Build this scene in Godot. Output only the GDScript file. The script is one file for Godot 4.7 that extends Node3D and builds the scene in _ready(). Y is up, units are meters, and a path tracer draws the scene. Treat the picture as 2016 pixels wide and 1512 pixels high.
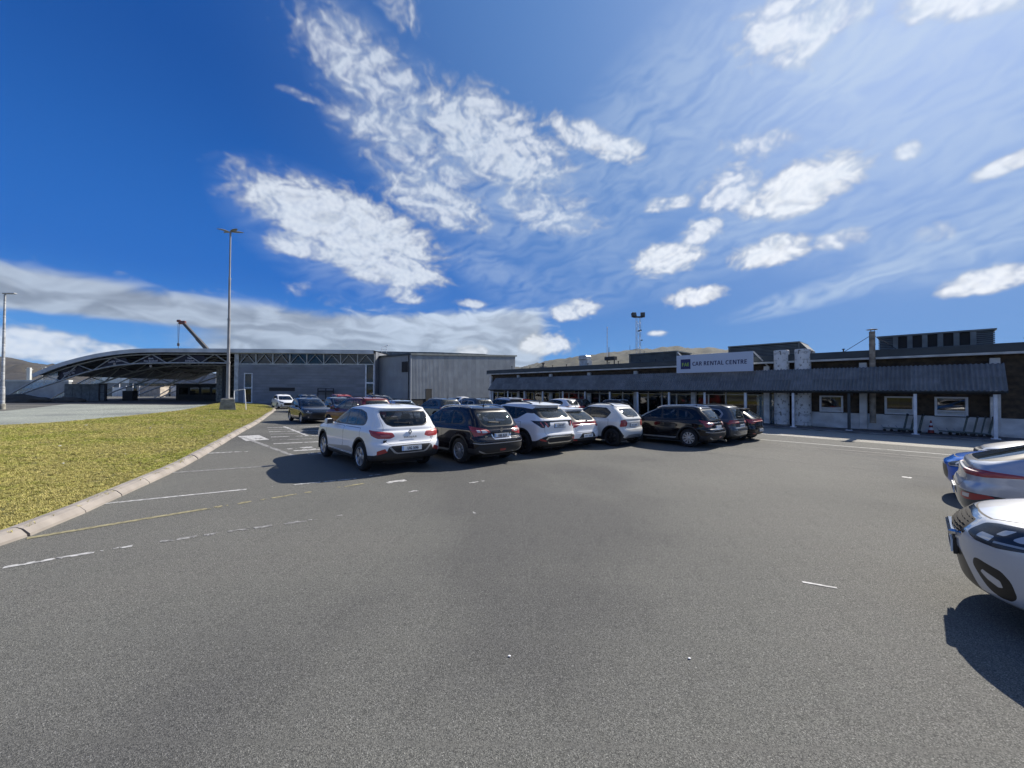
extends Node3D

# ---------------------------------------------------------------- places
# x to the right, f straight ahead (= -z), y up; the car park has its own grid:
# u runs along the bays (away to the left), w across them (towards the rental building).
const DU := Vector2(-0.685, 0.728)
const DW := Vector2(0.728, 0.685)
var taken := {}
var M := {}

func xf(u: float, w: float) -> Vector2:
	return DU * u + DW * w

func slope(x: float, f: float) -> float:
	var w := minf(DW.x * x + DW.y * f, 32.0)
	return -0.0145 * (sqrt(w * w + 9.0) + w) * 0.5

func gp(x: float, f: float, y := 0.0) -> Vector3:
	return Vector3(x, slope(x, f) + y, -f)

func v3(x: float, f: float, y: float) -> Vector3:
	return Vector3(x, y, -f)

# ---------------------------------------------------------------- naming
func numbered(called: String) -> String:
	var n: int = taken.get(called, 0)
	taken[called] = n + 1
	return called if n == 0 else "%s_%03d" % [called, n]

func tag(o: Node, label: String, category: String, group := "", kind := "") -> Node:
	if label: o.set_meta("label", label)
	if category: o.set_meta("category", category)
	if group: o.set_meta("group", group)
	if kind: o.set_meta("kind", kind)
	return o

func thing(called: String, label: String, category: String, at := Vector3.ZERO, turn := 0.0, group := "") -> Node3D:
	var o := Node3D.new()
	o.name = numbered(called)
	add_child(o, true)
	o.position = at
	o.rotation.y = turn
	tag(o, label, category, group)
	return o

func obj(called: String, mesh: Mesh, material: Material, parent: Node = null, at := Vector3.ZERO) -> MeshInstance3D:
	var o := MeshInstance3D.new()
	o.mesh = mesh
	o.material_override = material
	o.position = at
	if parent == null:
		o.name = numbered(called)
		add_child(o, true)
	else:
		o.name = called
		parent.add_child(o, true)
	return o

func structure(called: String, mesh: Mesh, material: Material) -> MeshInstance3D:
	var o := obj(called, mesh, material)
	o.set_meta("kind", "structure")
	return o

# ---------------------------------------------------------------- shapes
func new_st() -> SurfaceTool:
	var st := SurfaceTool.new()
	st.begin(Mesh.PRIMITIVE_TRIANGLES)
	return st

func tri(st: SurfaceTool, a: Vector3, b: Vector3, c: Vector3, n: Vector3) -> void:
	if (b - a).cross(c - a).dot(n) > 0.0:   # clockwise seen from the front
		var t := b
		b = c
		c = t
	for p in [a, b, c]:
		st.set_normal(n)
		st.set_uv(Vector2(p.x + p.z * 0.37, p.y + p.z * 0.61))
		st.add_vertex(p)

func face(st: SurfaceTool, a: Vector3, b: Vector3, c: Vector3, d: Vector3, out: Vector3) -> void:
	var n := (c - a).cross(d - b).normalized()
	if n.dot(out) < 0.0: n = -n
	tri(st, a, b, c, n)
	tri(st, a, c, d, n)

# a box by its corner ranges in the frame t, edges optionally chamfered by c
func box(st: SurfaceTool, lo: Vector3, hi: Vector3, t := Transform3D(), c := 0.0) -> void:
	var m := (lo + hi) * 0.5
	var h := (hi - lo).abs() * 0.5
	c = minf(c, minf(h.x, minf(h.y, h.z)) * 0.9)
	if c <= 0.0:
		for ax in 3:
			for s in [-1.0, 1.0]:
				var a := Vector3.ZERO
				var b := Vector3.ZERO
				var n := Vector3.ZERO
				n[ax] = s
				a[(ax + 1) % 3] = h[(ax + 1) % 3]
				b[(ax + 2) % 3] = h[(ax + 2) % 3]
				var o := m + n * h[ax]
				face(st, t * (o - a - b), t * (o + a - b), t * (o + a + b), t * (o - a + b), t.basis * n)
		return
	var i := h - Vector3.ONE * c
	for ax in 3:
		for s in [-1.0, 1.0]:
			var a2 := Vector3.ZERO
			var b2 := Vector3.ZERO
			var n2 := Vector3.ZERO
			n2[ax] = s
			a2[(ax + 1) % 3] = i[(ax + 1) % 3]
			b2[(ax + 2) % 3] = i[(ax + 2) % 3]
			var o2 := m + n2 * h[ax]
			face(st, t * (o2 - a2 - b2), t * (o2 + a2 - b2), t * (o2 + a2 + b2), t * (o2 - a2 + b2), t.basis * n2)
	for ax in 3:
		var p := (ax + 1) % 3
		var q := (ax + 2) % 3
		for s in [-1.0, 1.0]:
			for r in [-1.0, 1.0]:
				var e := Vector3.ZERO
				e[ax] = i[ax]
				var k1 := Vector3.ZERO
				k1[p] = s * h[p]
				k1[q] = r * i[q]
				var k2 := Vector3.ZERO
				k2[p] = s * i[p]
				k2[q] = r * h[q]
				var n3 := Vector3.ZERO
				n3[p] = s
				n3[q] = r
				face(st, t * (m + k1 - e), t * (m + k1 + e), t * (m + k2 + e), t * (m + k2 - e), t.basis * n3)
	for s0 in [-1.0, 1.0]:
		for s1 in [-1.0, 1.0]:
			for s2 in [-1.0, 1.0]:
				var sg := Vector3(s0, s1, s2)
				var n4 := (t.basis * sg).normalized()
				tri(st, t * (m + sg * Vector3(h.x, i.y, i.z)), t * (m + sg * Vector3(i.x, h.y, i.z)), t * (m + sg * Vector3(i.x, i.y, h.z)), n4)

func box_mesh(lo: Vector3, hi: Vector3, c := 0.0, t := Transform3D()) -> ArrayMesh:
	var st := new_st()
	box(st, lo, hi, t, c)
	return st.commit()

# a round bar from a to b, tapering from r to r2
func rod(st: SurfaceTool, a: Vector3, b: Vector3, r: float, r2 := -1.0, n := 8) -> void:
	if r2 < 0.0: r2 = r
	var d := (b - a).normalized()
	var e := d.cross(Vector3.UP if absf(d.y) < 0.9 else Vector3.RIGHT).normalized()
	var g := d.cross(e)
	for i in n:
		var a0 := TAU * i / n
		var a1 := TAU * (i + 1) / n
		var o0 := e * cos(a0) + g * sin(a0)
		var o1 := e * cos(a1) + g * sin(a1)
		quad_n(st, a + o0 * r, a + o1 * r, b + o1 * r2, b + o0 * r2, o0, o1, o1, o0)
		tri(st, a, a + o0 * r, a + o1 * r, -d)
		tri(st, b, b + o0 * r2, b + o1 * r2, d)

func vert(st: SurfaceTool, p: Vector3, n: Vector3, uv := Vector2.ZERO) -> void:
	st.set_normal(n)
	st.set_uv(uv)
	st.add_vertex(p)

func quad_n(st: SurfaceTool, a: Vector3, b: Vector3, c: Vector3, d: Vector3, na: Vector3, nb: Vector3, nc: Vector3, nd: Vector3) -> void:
	var s := (b - a).cross(c - a).dot(na + nb + nc)
	if absf(s) < 1e-14: s = (c - a).cross(d - a).dot(na + nb + nc)
	if s > 0.0:
		for k in [[a, na], [c, nc], [b, nb], [a, na], [d, nd], [c, nc]]: vert(st, k[0], k[1])
	else:
		for k in [[a, na], [b, nb], [c, nc], [a, na], [c, nc], [d, nd]]: vert(st, k[0], k[1])

# a square bar between two points
func bar(st: SurfaceTool, a: Vector3, b: Vector3, wd: float, ht: float, up := Vector3.UP) -> void:
	var d := (b - a).normalized()
	if absf(d.dot(up)) > 0.99: up = Vector3.RIGHT
	var s := d.cross(up).normalized()
	var u := s.cross(d)
	box(st, Vector3(-wd / 2, -ht / 2, 0), Vector3(wd / 2, ht / 2, a.distance_to(b)), Transform3D(Basis(s, u, -s.cross(u)) if s.cross(u).dot(d) < 0 else Basis(s, u, s.cross(u)), a))

# a surface of revolution about an axis through o: prof = (along, radius)
func lathe(st: SurfaceTool, prof: Array, o: Vector3, axis: Vector3, n := 24, sharp := false) -> void:
	var e := axis.cross(Vector3.UP if absf(axis.y) < 0.9 else Vector3.RIGHT).normalized()
	var g := axis.cross(e)
	var m := prof.size()
	var nor := []
	for k in m:
		var a: Vector2 = prof[maxi(k - 1, 0)]
		var b: Vector2 = prof[mini(k + 1, m - 1)]
		nor.append(Vector2(-(b.y - a.y), b.x - a.x).normalized())
	for k in m - 1:
		var p: Vector2 = prof[k]
		var q: Vector2 = prof[k + 1]
		var np: Vector2 = nor[k]
		var nq: Vector2 = nor[k + 1]
		if sharp:
			np = Vector2(-(q.y - p.y), q.x - p.x).normalized()
			nq = np
		for i in n:
			var a0 := TAU * i / n
			var a1 := TAU * (i + 1) / n
			var o0 := e * cos(a0) + g * sin(a0)
			var o1 := e * cos(a1) + g * sin(a1)
			quad_n(st, o + axis * p.x + o0 * p.y, o + axis * p.x + o1 * p.y, o + axis * q.x + o1 * q.y, o + axis * q.x + o0 * q.y,
				axis * np.x + o0 * np.y, axis * np.x + o1 * np.y, axis * nq.x + o1 * nq.y, axis * nq.x + o0 * nq.y)

# a flat polygon (x, y) given a thickness along z, in the frame t
func prism(st: SurfaceTool, poly: PackedVector2Array, z0: float, z1: float, t := Transform3D()) -> void:
	var ids := Geometry2D.triangulate_polygon(poly)
	for k in range(0, ids.size(), 3):
		for z in [[z0, Vector3(0, 0, signf(z0 - z1))], [z1, Vector3(0, 0, signf(z1 - z0))]]:
			var q := []
			for j in 3:
				var p: Vector2 = poly[ids[k + j]]
				q.append(t * Vector3(p.x, p.y, z[0]))
			tri(st, q[0], q[1], q[2], (t.basis * z[1]).normalized())
	var mid := Vector2.ZERO
	for p2 in poly: mid += p2 / poly.size()
	var cw := Geometry2D.is_polygon_clockwise(poly)
	for i in poly.size():
		var a := poly[i]
		var b := poly[(i + 1) % poly.size()]
		var n := Vector3(b.y - a.y, a.x - b.x, 0)
		if not cw: n = n
		else: n = -n
		if not Geometry2D.is_point_in_polygon((a + b) * 0.5 - Vector2(n.x, n.y).normalized() * 0.0005, poly): n = -n
		face(st, t * Vector3(a.x, a.y, z0), t * Vector3(b.x, b.y, z0), t * Vector3(b.x, b.y, z1), t * Vector3(a.x, a.y, z1), t.basis * n)

# ---------------------------------------------------------------- materials
func lin(r: float, g: float, b: float, a := 1.0) -> Color:
	var c := Color(r, g, b).linear_to_srgb()
	c.a = a
	return c

func mat(c: Color, rough := 0.6, metal := 0.0) -> StandardMaterial3D:
	var m := StandardMaterial3D.new()
	m.albedo_color = c
	m.roughness = rough
	m.metallic = metal
	return m

func noise(kind: int, freq: float, oct: int, sd: int) -> FastNoiseLite:
	var n := FastNoiseLite.new()
	n.noise_type = kind
	n.frequency = freq
	n.fractal_octaves = oct
	n.fractal_type = FastNoiseLite.FRACTAL_FBM if oct > 1 else FastNoiseLite.FRACTAL_NONE
	n.seed = sd
	return n

func ramp(stops: Array) -> Gradient:
	var g := Gradient.new()
	var o := PackedFloat32Array()
	var c := PackedColorArray()
	for s in stops:
		o.append(s[0])
		c.append(s[1])
	g.offsets = o
	g.colors = c
	return g

func noise_tex(n: FastNoiseLite, size: int, g: Gradient = null, as_normal := 0.0) -> NoiseTexture2D:
	var t := NoiseTexture2D.new()
	t.width = size
	t.height = size
	t.seamless = true
	t.noise = n
	if g: t.color_ramp = g
	if as_normal > 0.0:
		t.as_normal_map = true
		t.bump_strength = as_normal
	return t

# tone variation on a plain material: a soft noise multiplied over it, laid in world metres
func mottled(c: Color, rough: float, dark: float, per_m: float, sd: int, metal := 0.0) -> StandardMaterial3D:
	var m := mat(Color.WHITE, rough, metal)
	dark = lerpf(dark, 1.0, 0.35)
	var d := Color(c.r * dark, c.g * dark, c.b * dark)
	var l := Color(minf(c.r * (2.0 - dark), 1), minf(c.g * (2.0 - dark), 1), minf(c.b * (2.0 - dark), 1))
	m.albedo_texture = noise_tex(noise(FastNoiseLite.TYPE_SIMPLEX_SMOOTH, 0.014, 6, sd), 256, ramp([[0.2, d], [0.5, c], [0.8, l]]))
	m.uv1_triplanar = true
	m.uv1_world_triplanar = true
	m.uv1_scale = Vector3.ONE * per_m * 0.4
	return m

# ---------------------------------------------------------------- the scene
func _ready() -> void:
	var cam := Camera3D.new()
	cam.name = "camera"
	cam.fov = 89.92
	cam.near = 0.05
	cam.far = 6000.0
	cam.position = Vector3(0, 1.9, 0)
	cam.rotation = Vector3(atan(12.0 / 757.0), 0, 0.0045)
	add_child(cam)

	var sun := DirectionalLight3D.new()
	sun.name = "sun"
	var az := deg_to_rad(49.5)      # to the right of straight ahead
	var el := deg_to_rad(37.0)
	sun.look_at_from_position(Vector3.ZERO, -Vector3(sin(az) * cos(el), sin(el), -cos(az) * cos(el)))
	sun.light_color = Color(1.0, 0.965, 0.91)
	sun.light_energy = 1.6
	sun.light_angular_distance = 0.53
	sun.shadow_enabled = true
	add_child(sun)

	var env := Environment.new()
	env.background_mode = Environment.BG_SKY
	env.sky = Sky.new()
	var pan := PanoramaSkyMaterial.new()
	pan.energy_multiplier = 0.68
	pan.panorama = sky_picture()
	env.sky.sky_material = pan
	env.tonemap_mode = Environment.TONE_MAPPER_LINEAR
	env.tonemap_exposure = 1.6
	env.fog_enabled = true
	env.fog_density = 0.00006
	env.fog_light_color = Color(0.80, 0.87, 0.95)
	env.sdfgi_enabled = true
	env.ssao_enabled = true
	env.ssil_enabled = true
	var we := WorldEnvironment.new()
	we.name = "world"
	we.environment = env
	add_child(we)

	build_materials()
	build_ground()
	build_hills()
	build_terminal()
	build_hall_box()
	build_rental()
	build_car_park()
	build_small_things()

# ---------------------------------------------------------------- sky
# clouds: azimuth and height (degrees) of the middle, half length, half height (degrees), tilt, thickness, softness
const CLOUDS := [
	[-20.9, 37.8, 10.4, 3.8, 14.0, 0.78, 0.50], [-19.8, 32.9, 7.6, 2.6, 7.0, 0.70, 0.45], [-3.1, 32.8, 12.5, 5.0, 18.0, 0.92, 0.35], [-13.5, 30.4, 10.9, 4.3, 16.0, 0.62, 0.50], [-11.4, 25.4, 8.6, 3.1, 13.0, 0.85, 0.30], [12.1, 32.6, 7.9, 1.9, 20.0, 0.92, 0.25], [5.4, 24.8, 7.8, 3.0, 12.0, 0.72, 0.50],
	[-23.6, 21.4, 13.1, 4.3, 10.0, 1.05, 0.08], [-29.0, 18.1, 4.4, 1.7, 4.0, 0.90, 0.15], [-18.1, 16.8, 8.8, 2.8, 8.0, 1.00, 0.10], [-15.8, 13.2, 2.8, 1.3, 8.0, 0.80, 0.20], [-28.9, 34.0, 3.5, 0.5, 2.0, 0.60, 0.50], [-33.1, 22.6, 2.7, 1.5, 25.0, 0.60, 0.50], [-2.3, 34.4, 1.9, 1.3, 26.0, 0.60, 0.40],
	[37.1, 22.9, 6.2, 2.9, -8.0, 1.05, 0.12], [29.5, 24.6, 3.7, 2.8, -13.0, 0.85, 0.40], [26.2, 20.4, 2.8, 1.7, -9.0, 0.85, 0.30], [21.8, 17.6, 5.0, 2.2, -2.0, 1.00, 0.12], [33.8, 16.7, 4.3, 1.9, -4.0, 1.00, 0.08], [40.7, 16.7, 2.8, 1.2, 4.0, 0.75, 0.30], [25.4, 12.5, 3.6, 1.4, -4.0, 1.00, 0.08], [51.1, 10.3, 3.4, 1.3, -8.0, 1.00, 0.10],
	[35.8, 37.5, 5.9, 3.3, 17.0, 0.85, 0.45], [41.0, 36.9, 3.1, 1.9, 15.0, 0.70, 0.50], [49.8, 33.8, 5.3, 1.7, 21.0, 1.00, 0.40], [22.4, 24.3, 3.6, 1.0, 1.0, 0.80, 0.30], [32.9, 28.5, 4.0, 1.8, 11.0, 0.62, 0.55], [46.0, 23.6, 1.1, 1.0, 20.0, 0.80, 0.40], [47.8, 15.5, 1.8, 1.2, -4.0, 0.60, 0.50],
	[52.6, 20.0, 2.2, 0.8, -8.0, 0.9, 0.2], [20.8, 7.9, 1.5, 0.5, 5.0, 0.75, 0.2], [5.0, 6.7, 4.2, 1.9, 0.0, 1.0, 0.1], [9.2, 11.6, 4.0, 1.6, -8.0, 0.95, 0.15],
	[-6.0, 5.6, 2.6, 1.2, 0.0, 1.0, 0.1], [-51.0, 3.9, 4.6, 1.9, 4.0, 1.0, 0.1], [-46.0, 3.2, 2.6, 1.5, 0.0, 1.0, 0.1],
	[-17.0, 44.0, 4.0, 1.8, 15.0, 0.6, 0.5], [-6.0, 12.6, 2.6, 0.7, 5.0, 0.8, 0.3], [-27.5, 12.4, 4.2, 1.1, 14.0, 0.42, 0.7],
]
# veils: streaked thin cloud
const VEILS := [
	[-8.0, 29.0, 19.0, 7.5, 27.0, 0.34], [3.0, 26.0, 14.0, 6.0, 12.0, 0.36], [-19.0, 36.0, 11.0, 5.0, 30.0, 0.26], [-24.0, 19.0, 13.0, 6.0, 20.0, 0.30], [34.0, 21.0, 14.0, 5.0, -17.0, 0.34], [44.0, 35.0, 16.0, 8.0, -15.0, 0.5], [22.0, 17.0, 9.0, 4.0, -10.0, 0.26], [48.0, 24.0, 14.0, 12.0, -15.0, 0.34],
	[22.0, 32.0, 17.0, 9.0, -25.0, 0.34], [38.0, 26.0, 20.0, 5.0, -30.0, 0.22], [41.0, 11.8, 11.0, 1.5, -12.0, 0.62], [50.0, 14.5, 9.0, 3.4, -10.0, 0.5], [46.0, 20.0, 12.0, 5.0, -15.0, 0.30],
	[6.0, 15.0, 12.0, 4.0, 5.0, 0.22], [-3.0, 17.5, 8.0, 3.0, 20.0, 0.3], [55.0, 30.0, 14.0, 9.0, -20.0, 0.36], [14.0, 20.0, 8.0, 5.0, -30.0, 0.24],
]

func smooth(a: float, b: float, x: float) -> float:
	return smoothstep(a, b, x)

func air(az: float, el: float) -> Vector3:
	# clear air: deep blue away from the sun, paler towards it and towards the horizon
	var e := clampf(el / 90.0, 0.0, 1.0)
	var c := Vector3(0.009, 0.090, 0.37).lerp(Vector3(0.006, 0.068, 0.305), smooth(0.2, 0.55, e))
	c = c.lerp(Vector3(0.019, 0.152, 0.55), smooth(0.40, 0.1, e) * 0.8)
	c = c.lerp(Vector3(0.105, 0.37, 0.78), smooth(0.16, 0.0, e) * 0.9)
	var s := cos(deg_to_rad(az - 52.0)) * cos(deg_to_rad(el)) * 0.78 + sin(deg_to_rad(el)) * 0.62
	c = c.lerp(Vector3(0.125, 0.275, 0.58), smooth(0.30, 0.98, s) * 0.80)
	c += Vector3(0.34, 0.33, 0.32) * pow(maxf(s, 0.0), 14.0)
	return c

func sky_picture() -> ImageTexture:
	var wide := 3072
	var tall := 1536
	var small := Image.create_empty(wide / 4, tall / 4, false, Image.FORMAT_RGBF)
	var puff := noise(FastNoiseLite.TYPE_SIMPLEX_SMOOTH, 1.0, 4, 11)
	var fleck := noise(FastNoiseLite.TYPE_SIMPLEX_SMOOTH, 1.0, 4, 14)
	puff.fractal_gain = 0.48
	var wisp := noise(FastNoiseLite.TYPE_SIMPLEX_SMOOTH, 1.0, 4, 12)
	var bend := noise(FastNoiseLite.TYPE_SIMPLEX_SMOOTH, 0.09, 3, 13)
	# the part of the sky in view is worked out finely, the rest of it more coarsely
	var c0 := int(wide * (0.5 - 60.0 / 360.0))
	var c1 := int(wide * (0.5 + 60.0 / 360.0))
	var r0 := int(tall * (0.5 - 50.0 / 180.0))
	var r1 := int(tall * (0.5 + 3.0 / 180.0))
	var cols := c1 - c0
	var thick := PackedFloat32Array()
	var veil := PackedFloat32Array()
	var soft := PackedFloat32Array()
	thick.resize(cols * (r1 - r0))
	veil.resize(cols * (r1 - r0))
	soft.resize(cols * (r1 - r0))
	for pass_ in 2:
		for b in (CLOUDS if pass_ == 0 else VEILS):
			var ca := cos(deg_to_rad(b[4]))
			var sa := sin(deg_to_rad(b[4]))
			var reach: float = maxf(b[2], b[3]) * 1.35
			var x0 := clampi(int((b[0] - reach + 180.0) / 360.0 * wide), c0, c1 - 1)
			var x1 := clampi(int((b[0] + reach + 180.0) / 360.0 * wide), c0, c1 - 1)
			var y0 := clampi(int((90.0 - b[1] - reach) / 180.0 * tall), r0, r1 - 1)
			var y1 := clampi(int((90.0 - b[1] + reach) / 180.0 * tall), r0, r1 - 1)
			for y in range(y0, y1):
				var el := 90.0 - (y + 0.5) / tall * 180.0
				for x in range(x0, x1):
					var da: float = (x + 0.5) / wide * 360.0 - 180.0 - b[0]
					var de: float = el - b[1]
					# tilt is clockwise as seen: positive slopes down to the right
					var p: float = (da * ca - de * sa) / b[2]
					var q: float = (da * sa + de * ca) / b[3]
					if pass_ == 0 and q < 0.0: q *= 1.15
					var d := p * p + q * q
					if d > 1.7: continue
					var k := (y - r0) * cols + x - c0
					var m: float = smooth(1.7, 0.0, d) * b[5]
					if pass_ == 0:
						if m > thick[k]:
							thick[k] = m
							soft[k] = b[6]
					else:
						veil[k] = maxf(veil[k], m)
	for y in tall / 4:
		var el2 := 90.0 - (y + 0.5) * 4.0 / tall * 180.0
		for x in wide / 4:
			var az2 := (x + 0.5) * 4.0 / wide * 360.0 - 180.0
			var c := air(az2, maxf(el2, 0.0))
			if el2 > -2.0:
				var d3 := Vector3(sin(deg_to_rad(az2)) * cos(deg_to_rad(el2)), sin(deg_to_rad(el2)), cos(deg_to_rad(az2)) * cos(deg_to_rad(el2)))
				var flat := d3 / (maxf(d3.y, 0.0) + 0.16) * 1.1
				var n := puff.get_noise_3d(flat.x, flat.z, 7.0) + 0.35 * wisp.get_noise_3d(flat.x * 0.5, flat.z * 0.5, 3.0)
				var a := smooth(0.10, 0.50, n) * 0.85
				a = maxf(a, smooth(14.0, 6.0, el2) * smooth(-0.25, 0.2, n) * 0.8)
				c = c.lerp(Vector3(0.62, 0.68, 0.76), a)
			small.set_pixel(x, y, Color(c.x, c.y, c.z))
	small.resize(wide, tall, Image.INTERPOLATE_CUBIC)
	for y in range(r0, r1):
		var el3 := 90.0 - (y + 0.5) / tall * 180.0
		var edge_y := smooth(50.0, 47.0, el3)
		for x in range(c0, c1):
			var az3 := (x + 0.5) / wide * 360.0 - 180.0
			var k := (y - r0) * cols + x - c0
			var c := air(az3, maxf(el3, 0.0))
			var t := thick[k]
			# the long grey bank low on the left
			var bx := az3
			var top := 11.2 - smooth(-50.0, -32.0, bx) * 0.6 + 1.8 * smooth(-28.0, 5.0, bx)
			var bank := smooth(top + 1.2, top - 2.2, el3) * smooth(7.5, 2.0, bx)
			bank *= 1.0 - smooth(8.0, 6.5, el3) * smooth(-32.0, -45.0, bx) * 0.95
			bank *= 1.0 - 0.5 * smooth(5.0, 2.0, el3) * smooth(-14.0, -4.0, bx)
			var wx := bend.get_noise_2d(az3, el3 * 2.0) * 3.0
			var wy := bend.get_noise_2d(az3 + 90.0, el3 * 2.0) * 1.5
			if t > 0.01 or bank > 0.01:
				var sf := soft[k]
				var f := 0.30
				var n := puff.get_noise_2d((az3 + wx) * f, (el3 + wy) * f * 1.5) * 0.5 + 0.5
				var n2 := fleck.get_noise_2d((az3 + wx * 0.3) * 1.1 + 31.0, (el3 + wy * 0.3) * 1.5) * 0.5 + 0.5
				var n3 := wisp.get_noise_2d((az3 * 0.8 + el3 * 0.6 + wx) * 0.55, (el3 - az3 * 0.35 + wy) * 1.9 + 11.0) * 0.5 + 0.5
				n2 = lerpf(n2, n3, sf * 0.4)
				var body := t * 1.15 + (n - 0.5) * (1.0 + 0.35 * sf) + (n2 - 0.5) * 0.32
				var a := smooth(0.14, 0.98 + 0.35 * sf, body)
				a *= lerpf(1.0, smooth(0.18, 0.70, n2 * 0.6 + n * 0.4), 0.22 + 0.30 * sf) * (1.0 - 0.42 * sf)
				var up := puff.get_noise_2d((az3 + wx) * f, (el3 + wy + 1.0) * f * 1.5) * 0.5 + 0.5
				var light := 0.60 + 0.40 * smooth(0.45, 1.1, body) - 0.45 * maxf(0.0, up - n + 0.02) * smooth(0.6, 1.1, body)
				light = clampf(light + 0.08 * (n2 - 0.5), 0.3, 1.05)
				var cc := Vector3(0.70, 0.75, 0.82) * light
				cc = cc.lerp(Vector3(0.90, 0.92, 0.95) * light, smooth(-10.0, 30.0, az3))
				var nb := puff.get_noise_2d((az3 + wx) * 0.10, (el3 + wy) * 0.45 + 40.0) * 0.5 + 0.5
				var nb2 := puff.get_noise_2d((az3 + wx) * 0.45 + 9.0, (el3 + wy) * 1.3 + 40.0) * 0.5 + 0.5
				var ab := smooth(0.08, 0.66, bank * 0.85 + (nb - 0.5) * 0.55 + (nb2 - 0.5) * 0.35 * smooth(-40.0, -15.0, az3))
				var lb := 0.36 + 0.26 * smooth(0.3, 0.72, nb) + 0.14 * (nb2 - 0.3) + 0.10 * smooth(-45.0, 0.0, az3) + 0.14 * smooth(top - 4.5, top - 0.5, el3) * smooth(-34.0, -8.0, az3)
				var cb := Vector3(0.70, 0.80, 0.93) * lb
				c = c.lerp(cb, ab * 0.86)
				c = c.lerp(cc, a * 0.94)
			var vl := veil[k]
			if vl > 0.01:
				var sx := az3 * 0.9 + el3 * 0.55
				var sy := el3 - az3 * 0.32
				var nv := wisp.get_noise_2d((sx + wx) * 0.085, (sy + wy) * 0.30) * 0.5 + 0.5
				var nv2 := puff.get_noise_2d((sx + wx) * 0.22, (sy + wy) * 0.75 + 20.0) * 0.5 + 0.5
				var av := vl * smooth(0.2, 0.8, nv * 0.5 + nv2 * 0.5 + 0.04)
				c = c.lerp(Vector3(0.56, 0.67, 0.80), clampf(av * 1.0, 0.0, 0.85))
			var e := edge_y * smooth(60.0, 56.5, absf(az3))
			if e < 1.0:
				var o := small.get_pixel(x, y)
				c = Vector3(o.r, o.g, o.b).lerp(c, e)
			small.set_pixel(x, y, Color(c.x, c.y, c.z))
	# the picture begins straight ahead (-z)
	var turned := Image.create_empty(wide, tall, false, Image.FORMAT_RGBF)
	turned.blit_rect(small, Rect2i(wide / 2, 0, wide / 2, tall), Vector2i.ZERO)
	turned.blit_rect(small, Rect2i(0, 0, wide / 2, tall), Vector2i(wide / 2, 0))
	return ImageTexture.create_from_image(turned)

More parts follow.
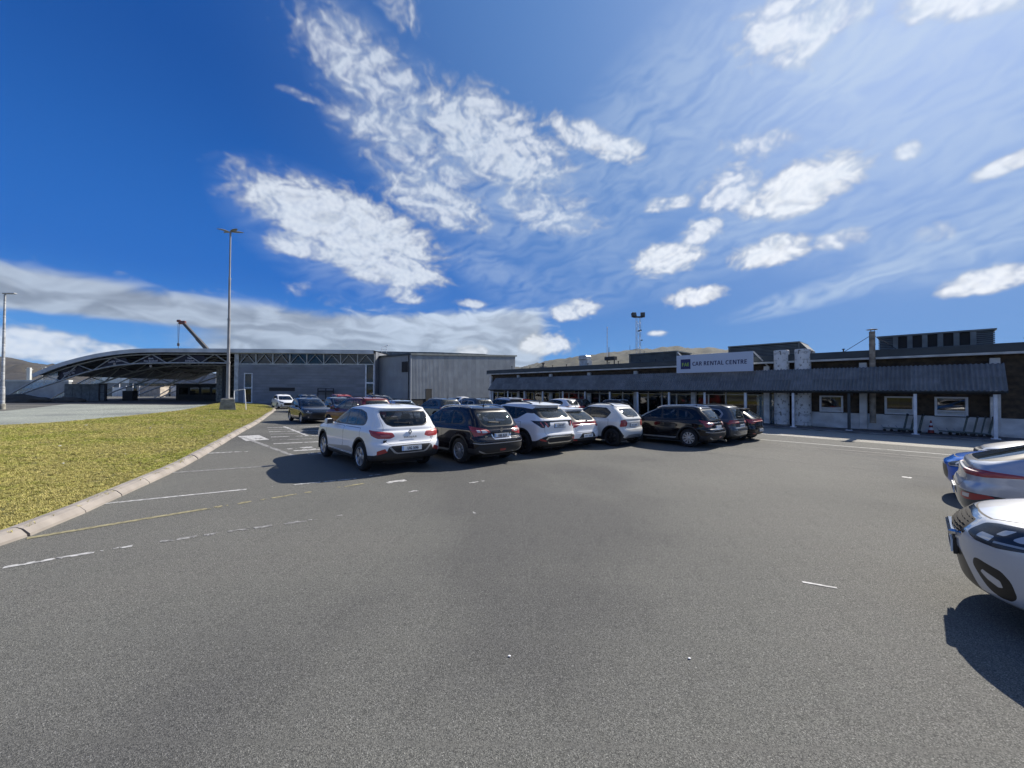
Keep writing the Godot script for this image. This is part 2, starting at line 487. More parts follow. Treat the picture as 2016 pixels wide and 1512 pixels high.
# ---------------------------------------------------------------- materials of the setting
func build_materials() -> void:
	M.asphalt = asphalt(Color(0.985, 0.995, 0.985), 0.95, 1.12)
	M.asphalt_pale_sheen = asphalt(Color(1.0, 0.99, 0.96), 0.92, 2.7)
	M.concrete_road = asphalt(Color(0.96, 1.0, 0.975), 0.9, 2.6)
	M.sidewalk = mottled(lin(0.10, 0.10, 0.105), 0.9, 0.75, 0.8, 5)
	M.kerb = mottled(lin(0.245, 0.222, 0.20), 0.9, 0.85, 1.3, 6)
	M.grass_base = mottled(lin(0.145, 0.14, 0.03), 1.0, 0.55, 0.9, 7)
	M.paint = mottled(lin(0.38, 0.38, 0.37), 0.8, 0.75, 6.0, 8)
	M.paint_faint = mottled(lin(0.21, 0.21, 0.205), 0.9, 0.7, 6.0, 9)
	M.paint_yellow = mottled(lin(0.21, 0.19, 0.11), 0.9, 0.75, 6.0, 10)
	M.concrete = mottled(lin(0.20, 0.195, 0.17), 0.95, 0.7, 1.6, 15)
	M.white = mottled(lin(0.66, 0.67, 0.68), 0.6, 0.88, 1.2, 16)
	M.white_wall = mottled(lin(0.60, 0.60, 0.58), 0.8, 0.82, 0.9, 17)
	M.brick = mottled(lin(0.055, 0.040, 0.026), 0.95, 0.55, 2.2, 18)
	M.fascia = mottled(lin(0.030, 0.042, 0.050), 0.5, 0.8, 0.7, 19)
	M.corrugated = []
	for k in 4:
		var t := 0.86 + 0.09 * k
		M.corrugated.append(mottled(lin(0.155 * t, 0.160 * t, 0.160 * t), 0.75, 0.85, 1.2, 20 + k))
	M.louvre = mottled(lin(0.13, 0.15, 0.155), 0.55, 0.82, 0.8, 25)
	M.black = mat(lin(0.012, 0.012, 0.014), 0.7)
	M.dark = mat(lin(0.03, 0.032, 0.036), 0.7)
	M.steel = mottled(lin(0.42, 0.43, 0.42), 0.45, 0.85, 1.0, 26, 0.3)
	M.galv = mottled(lin(0.40, 0.41, 0.42), 0.5, 0.8, 2.0, 27, 0.4)
	M.cladding = mottled(lin(0.19, 0.205, 0.23), 0.5, 0.9, 0.25, 28)
	M.cladding_b = mottled(lin(0.18, 0.195, 0.22), 0.5, 0.9, 0.25, 29)
	M.ribbed = mottled(lin(0.30, 0.32, 0.335), 0.5, 0.9, 0.3, 30)
	M.ribbed_b = mottled(lin(0.285, 0.305, 0.32), 0.5, 0.9, 0.3, 31)
	M.roof_white = mottled(lin(0.52, 0.54, 0.54), 0.5, 0.9, 0.2, 32)
	M.glass = pane(Color(0.02, 0.03, 0.035, 0.62))
	M.glass_pale = pane(Color(0.62, 0.72, 0.76, 0.30))
	M.navy = mat(lin(0.006, 0.006, 0.022), 0.6)
	M.asphalt_shade_dark = mottled(lin(0.035, 0.035, 0.037), 0.95, 0.8, 0.4, 37)
	M.letter_white = mat(lin(0.55, 0.55, 0.6), 0.6)
	M.hall_white = mottled(lin(0.62, 0.66, 0.68), 0.7, 0.85, 0.3, 33)
	M.beige = mottled(lin(0.40, 0.35, 0.29), 0.8, 0.85, 0.5, 34)
	M.soil = mottled(lin(0.045, 0.040, 0.034), 1.0, 0.6, 0.4, 35)
	M.crane_grey = mat(lin(0.045, 0.045, 0.05), 0.5)
	M.crane_red = mat(lin(0.13, 0.035, 0.025), 0.5)
	M.rust = mottled(lin(0.25, 0.21, 0.16), 0.8, 0.7, 1.5, 36)
	M.peeling = peeling()

func pane(c: Color) -> StandardMaterial3D:
	var m := mat(c, 0.02)
	m.transparency = BaseMaterial3D.TRANSPARENCY_ALPHA
	return m

func asphalt(tint: Color, rough: float, bright := 1.0) -> StandardMaterial3D:
	var m := mat(tint, rough)
	m.metallic_specular = 0.35
	var n := noise(FastNoiseLite.TYPE_CELLULAR, 0.16, 1, 41)
	n.cellular_return_type = FastNoiseLite.RETURN_CELL_VALUE
	n.cellular_jitter = 1.0
	var b := bright
	if not M.has("grain%.1f" % b):
		M["grain%.1f" % b] = noise_tex(n, 1024, ramp([
			[0.0, lin(0.060 * b, 0.060 * b, 0.058 * b)], [0.28, lin(0.092 * b, 0.091 * b, 0.087 * b)], [0.5, lin(0.122 * b, 0.120 * b, 0.113 * b)],
			[0.72, lin(0.152 * b, 0.149 * b, 0.140 * b)], [0.95, lin(0.19 * b, 0.186 * b, 0.175 * b)], [1.0, lin(minf(0.30 * b, 0.8), minf(0.295 * b, 0.8), minf(0.28 * b, 0.78))]]))
	m.albedo_texture = M["grain%.1f" % b]
	if not M.has("grain_relief"):
		var r := noise(FastNoiseLite.TYPE_CELLULAR, 0.16, 1, 41)
		r.cellular_return_type = FastNoiseLite.RETURN_DISTANCE
		M.grain_relief = noise_tex(r, 1024, null, 5.0)
		M.patches = noise_tex(noise(FastNoiseLite.TYPE_SIMPLEX_SMOOTH, 0.008, 7, 42), 512, ramp([[0.18, Color(0.85, 0.85, 0.86)], [0.36, Color(0.93, 0.93, 0.93)], [0.5, Color(0.955, 0.955, 0.95)], [0.66, Color(0.975, 0.97, 0.965)], [0.85, Color(1, 1, 0.99)]]))
	m.normal_enabled = true
	m.normal_texture = M.grain_relief
	m.normal_scale = 0.6
	m.uv1_scale = Vector3(1.15, 1.15, 1.15)
	m.detail_enabled = true
	m.detail_blend_mode = BaseMaterial3D.BLEND_MODE_MUL
	m.detail_albedo = M.patches
	m.detail_uv_layer = BaseMaterial3D.DETAIL_UV_2
	m.uv2_scale = Vector3(0.03, 0.03, 0.03)
	return m

func peeling() -> StandardMaterial3D:
	# white coat on a rendered stack with patches that have come off
	var m := mat(Color.WHITE, 0.85)
	var n := noise(FastNoiseLite.TYPE_SIMPLEX_SMOOTH, 0.012, 5, 51)
	n.domain_warp_enabled = true
	n.domain_warp_amplitude = 18.0
	m.albedo_texture = noise_tex(n, 512, ramp([[0.0, lin(0.05, 0.05, 0.05)], [0.20, lin(0.09, 0.085, 0.08)], [0.225, lin(0.50, 0.48, 0.44)], [0.33, lin(0.64, 0.64, 0.62)], [1.0, lin(0.72, 0.72, 0.71)]]))
	m.uv1_triplanar = true
	m.uv1_scale = Vector3(0.7, 0.5, 0.7)
	return m

# ---------------------------------------------------------------- ground
func ground_vert(st: SurfaceTool, x: float, f: float, up: float) -> void:
	st.set_normal(Vector3.UP)
	st.set_uv(Vector2(x, -f))
	st.set_uv2(Vector2(x + 7.0, -f + 3.0))
	st.add_vertex(gp(x, f, up))

func ground_tri(st: SurfaceTool, a: Vector2, b: Vector2, c: Vector2, up: float) -> void:
	if (b - a).cross(c - a) > 0.0:
		var t := b
		b = c
		c = t
	ground_vert(st, a.x, a.y, up)
	ground_vert(st, b.x, b.y, up)
	ground_vert(st, c.x, c.y, up)

# a polygon on the ground, cut along the slope so that it lies on it everywhere
func ground_poly(poly: PackedVector2Array, up: float, step := 1.5) -> SurfaceTool:
	var st := new_st()
	var lo := poly[0]
	var hi := poly[0]
	for p in poly:
		var q := Vector2(DW.dot(p), DU.dot(p))
		lo = lo.min(q) if p != poly[0] else q
		hi = hi.max(q) if p != poly[0] else q
	var w := floorf(lo.x / step) * step
	while w < hi.x:
		var strip := PackedVector2Array()
		for c in [Vector2(lo.y - 1, w), Vector2(hi.y + 1, w), Vector2(hi.y + 1, w + step), Vector2(lo.y - 1, w + step)]:
			strip.append(DU * c.x + DW * c.y)
		for piece in Geometry2D.intersect_polygons(poly, strip):
			var ids := Geometry2D.triangulate_polygon(piece)
			for k in range(0, ids.size(), 3):
				ground_tri(st, piece[ids[k]], piece[ids[k + 1]], piece[ids[k + 2]], up)
		w += step
	return st

func smooth_line(pts: Array, per := 6) -> PackedVector2Array:
	var out := PackedVector2Array()
	for i in pts.size() - 1:
		var a: Vector2 = pts[maxi(i - 1, 0)]
		var b: Vector2 = pts[i]
		var c: Vector2 = pts[i + 1]
		var d: Vector2 = pts[mini(i + 2, pts.size() - 1)]
		for k in per:
			out.append(b.cubic_interpolate(c, a, d, float(k) / per))
	out.append(pts[-1])
	return out

var kerb_line := PackedVector2Array()
var lawn := PackedVector2Array()

func lawn_height(p: Vector2, inside: float) -> float:
	return 0.11 + 0.10 * smoothstep(0.0, 5.0, inside)

func build_ground() -> void:
	# open country to the horizon
	var st := new_st()
	var ring := [0.0, 60.0, 140.0, 300.0, 700.0, 1600.0, 4200.0]
	for i in ring.size() - 1:
		for k in 48:
			var a0 := TAU * k / 48
			var a1 := TAU * (k + 1) / 48
			var p := [Vector2(sin(a0), cos(a0)) * ring[i], Vector2(sin(a1), cos(a1)) * ring[i], Vector2(sin(a1), cos(a1)) * ring[i + 1], Vector2(sin(a0), cos(a0)) * ring[i + 1]]
			for t in [[0, 1, 2], [0, 2, 3]]:
				ground_tri(st, p[t[0]], p[t[1]], p[t[2]], -0.35)
	structure("ground", st.commit(), M.grass_base)
	# the car park's asphalt
	var lot := PackedVector2Array([Vector2(-95, -30), Vector2(60, -30), Vector2(60, 120), Vector2(-95, 120)])
	structure("asphalt_car_park", ground_poly(lot, 0.0, 1.5).commit(), M.asphalt)
	# lane of lighter asphalt along the rental building, sun sheen added into its colour
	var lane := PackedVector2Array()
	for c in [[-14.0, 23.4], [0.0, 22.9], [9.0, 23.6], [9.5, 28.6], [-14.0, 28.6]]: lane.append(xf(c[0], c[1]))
	structure("road", ground_poly(lane, 0.0025).commit(), M.asphalt_pale_sheen)
	# lawn with its kerb
	kerb_line = smooth_line([Vector2(-5.6, -6.0), Vector2(-5.9, 0.5), Vector2(-6.22, 4.4), Vector2(-6.52, 5.6), Vector2(-6.96, 6.7), Vector2(-7.5, 8.0), Vector2(-8.3, 9.8), Vector2(-9.95, 13.0), Vector2(-12.1, 17.1), Vector2(-14.7, 22.2), Vector2(-18.4, 29.0), Vector2(-23.6, 38.3), Vector2(-29.2, 46.0), Vector2(-34.5, 51.8)], 8)
	var back := smooth_line([Vector2(-38.6, 53.2), Vector2(-34.6, 44.7), Vector2(-27.3, 32.5), Vector2(-24.9, 27.5), Vector2(-23.3, 22.5), Vector2(-22.5, 19.0), Vector2(-23.0, 17.3), Vector2(-26.0, 8.0), Vector2(-30.0, -6.0)], 6)
	lawn = kerb_line.duplicate()
	lawn.append_array(back)
	var inner := Geometry2D.offset_polygon(lawn, -0.06)
	var g := new_st()
	lawn_mesh(g, inner[0])
	structure("lawn", g.commit(), M.grass_base)
	grass_blades()
	# concrete forecourt of the terminal
	var fore := PackedVector2Array([Vector2(-34.7, 44.9), Vector2(-27.4, 32.6), Vector2(-25.0, 27.5), Vector2(-23.4, 22.5), Vector2(-22.6, 19.0), Vector2(-23.1, 17.3), Vector2(-26.1, 8.0), Vector2(-30.0, -6.0), Vector2(-60, -6), Vector2(-48, 20.0), Vector2(-41.2, 31.0), Vector2(-44.7, 35.8), Vector2(-51.5, 44.0), Vector2(-52.0, 45.2), Vector2(-38.7, 45.2), Vector2(-36.0, 53.6)])
	structure("forecourt", ground_poly(fore, 0.012).commit(), M.concrete_road)
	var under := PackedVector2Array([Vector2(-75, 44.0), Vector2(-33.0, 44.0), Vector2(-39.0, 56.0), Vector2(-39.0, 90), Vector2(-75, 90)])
	structure("arcade_floor", ground_poly(under, 0.006).commit(), M.asphalt_shade_dark)  # shade under the arch is put into this floor's dark colour
	# kerb: one stone after another along the lawn
	var kerb := Node3D.new()
	kerb.name = "kerb"
	kerb.set_meta("kind", "structure")
	add_child(kerb)
	var rng := RandomNumberGenerator.new()
	rng.seed = 3
	var run := 0.0
	var a := kerb_line[0]
	var i := 1
	while i < kerb_line.size() and kerb.get_child_count() < 72:
		var left := 1.0
		var b := a
		while i < kerb_line.size():
			var d := b.distance_to(kerb_line[i])
			if d >= left:
				b = b.move_toward(kerb_line[i], left)
				left = 0.0
				break
			left -= d
			b = kerb_line[i]
			i += 1
		if left > 0.4: break
		kerb_stone(kerb, a, b, rng)
		a = b
	# manhole lid on the forecourt
	var lid := new_st()
	lathe(lid, [Vector2(0.0, 0.42), Vector2(0.012, 0.40), Vector2(0.012, 0.0)], Vector3.ZERO, Vector3.UP, 24)
	var mh := obj("manhole_cover", lid.commit(), M.dark, null, gp(-21.9 - 1.9, 21.2, 0.013))
	tag(mh, "round dark manhole cover set in the pale concrete road", "manhole cover")

func lawn_mesh(st: SurfaceTool, poly: PackedVector2Array) -> void:
	# cells over the lawn, so that it swells a little towards its middle
	var step := 1.2
	var lo := poly[0]
	var hi := poly[0]
	for p in poly:
		lo = lo.min(p)
		hi = hi.max(p)
	var x := lo.x
	while x < hi.x:
		var f := lo.y
		while f < hi.y:
			var cell := PackedVector2Array([Vector2(x, f), Vector2(x + step, f), Vector2(x + step, f + step), Vector2(x, f + step)])
			for piece in Geometry2D.intersect_polygons(poly, cell):
				var ids := Geometry2D.triangulate_polygon(piece)
				for k in range(0, ids.size(), 3):
					var q := [piece[ids[k]], piece[ids[k + 1]], piece[ids[k + 2]]]
					if (q[1] - q[0]).cross(q[2] - q[0]) > 0.0: q = [q[0], q[2], q[1]]
					for p in q: vert(st, lawn_point(p), Vector3.UP, Vector2(p.x, -p.y))
			f += step
		x += step

func edge_distance(p: Vector2) -> float:
	var best := 1e9
	for i in range(0, kerb_line.size() - 1, 2):
		var j := mini(i + 2, kerb_line.size() - 1)
		best = minf(best, p.distance_squared_to(Geometry2D.get_closest_point_to_segment(p, kerb_line[i], kerb_line[j])))
	return sqrt(best)

func lawn_point(p: Vector2) -> Vector3:
	var d := edge_distance(p)
	return gp(p.x, p.y, 0.10 + 0.12 * smoothstep(0.2, 5.0, d) - 0.12 * smoothstep(9.0, 16.0, d))

func kerb_stone(kerb: Node3D, a: Vector2, b: Vector2, rng: RandomNumberGenerator) -> void:
	var along := (b - a).normalized()
	var out := Vector2(along.y, -along.x)       # towards the asphalt
	var gap := 0.008
	var p := [Vector2(-0.16, -0.05), Vector2(-0.16, 0.11), Vector2(-0.13, 0.125), Vector2(-0.04, 0.125), Vector2(0.02, 0.10), Vector2(0.085, 0.035), Vector2(0.10, -0.05)]
	var st := new_st()
	var dy := rng.randf_range(-0.008, 0.008)
	var tilt := rng.randf_range(-0.006, 0.006)
	var ends := [a + along * gap, b - along * gap]
	var ring := []
	for e in 2:
		var r := []
		for q in p:
			var w: Vector2 = ends[e] + out * (q.x + tilt)
			r.append(gp(w.x, w.y, q.y + dy))
		ring.append(r)
	var mid: Vector3 = (ring[0][0] + ring[1][4]) * 0.5
	for k in p.size() - 1:
		face(st, ring[0][k], ring[1][k], ring[1][k + 1], ring[0][k + 1], (ring[0][k] + ring[1][k + 1]) * 0.5 - mid + Vector3(0, 0.02, 0))
	for e in 2:
		for k in range(1, p.size() - 1):
			tri(st, ring[e][0], ring[e][k], ring[e][k + 1], Vector3(along.x, 0, -along.y) * (1 if e else -1))
	obj("kerb_stone", st.commit(), M.kerb, kerb)

func grass_blades() -> void:
	# tufts of a few bent blades, thick near the camera and sparser further off
	var rng := RandomNumberGenerator.new()
	rng.seed = 21
	var tuft := new_st()
	for k in 9:
		var turn := rng.randf() * TAU
		var d := Vector3(cos(turn), 0, sin(turn))
		var s := Vector3(-d.z, 0, d.x)
		var h := rng.randf_range(0.6, 1.0)
		var lean := rng.randf_range(0.25, 1.0)
		var o := Vector3(rng.randf_range(-0.5, 0.5), 0, rng.randf_range(-0.5, 0.5)) * 0.9
		var wd := 0.055
		var p1 := o + d * lean * 0.35 * h + Vector3(0, h * 0.62, 0)
		var p2 := o + d * lean * h + Vector3(0, h * (1.0 - 0.35 * lean), 0)
		face(tuft, o - s * wd, o + s * wd, p1 + s * wd * 0.8, p1 - s * wd * 0.8, -d + Vector3.UP)
		tri(tuft, p1 - s * wd * 0.8, p1 + s * wd * 0.8, p2, (-d + Vector3.UP).normalized())
	var patch := noise(FastNoiseLite.TYPE_SIMPLEX_SMOOTH, 0.22, 4, 61)
	var fine := noise(FastNoiseLite.TYPE_SIMPLEX_SMOOTH, 1.7, 2, 62)
	var where: Array[Transform3D] = []
	var tint: Array[Color] = []
	var tries := 280000
	for n in tries:
		# closer = denser
		var r := rng.randf()
		var f := 1.0 + 50.0 * r * r
		var x := rng.randf_range(-30.0, -5.9) * clampf(f / 14.0, 0.42, 1.35)
		var p := Vector2(x, f)
		if not Geometry2D.is_point_in_polygon(p, lawn): continue
		var d := edge_distance(p)
		if d < 0.2 and rng.randf() < 0.75: continue
		var v := patch.get_noise_2d(p.x, p.y)
		var w := fine.get_noise_2d(p.x, p.y)
		var size := (0.030 + 0.016 * rng.randf() + 0.008 * w) * (1.0 + 0.022 * f)
		var b := Basis(Vector3.UP, rng.randf() * TAU).scaled(Vector3(size * 1.25, size, size * 1.25))
		where.append(Transform3D(b, lawn_point(p) - Vector3(0, 0.006, 0)))
		var green := smoothstep(-0.25, 0.45, v + 0.35 * w + rng.randf_range(-0.2, 0.2))
		var c := Color(0.46, 0.41, 0.155).lerp(Color(0.33, 0.35, 0.085), green)
		if rng.randf() < 0.10: c = Color(0.58, 0.50, 0.22)
		if rng.randf() < 0.05: c = Color(0.10, 0.075, 0.03)
		var k := rng.randf_range(0.85, 1.15)
		tint.append(Color(c.r * k, c.g * k, c.b * k))
	var mm := MultiMesh.new()
	mm.transform_format = MultiMesh.TRANSFORM_3D
	mm.use_colors = true
	mm.mesh = tuft.commit()
	mm.instance_count = where.size()
	for i in where.size():
		mm.set_instance_transform(i, where[i])
		mm.set_instance_color(i, tint[i])
	var mg := mat(Color.WHITE, 0.9)
	mg.vertex_color_use_as_albedo = true
	mg.backlight_enabled = true
	mg.backlight = Color(0.45, 0.45, 0.25)
	mg.metallic_specular = 0.2
	var mi := MultiMeshInstance3D.new()
	mi.name = "grass"
	mi.multimesh = mm
	mi.material_override = mg
	add_child(mi)
	tag(mi, "short patchy yellow green grass growing on the lawn inside the kerb", "grass", "", "stuff")
	# scattered white bits of litter and shell on the lawn
	var chip := new_st()
	prism(chip, PackedVector2Array([Vector2(-0.5, -0.2), Vector2(0.1, -0.32), Vector2(0.5, 0.05), Vector2(0.2, 0.3), Vector2(-0.35, 0.2)]), -0.1, 0.1, Transform3D(Basis(Vector3.RIGHT, -PI / 2), Vector3.ZERO))
	var spots := []
	for n in 46:
		var f := 6.0 + 26.0 * rng.randf()
		var p := Vector2(rng.randf_range(-24.0, -7.0), f)
		if Geometry2D.is_point_in_polygon(p, lawn) and edge_distance(p) > 0.5: spots.append(p)
	var mc := MultiMesh.new()
	mc.transform_format = MultiMesh.TRANSFORM_3D
	mc.mesh = chip.commit()
	mc.instance_count = spots.size()
	for i in spots.size():
		var s := rng.randf_range(0.03, 0.09)
		mc.set_instance_transform(i, Transform3D(Basis(Vector3.UP, rng.randf() * TAU).scaled(Vector3(s, s, s)), lawn_point(spots[i]) + Vector3(0, 0.035, 0)))
	var ci := MultiMeshInstance3D.new()
	ci.name = "litter"
	ci.multimesh = mc
	ci.material_override = M.white
	add_child(ci)
	tag(ci, "tiny white scraps scattered over the grass of the lawn", "litter", "", "stuff")

# worn paint: a strip of little cells, of which those worn away are missing
func worn_strip(a: Vector2, b: Vector2, wide: float, keep: float, sd: int, cell := 0.03) -> ArrayMesh:
	var st := new_st()
	var n := noise(FastNoiseLite.TYPE_SIMPLEX_SMOOTH, 1.0, 3, sd)
	var along := (b - a).normalized()
	var side := Vector2(along.y, -along.x)
	var nl := maxi(1, int(a.distance_to(b) / cell))
	var nw := maxi(1, int(wide / cell))
	for i in nl:
		for j in nw:
			var s := (i + 0.5) * a.distance_to(b) / nl
			var t := ((j + 0.5) / nw - 0.5) * wide
			var p := a + along * s + side * t
			var v := n.get_noise_2d(p.x * 1.1, p.y * 1.1) * 0.9 + n.get_noise_2d(p.x * 5.0, p.y * 5.0) * 0.55
			v -= 0.25 * absf(t) / wide
			if v < 1.0 - 2.0 * keep - 0.1: continue
			var hl := 0.5 * a.distance_to(b) / nl
			var hw := 0.5 * wide / nw
			var q := [p - along * hl - side * hw, p + along * hl - side * hw, p + along * hl + side * hw, p - along * hl + side * hw]
			ground_tri(st, q[0], q[1], q[2], 0.0045)
			ground_tri(st, q[0], q[2], q[3], 0.0045)
	return st.commit()

func marking(called: String, a: Vector2, b: Vector2, wide: float, keep: float, m: Material, sd: int, cell := 0.03) -> void:
	var mesh := worn_strip(a, b, wide, keep, sd, cell)
	if mesh.get_surface_count() == 0: return
	structure(called, mesh, m)

# an irregular flake of old paint left on the asphalt
func flake(p: Vector2, along: Vector2, lo: float, wi: float, sd: int) -> void:
	var side := Vector2(along.y, -along.x)
	marking("paint_remnant", p - along * lo * 0.5, p + along * lo * 0.5, wi * 1.4, 0.42, M.paint, sd, 0.018)

# ---------------------------------------------------------------- hills
func hill(called: String, az0: float, az1: float, dist: float, crest: Array, m: Material, sd: int) -> void:
	# crest: pairs of (azimuth, elevation in degrees seen from the car park)
	var st := new_st()
	var n := noise(FastNoiseLite.TYPE_SIMPLEX_SMOOTH, 0.012, 5, sd)
	var na := 150
	var nr := 26
	var grid := []
	for i in na + 1:
		var az := lerpf(az0, az1, float(i) / na)
		var e: float = crest[0][1]
		for k in crest.size() - 1:
			if az >= crest[k][0]:
				var t: float = clampf((az - crest[k][0]) / (crest[k + 1][0] - crest[k][0]), 0.0, 1.0)
				e = lerpf(crest[k][1], crest[k + 1][1], t * t * (3.0 - 2.0 * t) * 0.5 + t * 0.5)
		var col := []
		for j in nr + 1:
			var t := float(j) / nr
			var d := dist * (0.45 + 0.75 * t)
			var full := tan(deg_to_rad(e)) * dist
			var prof := sin(minf(t / 0.74, 1.0) * PI * 0.5) if t < 0.74 else cos((t - 0.74) / 0.26 * 1.0)
			var a := deg_to_rad(az)
			var bump := n.get_noise_2d(sin(a) * d, cos(a) * d) * dist * 0.012 * minf(1.0, t * 3.0)
			var y := full * prof * (d / dist if t < 0.74 else 1.0) + bump - 3.0
			if t < 0.73: y = minf(y, tan(deg_to_rad(e)) * d * 0.985 + bump * 0.4)
			col.append(Vector3(sin(a) * d, y + 1.9, -cos(a) * d))
		grid.append(col)
	for i in na:
		for j in nr:
			for t in [[grid[i][j], grid[i + 1][j], grid[i + 1][j + 1]], [grid[i][j], grid[i + 1][j + 1], grid[i][j + 1]]]:
				var nn: Vector3 = (t[1] - t[0]).cross(t[2] - t[0]).normalized()
				if nn.y < 0: nn = -nn
				tri(st, t[0], t[1], t[2], nn)
	st.index()
	st.generate_normals()
	structure(called, st.commit(), m)

func hill_mat(a: Color, b: Color, c: Color, sd: int) -> StandardMaterial3D:
	var m := mat(Color.WHITE, 1.0)
	var n := noise(FastNoiseLite.TYPE_SIMPLEX_SMOOTH, 0.02, 6, sd)
	n.fractal_gain = 0.62
	m.albedo_texture = noise_tex(n, 1024, ramp([[0.25, a], [0.45, b], [0.58, c], [0.8, b]]))
	m.uv1_triplanar = true
	m.uv1_world_triplanar = true
	m.uv1_scale = Vector3(0.0016, 0.006, 0.0016)
	return m

func build_hills() -> void:
	hill("hill", -2.0, 46.0, 1500.0, [[-2.0, 2.6], [0.1, 3.3], [7.0, 4.6], [14.2, 5.5], [19.1, 5.95], [23.1, 6.1], [27.4, 5.6], [30.0, 5.2], [36.0, 3.9], [46.0, 2.5]], hill_mat(lin(0.022, 0.022, 0.014), lin(0.040, 0.039, 0.023), lin(0.065, 0.060, 0.036), 71), 72)
	hill("hill", -75.0, -30.0, 1300.0, [[-75.0, 2.0], [-62.0, 2.8], [-54.0, 2.78], [-51.7, 2.6], [-50.0, 2.2], [-44.0, 1.6], [-36.0, 1.2], [-30.0, 0.6]], hill_mat(lin(0.020, 0.017, 0.016), lin(0.034, 0.028, 0.024), lin(0.058, 0.052, 0.034), 73), 74)  # left hill: cloud shadow is put into its dark heath colour

# ---------------------------------------------------------------- the terminal with its arched forecourt roof
const ARCH_TOP := [Vector2(-73.4, 0.75), Vector2(-70.6, 2.35), Vector2(-67.9, 3.85), Vector2(-65.3, 4.95), Vector2(-62.4, 5.9), Vector2(-58.85, 6.75), Vector2(-55.2, 7.3), Vector2(-51.6, 7.52), Vector2(-46.2, 7.56), Vector2(-40.5, 7.56)]
const ARCH_LOW := [Vector2(-72.2, 0.1), Vector2(-69.0, 1.45), Vector2(-65.0, 2.8), Vector2(-61.7, 3.95), Vector2(-58.3, 4.85), Vector2(-54.7, 5.37), Vector2(-49.8, 5.55), Vector2(-45.0, 5.58), Vector2(-40.5, 5.58)]

func on_curve(c: PackedVector2Array, x: float) -> float:
	for i in c.size() - 1:
		if x <= c[i + 1].x: return lerpf(c[i].y, c[i + 1].y, clampf((x - c[i].x) / (c[i + 1].x - c[i].x), 0, 1))
	return c[-1].y

func tube_along(st: SurfaceTool, c: PackedVector2Array, f: float, r: float, dy := 0.0) -> void:
	for i in c.size() - 1: rod(st, v3(c[i].x, f, c[i].y + dy), v3(c[i + 1].x, f, c[i + 1].y + dy), r)

func text_mesh(s: String, size: float, deep := 0.01, font := "Droid Sans", bold := true) -> TextMesh:
	var t := TextMesh.new()
	var sf := SystemFont.new()
	sf.font_names = PackedStringArray([font])
	sf.font_weight = 700 if bold else 400
	t.font = sf
	t.text = s
	t.font_size = 32
	t.pixel_size = size / 32.0
	t.depth = deep
	t.curve_step = 1.0
	return t

